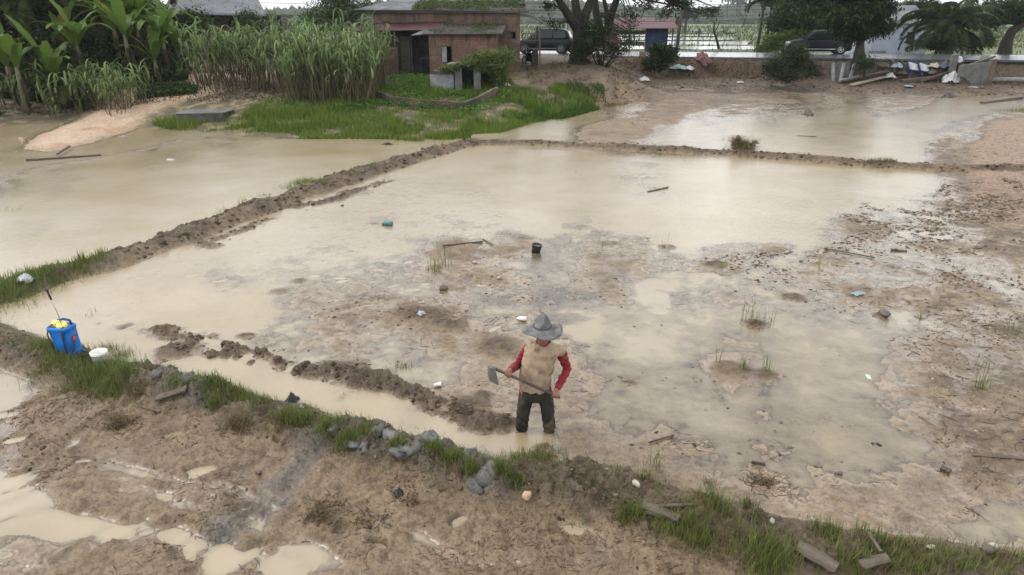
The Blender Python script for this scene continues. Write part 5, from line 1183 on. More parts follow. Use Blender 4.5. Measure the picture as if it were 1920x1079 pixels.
mb = MB(); mb.box((bx_(1644), -.6, .25), (1.4, .4, .3)); mb.build('step', conc_w, bd)
# ---- things on and against the road bank at the right
def slab(px, py, w_, h_, th, m, name, label, cat, rot=(0, 0, 0), poly=None):
    c = G(px, py); mb = MB(); mb.prism(poly or [(-w_/2, -.15), (w_/2, -.15), (w_/2*.94, h_), (-w_/2*.97, h_*.96)], -th/2, th/2)
    o = mb.build(name, m, None, bevel=.015); o.location = c; o.rotation_euler = rot; return tag(o, label, cat)
slab(1781, 148, .36, 1.45, .3, conc, 'concrete_post', 'square grey concrete post standing at the road bank', 'post')
slab(1825, 158, 2.1, 1.3, .14, conc, 'wall_ruin', 'broken piece of grey concrete wall at the road bank', 'wall piece', (0, 0, -.05), [(-1.1, .45), (-.75, .42), (-.35, .15), (-.1, -.15), (1.05, -.2), (1.0, 1.42), (.55, 1.34), (-1.1, 1.15)])
slab(1852, 158, .3, 1.5, .35, M('brown_concrete', (.12, .095, .07), (.08, .06, .045), 4, .9), 'stone_block', 'brown stained pillar at the end of the broken wall piece', 'pillar')
slab(1574, 150, 1.3, 1.05, .1, conc, 'leaning_slab', 'upright grey concrete panel leaning on the bank by the leafy tree', 'concrete panel', (-.15, 0, .1))
for px, a in ((1560, -.1), (1573, .12), (1590, .2)): slab(px, 152, .17, 1.15, .14, conc_w, 'concrete_stake', {1560: 'pale stake at the left edge of the leaning panel', 1573: 'pale stake across the middle of the leaning panel', 1590: 'pale stake tilting at the right edge of the leaning panel'}[px], 'stake', (-.15, a, 0)).location.y -= .18
slab(1546, 146, .22, 1.6, .08, wood_g, 'plank', 'grey plank leaning to the left beside the concrete panel', 'plank', (-.2, -.75, 0))
def beam(px, py, px2, py2, w_, th, m, name, label, cat, l0=.05, l1=.05):
    a = G(px, py)+Vector((0, 0, l0)); b = G(px2, py2)+Vector((0, 0, l1)); mb = MB(); d = (b-a)
    L = d.length; mb.box((0, 0, 0), (L, w_, th)); o = mb.build(name, m, None, bevel=.01); o.location = (a+b)/2; o.rotation_euler = d.to_track_quat('X', 'Z').to_euler(); return tag(o, label, cat)
beam(1575, 158, 1662, 146, .3, .08, wood_g, 'plank', 'upper of two long grey planks stacked at the bank foot', 'plank', .15, .3)
beam(1595, 163, 1660, 149, .35, .1, M('pale_board', (.25, .22, .18), (.15, .13, .1), 5, .85), 'plank', 'lower paler plank of the two at the bank foot', 'plank', .08, .12)
for i in range(5): beam(1574+7*i, 157-1.2*i, 1579+7*i, 154-1.2*i, .2, .06, conc_w, 'white_batten', 'one of five short white slats in a row on the planks', 'slat', .12, .18)['group'] = 'white slats on the planks'
beam(1725, 156, 1862, 122, .16, .12, darkw, 'fallen_pole', 'long brown pole sloping up to the broken wall piece', 'pole', .1, .45)
beam(1690, 155, 1760, 150, .35, .2, darkw, 'log', 'dark short trunk lying at the bank foot near the white bag', 'trunk')
beam(1676, 142, 1672, 118, .2, .2, post_m, 'rotten_stump', 'rotten brown post stub standing in the rubbish', 'post', 0, .2)
beam(1690, 120, 1712, 108, .08, .08, plank_m, 'stick', 'pale stick poking from the washed-out bank, left one', 'stick', .1, .3)
beam(1730, 108, 1750, 126, .08, .08, plank_m, 'stick', 'orange-brown stick poking down from the washed-out bank', 'stick', .3, .2)
beam(1640, 112, 1672, 124, .1, .1, conc_w, 'pale_pole', 'pale rail lying across the rubbish beside the leafy tree', 'rail', .3, .3)
for px, lb in ((1709, 'left blue and white plastic chair seat lying in the rubbish'), (1730, 'right blue and white plastic chair seat lying in the rubbish')):
    c = G(px, 146); t = thing('broken_chair', lb, 'chair', c+Vector((0, 0, .10)), .2); t['group'] = 'broken chairs in the rubbish'
    mb = MB(); mb.box((0, 0, .45), (.72, .1, .62), rot=(-.75, .25, 0)); mb.build('seat_panel', wf, t, bevel=.03)
    mb = MB(); mb.tube([(-.34, -.3, .0), (-.34, -.28, .26), (.38, -.28, .2), (.4, -.3, -.05)], .05, 6); mb.tube([(-.30, .3, .0), (-.3, .25, .75), (.3, .25, .72), (.42, .3, .0)], .05, 6); mb.build('frame', M('chair_blue', (.015, .08, .20), (.02, .05, .1), 5, .5) if px == 1709 else bpy.data.materials['chair_blue'], t)
bag(1782, 155, .5, pl_w, 'white_sack', 'bulging white sack at the foot of the grey concrete post', 'sack', 1.1, 21)
bag(1790, 140, .3, pl_w, 'white_bag', 'smaller white bag on top of the bulging sack', 'bag', 1.0, 22, lift=.5)
bag(1768, 138, .35, M('dark_blue_film', (.03, .04, .07), (.06, .07, .1), 6, .5), 'dark_bag', 'dark blue bag between the concrete post and the pole', 'bag', 1.0, 23, lift=.2)
bag(1702, 163, .45, pl_b, 'metal_sheet', 'pale flat sheet on the mud before the broken chairs', 'sheet', .1, 24, asp=.5)
bag(1824, 165, .3, pl_b, 'plastic_strip', 'pale bluish strip on the mud below the broken wall piece', 'plastic strip', .2, 25, asp=.3)
bag(1778, 183, .5, pl_k, 'black_litter', 'black litter on the mud below the white sack', 'litter', .35, 26, asp=.5)
for i, (px, py) in enumerate(((1655, 128), (1680, 135), (1692, 145), (1745, 142), (1668, 146), (1750, 128))): bag(px, py, .35, [darkw, pl_b, post_m, plank_m, pl_w, stone_g][i], 'rubbish_heap', 'rubbish on the bank, '+['under the leafy tree', 'bluish, right of the leafy tree', 'dark, left of the broken chairs', 'brown, right of the broken chairs', 'whitish, at the rotten post', 'pale, under the washed-out edge'][i], 'rubbish', .7, 30+i)
a = G(1853, 157); a.z += .22; mb = MB(); mb.tube([(0, 0, 0), (8, -1.8, .02)], .16, 14); o = mb.build('drain_pipe', M('grey_pipe', (.16, .165, .165), (.10, .105, .10), 4, .5), None, True); o.location = a; tag(o, 'long grey pipe lying under the washed-out road edge', 'pipe')
q = G(1187, 107); mb = MB(); mb.box((0, 0, .22), (.42, .3, .5)); o = mb.build('kerb_stone', M('yellowish_concrete', (.2, .18, .12), (.12, .11, .08), 4, .9), None, bevel=.03); o.location = (q.x, road_near(q.x)-.4, ROAD_Z-.12); tag(o, 'squat concrete marker stone at the road edge', 'marker stone')
# roots and stems hanging on the cut bank
V = MB(); rg = random.Random(9)
for i in range(210):
    px = rg.choice([rg.uniform(1110, 1420), rg.uniform(1110, 1420), rg.uniform(1420, 1860)]); X = W(px, 130, 50).x; X *= road_near(X)/50; yn = road_near(X); y = yn-rg.uniform(-.1, 1.4); L = rg.uniform(.5, 2.2); a = rg.uniform(-1, 1)
    pts = []
    for j in range(5):
        t = j/4; xx = X+a*L*t; yy = y-.9*L*t*rg.uniform(.5, 1); pts.append(Vector((xx, yy, gz(xx, yy)+.04+.12*math.sin(PI*t)*rg.random())))
    V.tube(pts, [.03*(1-.6*j/4)*rg.uniform(.8, 2.0) for j in range(5)], 4)
stuff(V.build('bank_roots', M('pale_roots', (.13, .085, .05), (.05, .034, .022), 9, .85)), 'tangled pale roots hanging on the cut road bank', 'roots')
P = []
for i in range(2600):
    px = rg.uniform(1100, 1900); X = W(px, 130, 50).x; X *= road_near(X)/50; P.append((X, road_near(X)-rg.uniform(-.2, 3.0)))
P = np.array(P); P = P[fbm(P[:, 0]*.6, P[:, 1]*.6, 3, 58) > .05]; P = np.concatenate([P, terrain(P[:, 0], P[:, 1])[:, None]], 1)
stuff(blades('bank_grass', P, .3*rnd(len(P), .4, 1.3), .03, g_dry, 1.2), 'dry straw and dead grass on the road bank', 'grass')
P = []
for i in range(1500): px = rg.uniform(1120, 1860); X = W(px, 130, 50).x; X *= road_near(X)/50; P.append((X, road_near(X)-rg.uniform(.3, 5.5)))
P = np.array(P); P = np.concatenate([P, terrain(P[:, 0], P[:, 1])[:, None]], 1)
stuff(lumps('bank_stones', P, par(len(P), .3, 3)*.12, clod_m, .6), 'broken stones and crumbs along the foot of the road bank', 'stones')
SL = gp([(985, 130), (1040, 118), (1130, 112), (1200, 120), (1260, 150), (1200, 190), (1130, 205), (1090, 165), (990, 160)])
P = scatter_poly(SL, 1500); stuff(lumps('slope_clods', P, par(len(P), .2, 3)*.10, clod_m, .6), 'clods and crumbs on the dirt slope under the forked tree', 'clods')
P = scatter_poly(SL, 2600, lambda x, y: ss(-.1, .35, fbm(x*.9, y*.9, 3, 90))); stuff(blades('slope_stubble', P, .2*rnd(len(P), .4, 1.3), .025, g_dry, 1.6), 'dry stubble on the dirt slope under the forked tree', 'grass')
P = scatter_poly(gp([(1130, 200), (1220, 150), (1450, 160), (1500, 180), (1300, 205), (1150, 250), (1060, 255)]), 2200); stuff(lumps('slope_gravel', P, par(len(P), .2, 3)*.07, peb_m, .5), 'gravel on the brown spit in the far right paddy', 'gravel')
# ------------------------------------------------------------------ vegetation
bark = M('bark', (.028, .022, .016), (.05, .04, .03), 6, .9, bmp=.6, dist=.03, sc=(1, 1, .3), c3=(.03, .036, .018)); bark_d = M('mossy_bark', (.012, .012, .007), (.028, .024, .016), 6, .9, bmp=.6, dist=.03)
lf_dark = leafmat('dark_leaves', (0.0059, 0.011, 0.00337), (0.026, 0.0403, 0.0124), (0.0496, 0.0558, 0.0186), .2); lf_mid = leafmat('mid_leaves', (0.00928, 0.0202, 0.00506), (0.0384, 0.0651, 0.0174), (0.0744, 0.0806, 0.0248), .25)
lf_lite = leafmat('light_leaves', (0.019, 0.0358, 0.00632), (0.0744, 0.105, 0.0248), (0.124, 0.124, 0.0372), .3); lf_olive = leafmat('olive_leaves', (0.0118, 0.016, 0.0059), (0.0434, 0.0496, 0.0186), (0.0868, 0.062, 0.0248), .2)
banana_m = leafmat('banana_leaf', (0.028, 0.064, 0.0096), (0.08, 0.136, 0.024), None, .35, .4); cane_m = leafmat('cane_leaf', (.045, .075, .022), (.175, .25, .095), (.28, .27, .14), .35); cane_s = leafmat('cane_stems', (0.0214, 0.019, 0.0105), (0.084, 0.07, 0.0385), None, 0)
def zs(o, *a): return o
def tree(name, label, cat, base, trunk, limbs, crowns, lm, leaf=.16, per=40, spread=.22, bm_=None, group=None, up=.5, bend=.2, wid=.45):
    """trunk/limbs: [(point, radius)...] relative to base; crowns: [(centre, radii, number of clumps)]"""
    t = thing(name, label, cat, base, 0, group)
    mb = MB()
    for br in [trunk]+limbs: mb.tube([p for p, r in br], [r for p, r in br], 10)
    rg = random.Random(int(base[0]*10)); 
    P = []; C_ = []
    for c, r, n in crowns:
        p, cc = clusters(n, c, r, per, spread, .7); P.append(p); C_.append(cc)
        root = min([q for br in [trunk]+limbs for q, _ in br[-2:]], key=lambda q: (Vector(q)-Vector(c)).length)
        for k in range(min(14, n//4+1)):
            e = Vector(cc[rg.randrange(len(cc))]); m_ = Vector(root).lerp(e, .5)+Vector((rg.uniform(-.2, .2), rg.uniform(-.2, .2), rg.uniform(0, .3)))
            mb.tube([root, m_, e], [.07, .04, .012], 5)
    mb.build('trunk', bm_ or bark, t, True)
    o = obj('crown', leaf_mesh('crown', np.concatenate(P), leaf, wid, up, bend=bend), lm, t); return t
def at_(px, py, Y, z=None):
    p = W(px, py, Y)
    if z is not None: p.z = z
    return p
def rel(base, px, py, Y): return W(px, py, Y)-base
# big forked tree beside the brick house
b = at_(1083, 125, 45.2); b.z = gz(b.x, b.y)-.15; Yt = 45.2
r_ = lambda px, py, dy=0: rel(b, px, py, Yt+dy)
tk_ = [(r_(1083, 132, -.2), .95), (r_(1083, 118), .62), (r_(1086, 95), .50), (r_(1088, 70), .48), (r_(1087, 48), .50)]
lb = [[(r_(1087, 60), .38), (r_(1068, 32, -.3), .26), (r_(1052, 8, -.6), .22), (r_(1036, -25, -1), .18), (r_(1010, -70, -1.4), .12)],
      [(r_(1087, 52), .36), (r_(1080, 15, .3), .27), (r_(1074, -30, .5), .22), (r_(1065, -90, .8), .14)],
      [(r_(1088, 58), .36), (r_(1100, 22, .4), .28), (r_(1112, -10, .7), .22), (r_(1130, -60, 1), .15)],
      [(r_(1092, 100), .36), (r_(1112, 88, .8), .34), (r_(1126, 60, 1.2), .30), (r_(1118, 25, 1.5), .24), (r_(1112, -30, 2), .16)],
      [(r_(1118, 82, .9), .32), (r_(1140, 52, 1.4), .28), (r_(1148, 22, 1.2), .24), (r_(1162, -15, 1), .19), (r_(1185, -60, 1), .12)],
      [(r_(1138, 55, 1.4), .18), (r_(1137, 20, 1.8), .14), (r_(1128, -20, 2), .12)],
      [(r_(1160, -12, 1), .12), (r_(1210, 0, -.3), .07), (r_(1260, 10, -1), .045), (r_(1335, 22, -2), .018)],
      [(r_(1185, -40, 1), .12), (r_(1240, -15, 0), .08), (r_(1300, -2, -.6), .05), (r_(1340, 14, -1), .02)],
      [(r_(1066, 28, -.3), .10), (r_(1040, 10, -1), .05), (r_(1020, 5, -1.4), .02)],
      [(r_(1090, 110), .3), (r_(1110, 128, -.3), .22), (r_(1128, 138, -.5), .1)], [(r_(1080, 112), .4), (r_(1066, 128, -.3), .25), (r_(1056, 136, -.6), .1)]]
cr = [(r_(1040, -40, -1), (2.6, 2.4, 1.0), 60), (r_(1120, -60, 0), (3.5, 2.6, 1.0), 80), (r_(1230, -30, 0), (3.2, 2.4, .9), 70), (r_(1030, 12, -1.3), (.45, .5, .22), 9), (r_(1205, 12, 0), (.9, .8, .35), 16),
      (r_(1275, 8, -.5), (1.3, .8, .35), 26), (r_(1325, 22, -1.8), (1.0, .6, .25), 16), (r_(1180, 30, 0), (.6, .6, .3), 8), (r_(1245, 25, -.5), (.7, .5, .2), 9), (r_(1290, -8, -.5), (1.2, .8, .3), 16),
      (r_(1120, 75, -.9), (.9, .5, 1.0), 40), (r_(1152, 88, -.5), (1.3, .8, .9), 44), (r_(1085, 90, -.9), (.6, .35, .8), 24), (r_(1160, 55, 0), (1.0, .7, .5), 24), (r_(1110, 45, -.8), (.6, .4, .5), 15), (r_(1035, 45, .8), (.7, .6, .4), 12)]
tree('forked_tree', 'large old tree with thick forking limbs and vines beside the brick house', 'tree', b, tk_, lb, cr, leafmat('rain_tree_leaves', (0.00759, 0.0135, 0.00422), (0.031, 0.0465, 0.0136), (0.062, 0.062, 0.0248), .2), .15, 30, .20, bark_d, wid=.5)
# tree trunks and crowns elsewhere
def simple_tree(name, label, px, py, Y, z, trunk_px, crown_px, lm, leaf=.2, per=40, spread=.3, r0=.25, group=None, bm_=None, **k):
    b = at_(px, py, Y, z)
    tr_ = [(rel(b, x, y, Y), r0*(1-.5*i/max(1, len(trunk_px)-1))) for i, (x, y) in enumerate(trunk_px)]
    tr_[0] = (Vector((tr_[0][0].x, 0, -.2)), r0*1.35)
    s = 1280/(Y*.931+1.5)
    cw = [(rel(b, x, y, Y+dy), (rx/s, (ry_ or rx)/s, rz/s), n) for x, y, dy, rx, ry_, rz, n in crown_px]
    return tree(name, label, 'tree', b, tr_, [], cw, lm, leaf, per, spread, bm_, group, **k)
simple_tree('feathery_tree', 'feathery green tree rising behind the cane, left of the brick house', 630, 120, 47, 1.5, [(630, 120), (632, 80), (628, 40), (630, 0)],
            [(600, 30, 0, 42, 40, 14, 60), (660, 25, -1, 40, 40, 14, 60), (630, 5, 0, 60, 50, 12, 80), (620, 50, -.5, 60, 40, 9, 50), (670, 50, 0, 25, 20, 10, 24), (640, -20, 0, 60, 50, 10, 60)], leafmat('feathery_leaves', (0.0126, 0.0253, 0.00759), (0.0465, 0.0806, 0.0248), None, .25), .13, 44, .24, .2)
simple_tree('dark_leafy_tree', 'dark drooping leafy tree with stout pale trunk on the road bank', 1611, 107, 48.6, 1.9, [(1611, 112), (1612, 90), (1614, 68), (1616, 30)],
            [(1600, 30, -.4, 38, 36, 26, 130), (1640, 22, 0, 32, 30, 26, 110), (1612, 0, 0, 50, 40, 28, 160), (1580, 52, -.3, 20, 18, 14, 50), (1592, 72, -.2, 13, 12, 8, 16), (1612, 58, 0, 34, 30, 12, 50), (1650, 52, 0, 20, 18, 12, 40), (1630, -25, 0, 45, 40, 16, 80)], lf_dark, .24, 34, .22, .34, bend=.5)
simple_tree('roadside_tree', 'dense dark tree behind the road, left of the drooping tree', 1510, 95, 66, 1.5, [(1510, 95), (1512, 60), (1508, 20)],
            [(1490, 20, 0, 40, 40, 30, 120), (1540, 10, 1, 40, 40, 34, 130), (1510, 50, -.5, 40, 30, 18, 90), (1460, 45, 0, 22, 20, 14, 50), (1560, 45, 0, 22, 20, 18, 60), (1510, -20, 0, 50, 40, 20, 90)], lf_mid, .32, 30, .4, .3)
simple_tree('broadleaf_shrub', 'light green bush behind the road left of the black car', 1455, 100, 64, 1.4, [(1455, 100), (1456, 85)], [(1450, 82, 0, 26, 22, 14, 60), (1475, 70, 0, 24, 22, 14, 50), (1430, 92, 0, 16, 14, 8, 24), (1490, 90, 0, 16, 14, 8, 30)], lf_lite, .22, 34, .25, .08)
simple_tree('tangled_bush', 'tangled dark bush on the road bank in front of the black car', 1480, 150, 46.5, 1.0, [(1480, 150), (1482, 125)],
            [(1465, 118, 0, 36, 24, 22, 70), (1500, 112, 0, 34, 24, 20, 70), (1445, 130, 0, 26, 20, 14, 36), (1520, 128, -.3, 22, 20, 14, 30), (1490, 92, .3, 30, 20, 12, 44), (1475, 142, -.5, 40, 24, 10, 44)], leafmat('bush_leaves', (0.00928, 0.0152, 0.0059), (0.0341, 0.0484, 0.0186), (0.093, 0.0744, 0.0434), .2), .15, 30, .2, .1)
simple_tree('glossy_bush', 'dark glossy bush at the road edge beside the leaning pole', 1238, 128, 50, 1.3, [(1238, 128), (1240, 110)],
            [(1240, 112, 0, 28, 20, 20, 80), (1222, 122, 0, 20, 18, 12, 34), (1255, 95, 0, 14, 14, 12, 30), (1215, 118, 0, 10, 10, 8, 14), (1232, 90, 0, 12, 12, 8, 20)], lf_dark, .18, 34, .18, .08)
simple_tree('small_shrub', 'small green shrub under the drooping tree on the bank', 1622, 132, 47, 1.2, [(1622, 134), (1622, 125)], [(1622, 118, 0, 20, 14, 14, 40)], lf_mid, .14, 34, .16, .05)
simple_tree('leaning_tree', 'leaning thick-trunked tree with a spreading crown at the right edge', 1886, 98, 62, 1.4, [(1884, 99), (1888, 78), (1897, 60), (1912, 48), (1935, 36)],
            [(1880, 30, 0, 26, 24, 12, 70), (1915, 20, 0, 34, 30, 16, 110), (1895, 8, 0, 40, 34, 12, 90), (1862, 42, 0, 14, 12, 7, 24), (1950, 25, 0, 30, 24, 16, 60)], lf_mid, .2, 34, .28, .5)
for i, (px, py, h, r, lab) in enumerate(((1835, 92, 30, 26, 'low dark tree far behind the fields left of the leaning tree'), (1660, 40, 40, 20, 'dark tree crown rising left of the white building'), (1760, 88, 16, 24, 'green shrub at the foot of the oil palm'), (1720, 30, 30, 30, 'dark tree behind the roof of the white building'))):
    simple_tree('background_tree', lab, px, 95, [90, 72, 60.5, 80][i], 1.4, [(px, 95), (px, py)], [(px, py-h*.5, 0, r, r, h*.5, 90), (px+r*.5, py-h*.3, 0, r*.7, r*.7, h*.4, 50)], [lf_mid, lf_dark, lf_mid, lf_dark][i], .26, 30, .32, .15)
# backdrop of trees behind the left thicket
for i, (px, py, Y, r, h, lm_, lab) in enumerate(((60, 20, 44, 100, 60, lf_dark, 'dark broad tree mass at the upper left corner'), (205, 15, 47, 80, 60, lf_dark, 'dark tree behind the banana plants'), (-90, 30, 42, 90, 60, lf_dark, 'dark tree beyond the left edge'), (360, 36, 46, 14, 10, lf_mid, 'fine-leaved tree before the plank house roof'),
        (290, 90, 44, 50, 40, lf_dark, 'dark undergrowth tree below the plank house'), (130, 110, 41, 90, 44, lf_olive, 'brownish dark thicket tree behind the small banana plants'), (20, 130, 39, 70, 44, lf_olive, 'brownish dark thicket tree at the left edge'), (260, 145, 40, 60, 30, lf_olive, 'brownish dark shrub under the tall banana plants'), (463, 40, 48, 14, 14, lf_mid, 'small light tree by the plank house wall'))):
    simple_tree('thicket_tree', lab, px, 190, Y, .9 if Y < 43 else 1.4, [(px, 195), (px+4, 120), (px, py)], [(px, py, 0, r, r*.6, h, int(50+r*2.2)), (px+r*.3, py+h*.5, -.5, r*.8, r*.5, h*.7, int(20+r))], lm_, .26 if i not in (3, 8) else .15, 34, .34, .12)
# ---- banana plants
def banana_leaf(L, wd, droop, n=14, seed=0):
    rg = random.Random(seed); v = []; f = []
    x = 0; z = 0; ang = math.radians(78); 
    for i in range(n+1):
        t = i/n; w_ = wd*(math.sin(PI*min(1, t*.93+.07))**.55)*(1 if t > .12 else t/.12*.6+.1)*.5
        tear = rg.uniform(.55, 1) if rg.random() < .3 else 1
        fold = .28
        v += [(x, -w_*tear, z+w_*fold*rg.uniform(.4, 1.3)), (x, -w_*.5, z+w_*fold*.5), (x, 0, z), (x, w_*.5, z+w_*fold*.5), (x, w_*rg.uniform(.7, 1), z+w_*fold*rg.uniform(.4, 1.3))]
        ds = L/n; x += math.cos(ang)*ds; z += math.sin(ang)*ds; ang -= droop/n*(.5+1.2*t)
    for i in range(n):
        for j in range(4): a = i*5+j; f.append((a, a+1, a+6, a+5))
    return v, f
def make_banana(seed, h=2.2, n=8, L=2.0, yellow=0):
    rg = random.Random(seed); t = thing('banana_plant', 'banana plant', 'banana plant', (0, 0, 0))
    mb = MB(); mb.tube([(0, 0, -.2), (.02, 0, h*.5), (0, .03, h)], [.15, .12, .07], 10); mb.build('stem', M('banana_stem', (.09, .10, .04), (.10, .07, .04), 4, .7, c3=(.05, .035, .02)) if seed == 1 else bpy.data.materials['banana_stem'], t, True)
    for i in range(n):
        v, f = banana_leaf(L*rg.uniform(.85, 1.35), .46*rg.uniform(.8, 1.2), rg.choice([.5, .9, 1.5, 2.2]), seed=seed*50+i)
        R = Matrix.Translation((0, 0, h*rg.uniform(.85, 1))) @ Matrix.Rotation(2*PI*i/n*1.9+rg.uniform(-.4, .4), 4, 'Z') @ Matrix.Rotation(rg.uniform(-.1, .35), 4, 'Y')
        mb = MB(); mb.add(v, f, R); mb.build('leaf', yel_leaf if i < yellow else banana_m, t, True)
    dr = MB()
    for i in range(5):
        v, f = banana_leaf(1.3, .17, 1.2, seed=seed*70+i); R = Matrix.Translation((0, 0, h*.8)) @ Matrix.Rotation(rg.uniform(0, 6.28), 4, 'Z') @ Matrix.Rotation(2.3, 4, 'Y'); mb = MB(); mb.add(v, f, R); mb.build('dead_leaf', dead_leaf, t, True)
    return t
yel_leaf = leafmat('yellowed_banana_leaf', (0.124, 0.105, 0.0124), (0.174, 0.124, 0.0186), None, .3); dead_leaf = leafmat('dead_banana_leaf', (0.0186, 0.013, 0.00744), (0.0372, 0.0248, 0.0149), None, .1)
protos = [make_banana(1, 2.3, 8, 2.1, 1), make_banana(2, 1.8, 7, 1.9), make_banana(3, 2.6, 9, 2.3), make_banana(4, 1.1, 6, 1.9)]
BN = [(232, 150, 39.5, 0, 1.05, 'tallest banana plant in the middle of the left thicket, with a yellowed leaf'), (110, 195, 35.5, 3, 1.15, 'young upright banana plant in front of the left thicket'), (50, 200, 34.5, 1, 1.0, 'banana plant near the left edge behind cane shoots'),
      (275, 150, 40.2, 2, .95, 'tall banana plant right of the tallest one'), (320, 168, 39, 1, 1.0, 'banana plant at the right end of the banana group'), (200, 165, 41, 2, 1.0, 'banana plant behind, left of the tallest one'), (20, 170, 39, 2, 1.05, 'banana plant behind at the far left'), (140, 165, 38.5, 0, .9, 'banana plant between the young one and the tallest one'),
      (345, 158, 41, 3, 1.1, 'short banana plant before the plank house wall'), (80, 170, 40, 1, 1.1, 'banana plant behind the young upright one'), (-20, 205, 33.5, 3, 1.1, 'banana plant cut by the left edge'), (300, 172, 38.2, 3, .9, 'low banana plant in front of the group right end')]
BN += [(165, 175, 37.2, 2, .8, 'bright banana plant just right of the young upright one'), (255, 172, 38, 0, .95, 'banana plant in front of the tallest one, leaning right'), (0, 150, 41, 2, 1.1, 'banana plant far back at the left edge'), (60, 150, 42, 0, 1.25, 'banana plant far back above the young upright one'),
       (215, 140, 43.5, 2, 1.15, 'banana plant far back reaching the top edge'), (300, 150, 43.5, 0, 1.2, 'banana plant far back before the plank house eaves'), (140, 140, 43.5, 2, 1.15, 'banana plant far back between the coconut palms'), (30, 185, 36.8, 3, 1.2, 'young banana plant left of the young upright one')]
used = set()
for i, (px, py, Y, k, s, lab) in enumerate(BN):
    s *= 1.22
    p = at_(px, py, Y); p.z = max(.2, gz(p.x, p.y))-.05
    t = protos[k] if k not in used else dup(protos[k], p)
    used.add(k); t.location = p; t.rotation_euler = (0, 0, i*1.7+(0 if i else .3)); t.scale = (s, s, s); t['label'] = lab; t['group'] = 'banana plants in the left thicket'
# ---- palms
def frond_arrays(L, n, wl, droop, seed, up0=1.0, hang=.6):
    rg = np.random.default_rng(seed); v = []; f = []; ang = up0; x = z = 0; k = 0
    pts = []
    for i in range(n+1): pts.append((x, z, ang)); x += math.cos(ang)*L/n; z += math.sin(ang)*L/n; ang -= droop/n*(.4+1.3*i/n)
    for i in range(n):
        (x0, z0, a0), (x1, z1, _) = pts[i], pts[i+1]; r = .022*(1-i/n)+.004
        q = len(v); v += [(x0, -r, z0), (x0, r, z0), (x1, r*.9, z1), (x1, -r*.9, z1)]; f.append((q, q+1, q+2, q+3))
        if i < n*.12: continue
        t = i/n; ll = wl*(math.sin(PI*min(1, t*.85+.12))**.6)
        for s in (-1, 1):
            for m_ in (0, .5):
                xm = x0+(x1-x0)*m_; zm = z0+(z1-z0)*m_; l2 = ll*rg.uniform(.85, 1.15); sw = .45*l2; q = len(v)
                hz = -hang*l2*rg.uniform(.6, 1.3); w2 = .022*L/3
                v += [(xm-w2, 0, zm), (xm+w2, 0, zm), (xm+sw*.6+w2, s*l2*.6, zm+hz*.25), (xm+sw, s*l2*.9, zm+hz)]; f.append((q, q+1, q+2, q+3))
    return v, f
def palm(name, label, base, trunk, r0, nf, L, lm, wl=.6, droop=1.9, group=None, tm=None, up=(.0, 1.35), seed=1, fern=False):
    t = thing(name, label, 'palm', base, 0, group); rg = random.Random(seed); mb = MB(); mb.tube(trunk, [r0*(1.2-.35*i/(len(trunk)-1)) for i in range(len(trunk))], 10); mb.build('trunk', tm or bark, t, True); top = Vector(trunk[-1])
    for i in range(nf):
        v, f = frond_arrays(L*rg.uniform(.85, 1.1), 22, wl, droop*rg.uniform(.8, 1.2), seed*99+i, rg.uniform(*up)); R = Matrix.Translation(top) @ Matrix.Rotation(i*2.399+rg.uniform(-.2, .2), 4, 'Z')
        mb = MB(); mb.add(v, f, R); mb.build('frond', lm, t)
    return t
pl_dark = leafmat('palm_leaflets', (0.00928, 0.016, 0.0059), (0.0372, 0.0527, 0.0186), None, .2); pl_olive = leafmat('coconut_leaflets', (0.0148, 0.0211, 0.00675), (0.0558, 0.0682, 0.0217), None, .25); pl_far = leafmat('far_palm_leaflets', (0.0126, 0.0169, 0.00843), (0.031, 0.0403, 0.0186), None, .1)
b = at_(1770, 95, 60, 1.45); s = 1280/(60*.931+1.2)
palm('oil_palm', 'stout dark oil palm with long drooping fronds in front of the white building', b, [(0, 0, -.2), (.05, 0, 1.2), (0, 0, 2.6)], .62, 28, 4.3, pl_dark, .8, 2.0, seed=2, up=(-.2, 1.3))
b = at_(1420, 92, 75, 1.4); palm('slim_palm', 'slim tall palm standing left of the dense roadside trees', b, [(0, 0, 0), (.1, 0, 3), (.15, 0, 5.0)], .14, 16, 2.2, pl_dark, .5, 2.4, seed=3)
b = at_(1436, 92, 76, 1.4); palm('slim_palm', 'thinner palm just right of the slim tall palm', b, [(0, 0, 0), (.0, 0, 2.6), (.05, 0, 4.6)], .12, 13, 1.8, pl_dark, .45, 2.4, seed=4)
b = at_(1285, 48, 190, 1.3); palm('distant_palm', 'distant hazy palm standing in the fields behind the leaning pole', b, [(0, 0, 0), (.1, 0, 2), (.1, 0, 4.2)], .3, 14, 4.0, pl_far, 1.0, 2.4, seed=5)
for i, (px, py, Y, h, L, lab) in enumerate(((95, 60, 40, 4.4, 3.6, 'coconut palm with arching olive fronds over the left thicket'), (185, 30, 43, 5.6, 3.6, 'coconut palm behind the tallest banana plant'), (10, 40, 39, 4.8, 3.4, 'coconut palm at the upper left corner'), (290, 40, 45, 5.4, 2.6, 'small palm left of the plank house roof'), (120, 175, 35.5, .9, 2.0, 'low palm sapling in the left thicket'))):
    b = at_(px, 150, Y); b.z = max(.5, gz(b.x, b.y)); h = h*.92; palm('coconut_palm', lab, b, [(0, 0, -.2), (.1, 0, h*.5), (0, 0, h)], .17, 15 if i < 4 else 8, L, pl_olive, .75, 2.2, seed=6+i, up=(.1, 1.4))
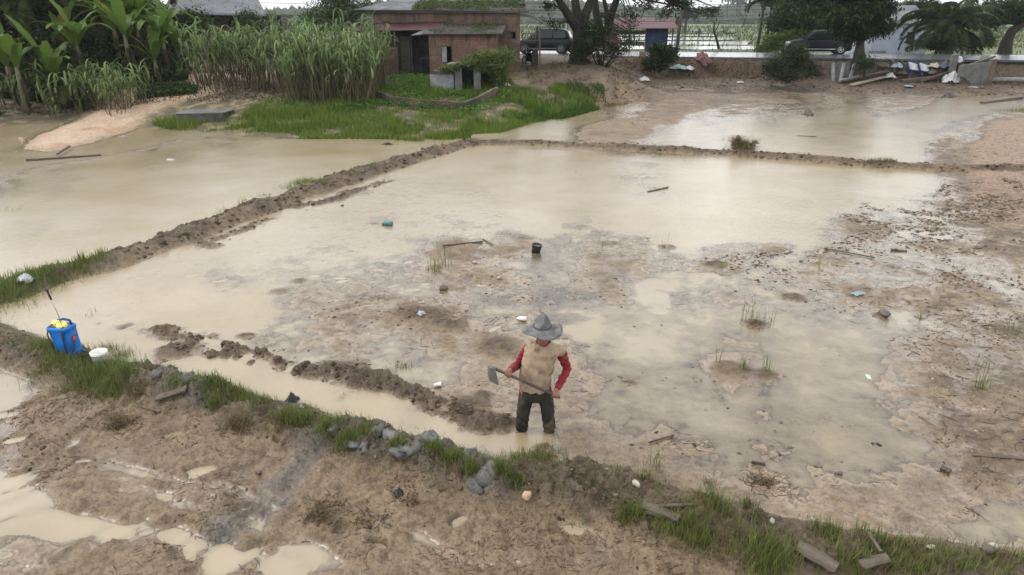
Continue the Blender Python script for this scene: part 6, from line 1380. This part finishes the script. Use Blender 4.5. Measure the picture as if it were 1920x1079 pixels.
for i, (px, lab) in enumerate(((1709, 'small papaya-like sapling with pale stem right of the white building'), (1795, 'young palm with pale forked stem at the road verge'))):
    b = at_(px, 98, 60.5, 1.4); palm('sapling', lab, b, [(0, 0, 0), (.03, 0, .6), (.08 if i == 0 else .3, 0, 1.15)], .06, 8, 1.1 if i == 0 else 2.2, [lf_lite, pl_olive][i], .4, 2.6, seed=20+i, tm=conc_w)
# ---- cane thicket
def make_cane(seed, h=3.0, n=11, nl=44, sp=.5, low=.45):
    t = thing('cane_clump', 'cane', 'cane', (0, 0, 0)); rg = np.random.default_rng(seed); S = MB(); B = []; Hh_ = []
    for i in range(n):
        a = rg.uniform(0, 6.28); r = sp*rg.random()**.6; bx, by = r*math.cos(a), r*math.sin(a); hh = h*rg.uniform(.55, .9); lx, ly = rg.normal()*.18, rg.normal()*.18
        tp = (bx+lx*hh, by+ly*hh, hh); S.tube([(bx, by, -.2), ((bx+tp[0])/2, (by+tp[1])/2, hh*.5), tp], [.02, .018, .012], 4, False)
        for j in range(nl//n): q = low+(1-low)*rg.random()**.7; B.append((bx+lx*hh*q, by+ly*hh*q, hh*q)); Hh_.append(rg.uniform(.7, 1.35)*(.6 if q < .55 else 1))
    S.build('stems', cane_s, t)
    v, f = blade_arrays(np.array(B), np.array(Hh_), .085, 1.05, 6, .75); obj('leaves', mesh_np('leaves', v, f, 4), cane_m, t)
    return t
cps = [make_cane(i+1, [3.1, 2.8, 3.3, 2.6][i]) for i in range(4)]+[make_cane(9, 1.5, 7, 28, .25, .1)]
CL = []
rg = random.Random(17)
for row, (ya, n, x0, x1) in enumerate(((194, 9, 530, 700), (186, 8, 540, 712), (176, 12, 385, 712), (170, 13, 366, 712), (161, 12, 366, 708), (153, 10, 390, 695))):
    for i in range(n): CL.append((x0+(x1-x0)*(i+rg.uniform(.1, .9))/n, ya+rg.uniform(-3, 3)-(6 if row > 1 else 0), rg.randrange(4)))
for i in range(12): CL.append((rg.uniform(-40, 250), rg.uniform(190, 222), 4 if rg.random() < .6 else rg.randrange(4)))
CL += [(262, 196, 4), (270, 192, 4), (195, 200, 1), (190, 205, 1), (205, 206, 4), (150, 214, 4)]
used = set(); k = 0
for px, py, kd in CL:
    p = G(px, py)
    if px < 330: 
        if p.y < 31.5: continue
    t = cps[kd] if kd not in used else dup(cps[kd], p); used.add(kd)
    sc_ = rg.uniform(.8, 1.3)*(.78 if px < 370 and kd < 4 else 1); t.location = p; t.rotation_euler = (0, 0, rg.uniform(0, 6.28)); t.scale = (sc_, sc_, sc_)
    if px > 355: t['label'] = 'tall reedy cane clump in the dense cane stand left of the brick house'; t['group'] = 'cane stand left of the brick house'
    else: t['label'] = 'cane clump growing at the front of the banana thicket on the left'; t['group'] = 'cane clumps before the banana thicket'
UG = [at_(a, b, c) for a, b, c in ((-80, 100, 36.5), (90, 100, 35.8), (180, 100, 37), (340, 100, 38.5), (350, 100, 41), (-90, 100, 41))]
P = scatter_poly(UG, 42000); hgt_ = ss(-.35, .3, fbm(P[:, 0]*.7, P[:, 1]*.7, 3, 92))*1.9+.3; P[:, 2] = np.maximum(P[:, 2], .4)+rnd(len(P))**.7*hgt_*1.25
stuff(obj('undergrowth', leaf_mesh('undergrowth', P, .30, .3, .5, bend=.4), leafmat('undergrowth_leaves', (.012, .02, .006), (.05, .07, .02), (.10, .09, .04), .25)), 'dense tangled undergrowth filling the left thicket', 'undergrowth')
P = scatter_poly(UG, 1500); P[:, 2] = np.maximum(P[:, 2], .4)
stuff(blades('undergrowth_shoots', P, 1.9*rnd(len(P), .4, 1.2), .09, cane_m, .9, 5, .5), 'long arching green shoots in the left thicket', 'shoots')
# dead tree, leaf litter under the thicket
b = at_(1348, 92, 64, 1.4); t = thing('dead_tree', 'bare twisted dead tree before the flooded fields', 'dead tree', b)
q_ = lambda px, py, dy=0: rel(b, px, py, 64+dy)
mb = MB()
for P_, r in (([(1348, 92), (1344, 75), (1338, 58), (1340, 42)], .12), ([(1340, 60), (1346, 50), (1349, 42)], .05), ([(1342, 68), (1352, 58), (1365, 64), (1380, 62), (1392, 50), (1400, 32), (1396, 20)], .04), ([(1380, 62), (1370, 66), (1358, 60), (1354, 48)], .025), ([(1392, 50), (1398, 40), (1388, 25), (1378, 18)], .025), ([(1340, 44), (1336, 38)], .04)):
    mb.tube([q_(*p) for p in P_], [r*(1-.6*i/len(P_)) for i in range(len(P_))], 6)
mb.build('trunk', bark_d, t, True)
P = scatter_poly(gp([(-60, 225), (120, 215), (230, 205), (330, 190), (700, 190), (700, 160), (370, 150), (-60, 180)]), 7000)
stuff(obj('leaf_litter', leaf_mesh('leaf_litter', P, .22, .3, 2), leafmat('litter_leaves', (0.0148, 0.0105, 0.00675), (0.062, 0.0434, 0.026), (0.124, 0.093, 0.0558), 0, .8)), 'brown leaf litter under the cane and banana thicket', 'leaf litter')
P = scatter_poly(gp([(255, 190), (370, 178), (372, 168), (350, 160), (260, 165)]), 5000); P[:, 2] += rnd(len(P), 0, .25)
stuff(obj('creeping_weeds', leaf_mesh('creeping_weeds', P, .12, .5, .8), lf_mid), 'green creeping weeds in the gap between bananas and cane', 'weeds')
# verges and far fields
P = np.stack([rnd(9000, -40, 90), rnd(9000)], 1); P[:, 1] = road_near(P[:, 0])+8.8+P[:, 1]*7; P = np.concatenate([P, terrain(P[:, 0], P[:, 1])[:, None]], 1)
stuff(blades('verge_grass', P, .42*rnd(len(P), .3, 1.4), .05, g_mid, .8), 'rough grass on the far verge of the road', 'grass')
w2 = M('paddy_film', (.30, .29, .26), (.26, .25, .2), 1, .08, bmp=.02); z0 = 1.46
def zq(px, py): p = atz(px, py, z0); return p
k = 0; v = []; f = []
for (ya, yb, xl, xr) in ((93, 86.5, 1120, 1417), (84.3, 77.8, 1110, 1400), (75.5, 70.5, 1120, 1375), (68, 65, 1130, 1345), (62.5, 61, 1100, 1330), (58.5, 57.6, 1100, 1360), (55.5, 54.8, 1050, 1300), (52.5, 52, 1050, 1280), (89, 84, 900, 1040), (80, 76, 880, 1030), (49.5, 49.1, 1000, 1250), (62, 61.2, 1480, 1900), (75, 74, 1600, 1900)):
    q = len(v); n = 14
    for i in range(n+1):
        x = xl+(xr-xl)*i/n; j = .35*math.sin(i*1.7+ya); v += [tuple(zq(x, ya+j)), tuple(zq(x+(ya-yb)*1.2, yb+.3*math.cos(i*2.3)))]
    for i in range(n): f.append((q+2*i, q+2*i+2, q+2*i+3, q+2*i+1))
o = MB().add(v, f).build('flooded_fields', w2); o['kind'] = 'structure'
P = np.stack([rnd(26000), rnd(26000)], 1); Yf_ = 72*np.exp(P[:, 1]**.8*1.6); Xf = Yf_*(-.2+1.1*P[:, 0]); kk = fbm(Xf*.05, Yf_*.25, 3, 60) > -.05; Xf = Xf[kk]; Yf_ = Yf_[kk]
uu, vv = proj(Xf, Yf_, z0+0*Xf)
wet_ = np.zeros(len(uu), bool)
for (ya, yb, xl, xr) in ((93, 86.5, 1120, 1417), (84.3, 77.8, 1110, 1400), (75.5, 70.5, 1120, 1375), (68, 65, 1130, 1345)): wet_ |= (vv < ya-.4) & (vv > yb+.4) & (uu > xl-10) & (uu < xr+2)
P = np.stack([Xf, Yf_, 1.38+0*Xf], 1)[~wet_]; sc_ = P[:, 1]/72
stuff(blades('field_grass', P, .28*sc_*rnd(len(P), .5, 1.2), .10*sc_, leafmat('rice_green', (0.0211, 0.0337, 0.00843), (0.0744, 0.0992, 0.031), (0.0992, 0.105, 0.0496), .3), .8), 'green rice and grass in the far fields', 'rice')
# far treeline and hills
nx, ny = 260, 10; xs = np.linspace(-900, 1000, nx); V = []
for j in range(ny):
    t = j/(ny-1); yy = 620+260*t
    prof = 14+10*fbm(xs*.006, xs*0+.5, 3, 61)+14*np.exp(-((xs+60)/160)**2)+13*np.exp(-((xs-350)/120)**2)-3
    zz = 1+np.maximum(prof, 4)*np.sin(PI*.5*min(1, t*1.5))*.82
    V.append(np.stack([xs, np.full(nx, yy), zz], 1))
V = np.concatenate(V); I = np.arange(nx*ny).reshape(ny, nx); Fa = np.stack([I[:-1, :-1], I[:-1, 1:], I[1:, 1:], I[1:, :-1]], -1).reshape(-1, 4)
hl = obj('hills', mesh_np('hills', V, Fa, 4, True), M('forest_floor', (.03, .05, .02), (.05, .07, .03), .05, .9)); hl['kind'] = 'structure'
P = np.stack([rnd(15000, -880, 980), rnd(15000)], 1); t_ = P[:, 1]; xx = P[:, 0]
prof = 14+10*fbm(xx*.006, xx*0+.5, 3, 61)+14*np.exp(-((xx+60)/160)**2)+13*np.exp(-((xx-350)/120)**2)-3
zz = 1+np.maximum(prof, 4)*np.sin(PI*.5*np.minimum(1, t_*1.5))*.82
P = np.stack([xx, 618+260*t_, zz+1.5], 1)
stuff(lumps('distant_forest', P, 3.6*rnd(len(P), .5, 1.5), leafmat('forest_canopy', (0.00759, 0.0135, 0.00506), (0.031, 0.0434, 0.0174), None, 0, .9), 1.1), 'hazy forest covering the low hills on the horizon', 'forest')
P = np.stack([rnd(2600, -400, 700), rnd(2600, 560, 640), rnd(2600, 1, 5)], 1); P = P[fbm(P[:, 0]*.02, P[:, 0]*0, 3, 63) > -.1]
stuff(lumps('distant_treeline', P, 3*rnd(len(P), .5, 1.4), bpy.data.materials['forest_canopy'], 1.2), 'low hazy tree line at the far end of the fields', 'trees')
for i, (px, Y, h) in enumerate(((1362, 600, 12), (1380, 600, 11), (1395, 610, 13), (1385, 590, 9))):
    b = at_(px, 38, Y, 9.); palm('horizon_palm', ['leftmost of four tiny palms on the horizon hill', 'second from left of four tiny palms on the horizon hill', 'rightmost and tallest of four tiny palms on the horizon hill', 'third from left and lowest of four tiny palms on the horizon hill'][i], b, [(0, 0, -3), (0, 0, h*.5), (0, 0, h)], .6, 10, 7, pl_far, 2, 2.4, seed=40+i)
# ------------------------------------------------------------------ vehicles
paint_k = M('dark_car_paint', (.004, .006, .008), (.007, .009, .011), .5, .35, bmp=0, spec=.15); paint_r = M('maroon_car_paint', (.10, .03, .025), (.07, .02, .02), .5, .3, bmp=0); glass = M('car_glass', (.008, .012, .012), (.012, .018, .018), .5, .12, bmp=0, spec=.25)
tyre = M('tyre', (.012, .012, .012), (.02, .02, .018), 10, .8); rim_m = M('alloy', (.45, .46, .47), (.3, .3, .3), 10, .3, metal=.8, bmp=0); chrome = M('chrome', (.6, .6, .6), (.5, .5, .5), 2, .2, metal=.9, bmp=0); lamp_r = M('tail_lamp', (.25, .02, .02), (.2, .02, .02), 2, .2, bmp=0); lamp_w = M('head_lamp', (.5, .52, .55), (.4, .42, .45), 2, .15, bmp=0)
def car(name, label, loc, rz, paint, L=4.45, Wd=1.75, Ht=1.70, van=0):
    t = thing(name, label, 'car', loc, rz); h = L/2; w_ = Wd/2
    # lower body: cross sections along the length
    st = [(-h, .42, .62, .78), (-h+.06, .26, .78, .90), (-h+.25, .20, .92, .96), (-h+.95, .19, 1.03, 1.0), (-h+1.25, .19, 1.06, 1.0), (0, .19, 1.06, 1.0), (h-.7, .19, 1.08, 1.0), (h-.15, .22, 1.10, .97), (h-.02, .32, 1.05, .92), (h, .42, .95, .86)]
    R = []
    for x, z0_, z1_, k in st:
        ww = w_*k; R.append([(x, y, z) for y, z in ((-ww*.86, z0_), (-ww*.97, z0_+.08), (-ww, (z0_+z1_)/2), (-ww*.95, z1_-.08), (-ww*.86, z1_), (ww*.86, z1_), (ww*.95, z1_-.08), (ww, (z0_+z1_)/2), (ww*.97, z0_+.08), (ww*.86, z0_))])
    mb = MB(); mb.rings(R); mb.build('body', paint, t, True)
    prof = [(-h+1.05, 1.04), (-h+1.75, Ht-.09), (-h+2.1, Ht-.02), (0.2, Ht), (h-.75, Ht-.03), (h-.38, Ht-.14), (h-.12, 1.08)]
    def gh(inset, zoff=0, grow=0):
        R = []
        for x, z in prof:
            f_ = (z-1.04)/(Ht-1.04); ww = w_*(.93-.17*f_)-inset; R.append([(x, -w_*.93+inset, 1.04), (x, -ww, z-.04), (x, -ww*.85, z), (x, ww*.85, z), (x, ww, z-.04), (x, w_*.93-inset, 1.04)])
        return R
    mb = MB(); mb.rings(gh(0)); mb.build('cabin', paint, t, True)
    for s in (-1, 1):
        def sp_(x, z): f_ = (z-1.04)/(Ht-1.04); return (x, s*(w_*(.93-.17*f_)+.006), z)
        for poly in ([(-h+1.42, 1.10), (-h+1.95, Ht-.16), (-.28, Ht-.13), (-.28, 1.10)], [(-.20, 1.10), (-.20, Ht-.13), (.75, Ht-.13), (.75, 1.10)], [(.83, 1.10), (.83, Ht-.13), (h-.62, Ht-.18), (h-.42, 1.14)]):
            mb = MB(); mb.add([sp_(*p) for p in poly]+[(sp_(*p)[0], sp_(*p)[1]-s*.02, p[1]) for p in poly], [(0, 1, 2, 3), (7, 6, 5, 4), (0, 4, 5, 1), (1, 5, 6, 2), (2, 6, 7, 3), (3, 7, 4, 0)]); mb.build('side_window', glass, t)
        mb = MB(); mb.box((.0, s*(w_+.004), .36), (2.2, .02, .05)); mb.build('sill_trim', chrome, t)
        mb = MB(); mb.ball((-h+1.55, s*(w_+.05), 1.12), (.07, .09, .07), 8, 6); mb.build('mirror', paint, t, True)
        mb = MB(); mb.box((-h+.13, s*w_*.68, .78), (.18, .34, .13), rot=(0, .4, s*-.3)); mb.build('headlight', lamp_w, t, bevel=.02)
        mb = MB(); mb.box((h-.06, s*w_*.80, .98), (.10, .2, .32)); mb.build('tail_light', lamp_r, t, bevel=.02)
        for x in (-h+.82, h-.80):
            ar = MB(); ar.tube([(x, s*(w_*.80), .36), (x, s*(w_+.008), .36)], .40, 22); ar.build('wheel_arch', tyre, t)
            wl_ = thing('wheel', '', '', (x, s*(w_-.09), .33)); del wl_['label'], wl_['category']; wl_.parent = t
            mb = MB(); mb.rings([[(r*math.cos(2*PI*j/24), y, r*math.sin(2*PI*j/24)) for j in range(24)] for r, y in ((.20, -.11), (.30, -.12), (.33, -.09), (.33, .09), (.30, .12), (.20, .11))]); mb.build('tyre', tyre, wl_, True)
            mb = MB(); mb.tube([(0, s*.08, 0), (0, s*.118, 0)], .05, 10); [mb.box((.11*math.cos(a), s*.118, .11*math.sin(a)), (.17, .02, .045), rot=(0, -a, 0)) for a in [2*PI*i/6 for i in range(6)]]
            n = 24; mb.rings([[(r*math.cos(2*PI*j/n), y*s, r*math.sin(2*PI*j/n)) for j in range(n)] for r, y in ((.215, .10), (.215, .125), (.185, .125), (.185, .10))], False); mb.build('rim', rim_m, wl_)
    mb = MB(); mb.add([(-h+1.10, -w_*.74, 1.09), (-h+1.10, w_*.74, 1.09), (-h+1.74, w_*.62, Ht-.12), (-h+1.74, -w_*.62, Ht-.12)], [(0, 1, 2, 3)]); o = mb.build('windscreen', glass, t); o.location = (-.02, 0, .02)
    mb = MB(); mb.add([(h-.14, -w_*.7, 1.16), (h-.14, w_*.7, 1.16), (h-.33, w_*.62, Ht-.20), (h-.33, -w_*.62, Ht-.20)], [(0, 1, 2, 3)]); o = mb.build('rear_window', glass, t); o.location = (.03, 0, 0)
    mb = MB(); mb.box((-h+.02, 0, .62), (.04, 1.0, .16)); mb.build('grille', chrome, t)
    return t
ra = math.atan(-.2155)
def on_road(px, off): 
    X = W(px, 98, 58).x
    for _ in range(8): Y = road_near(X)+off; X = (px-960)/1280*(Y*CP-(ROAD_Z-H)*SP)
    return Vector((X, Y, ROAD_Z+.04))
car('black_suv', 'black car on the road, partly hidden by the drooping tree', on_road(1531, 6.0), ra, paint_k, 4.6)
car('dark_minivan', 'dark blue-green minivan on the road behind the brick house canopy', on_road(1020, 2.9), ra, paint_k, 4.5, Ht=1.8)
car('maroon_car', 'maroon car on the road, mostly hidden by the forked tree', on_road(1108, 3.2), ra, paint_r, 4.3)
# motorcycle under the canopy
q = G(989, 125); q.z = gz(q.x, q.y+.3); mt = thing('motorcycle', 'dark motorcycle parked under the canopy beside the brick house', 'motorcycle', (q.x+.1, q.y+1.0, q.z), -1.1)
for x in (-.6, .6):
    wl_ = thing('wheel', '', '', (x, 0, .29)); del wl_['label'], wl_['category']; wl_.parent = mt
    n = 24; mb = MB(); mb.rings([[(r*math.cos(2*PI*j/n), y, r*math.sin(2*PI*j/n)) for j in range(n)] for r, y in ((.24, -.04), (.29, -.02), (.29, .02), (.24, .04), (.24, -.04))], False); mb.build('tyre', tyre, wl_, True)
    mb = MB(); mb.tube([(0, -.05, 0), (0, .05, 0)], .04, 8); [mb.box((.12*math.cos(a), 0, .12*math.sin(a)), (.24, .012, .012), rot=(0, -a, 0)) for a in [2*PI*i/8 for i in range(8)]]; mb.build('rim', rim_m, wl_)
mb = MB(); mb.tube([(-.5, 0, .75), (.0, 0, .62), (.45, 0, .55)], [.09, .13, .1], 10); mb.box((0, 0, .42), (.42, .2, .3)); mb.build('frame', paint_k, mt, True); mb = MB(); mb.box((.28, 0, .75), (.7, .22, .09)); mb.build('seat', black, mt, bevel=.03)
mb = MB(); mb.tube([(-.62, .06, .29), (-.45, .06, .85)], .025, 6); mb.tube([(-.62, -.06, .29), (-.45, -.06, .85)], .025, 6); mb.build('fork', rim_m, mt); mb = MB(); mb.tube([(-.36, -.33, .98), (-.46, -.1, .93), (-.46, .1, .93), (-.36, .33, .98)], .016, 6); mb.ball((-.52, 0, .84), .08); mb.build('handlebar', black, mt)
# leaning pole and the wires
def pole(px0, py0, px1, py1, Y, r, name, label, cat='utility pole'):
    a = at_(px0, py0, Y); b = W(px1, py1, Y); d = b-a; a2 = a-d.normalized()*.4; b2 = a+d*1.5; mb = MB(); mb.tube([(0, 0, -.4), d*1.5], [r, r*.7], 10); o = mb.build(name, post_m, None, True); o.location = a; tag(o, label, cat); return b2
pole(1267, 103, 1281, 0, 53, .13, 'utility_pole', 'dark utility pole leaning right at the road edge')
pole(1056, 78, 1058, 20, 66, .08, 'utility_pole', 'thin dark pole left of the forked tree trunk'); pole(1064, 78, 1065, 26, 66.5, .06, 'utility_pole', 'thinner pole close beside the thin dark pole by the forked tree')
for i, (ya, yb, xa, xb) in enumerate(((8, 16, 700, 1500), (14, 8, 700, 1500), (20, 26, 900, 1500), (30, 34, 960, 1480), (3, 5, 400, 1500))):
    a = W(xa, ya, 60); b = W(xb, yb, 58); mb = MB(); mb.tube([a.lerp(b, t/16)-Vector((0, 0, .35*math.sin(PI*t/16))) for t in range(17)], .018, 4); o = mb.build('overhead_wire', black); tag(o, ['overhead wire running just under the top edge behind the tree', 'overhead wire crossing the one beside it behind the forked tree', 'overhead wire sloping down to the right behind the forked tree', 'lowest overhead wire over the roadside stall', 'longest and highest overhead wire across the sky'][i], 'wire')
# small figure far off in the flooded fields
p = atz(1310, 72.5, 1.47); t = thing('person', 'tiny dark-clothed person standing on a bund in the far flooded fields', 'person', p)
fb = MB(); limb(fb, [((-.09, 0, .05), .05), ((-.1, 0, .45), .065), ((-.08, 0, .9), .09)], 10); limb(fb, [((.09, 0, .05), .05), ((.1, 0, .45), .065), ((.08, 0, .9), .09)], 10); limb(fb, [((0, 0, .9), .14), ((0, .0, 1.15), .15), ((0, 0, 1.35), .16), ((0, 0, 1.5), .06)], 12); fb.ball((0, 0, 1.62), (.09, .1, .12))
for s in (-1, 1): limb(fb, [((s*.17, 0, 1.38), .05), ((s*.24, -.03, 1.1), .042), ((s*.22, -.15, .88), .03)], 8)
obj('body', remeshed(fb, .025, 'figure', 2), M('dark_clothes', (.02, .022, .03), (.03, .03, .04), 3, .9), t); mb = MB(); mb.lathe([(.002, 1.80), (.08, 1.76), (.11, 1.70), (.2, 1.68), (.002, 1.68)], n=14); mb.build('hat', thm if 0 else wood_dark, t, True)
# straw-covered stake with a hood on the far bund
p = G(1383, 280); t = thing('bund_marker', 'dark hooded stake with a heap of straw on the far bund', 'marker', p); mb = MB(); mb.tube([(0, 0, -.1), (0, .02, .3), (-.04, 0, .5)], [.12, .07, .03], 7); mb.ball((-.03, 0, .38), (.09, .09, .13), 9, 6); mb.build('stake', darkw, t, True)
P, _ = clusters(60, (.1, -.08, .14), (.62, .36, .2), 26, .07, .5, .1); obj('straw_heap', leaf_mesh('straw', P, .30, .06, .3), g_dry, t)
# ------------------------------------------------------------------ damp air
mb = MB(); x0, x1, y0, y1, z0_, z1_ = -1500, 1500, -30, 2300, -2.5, 45
mb.box(((x0+x1)/2, (y0+y1)/2, (z0_+z1_)/2), (x1-x0, y1-y0, z1_-z0_)); hz = mb.build('haze', None); hz['kind'] = 'stuff'
m, nt = newmat('damp_air'); pv = nd(nt, 'ShaderNodeVolumePrincipled'); pv.inputs['Color'].default_value = (.93, .96, 1, 1); pv.inputs['Density'].default_value = .0002; pv.inputs['Anisotropy'].default_value = .2
oo = nd(nt, 'ShaderNodeOutputMaterial'); nt.links.new(pv.outputs[0], oo.inputs['Volume']); hz.data.materials.append(m); tag(hz, 'damp rainy air fading the distant hills', 'haze', kind='stuff')
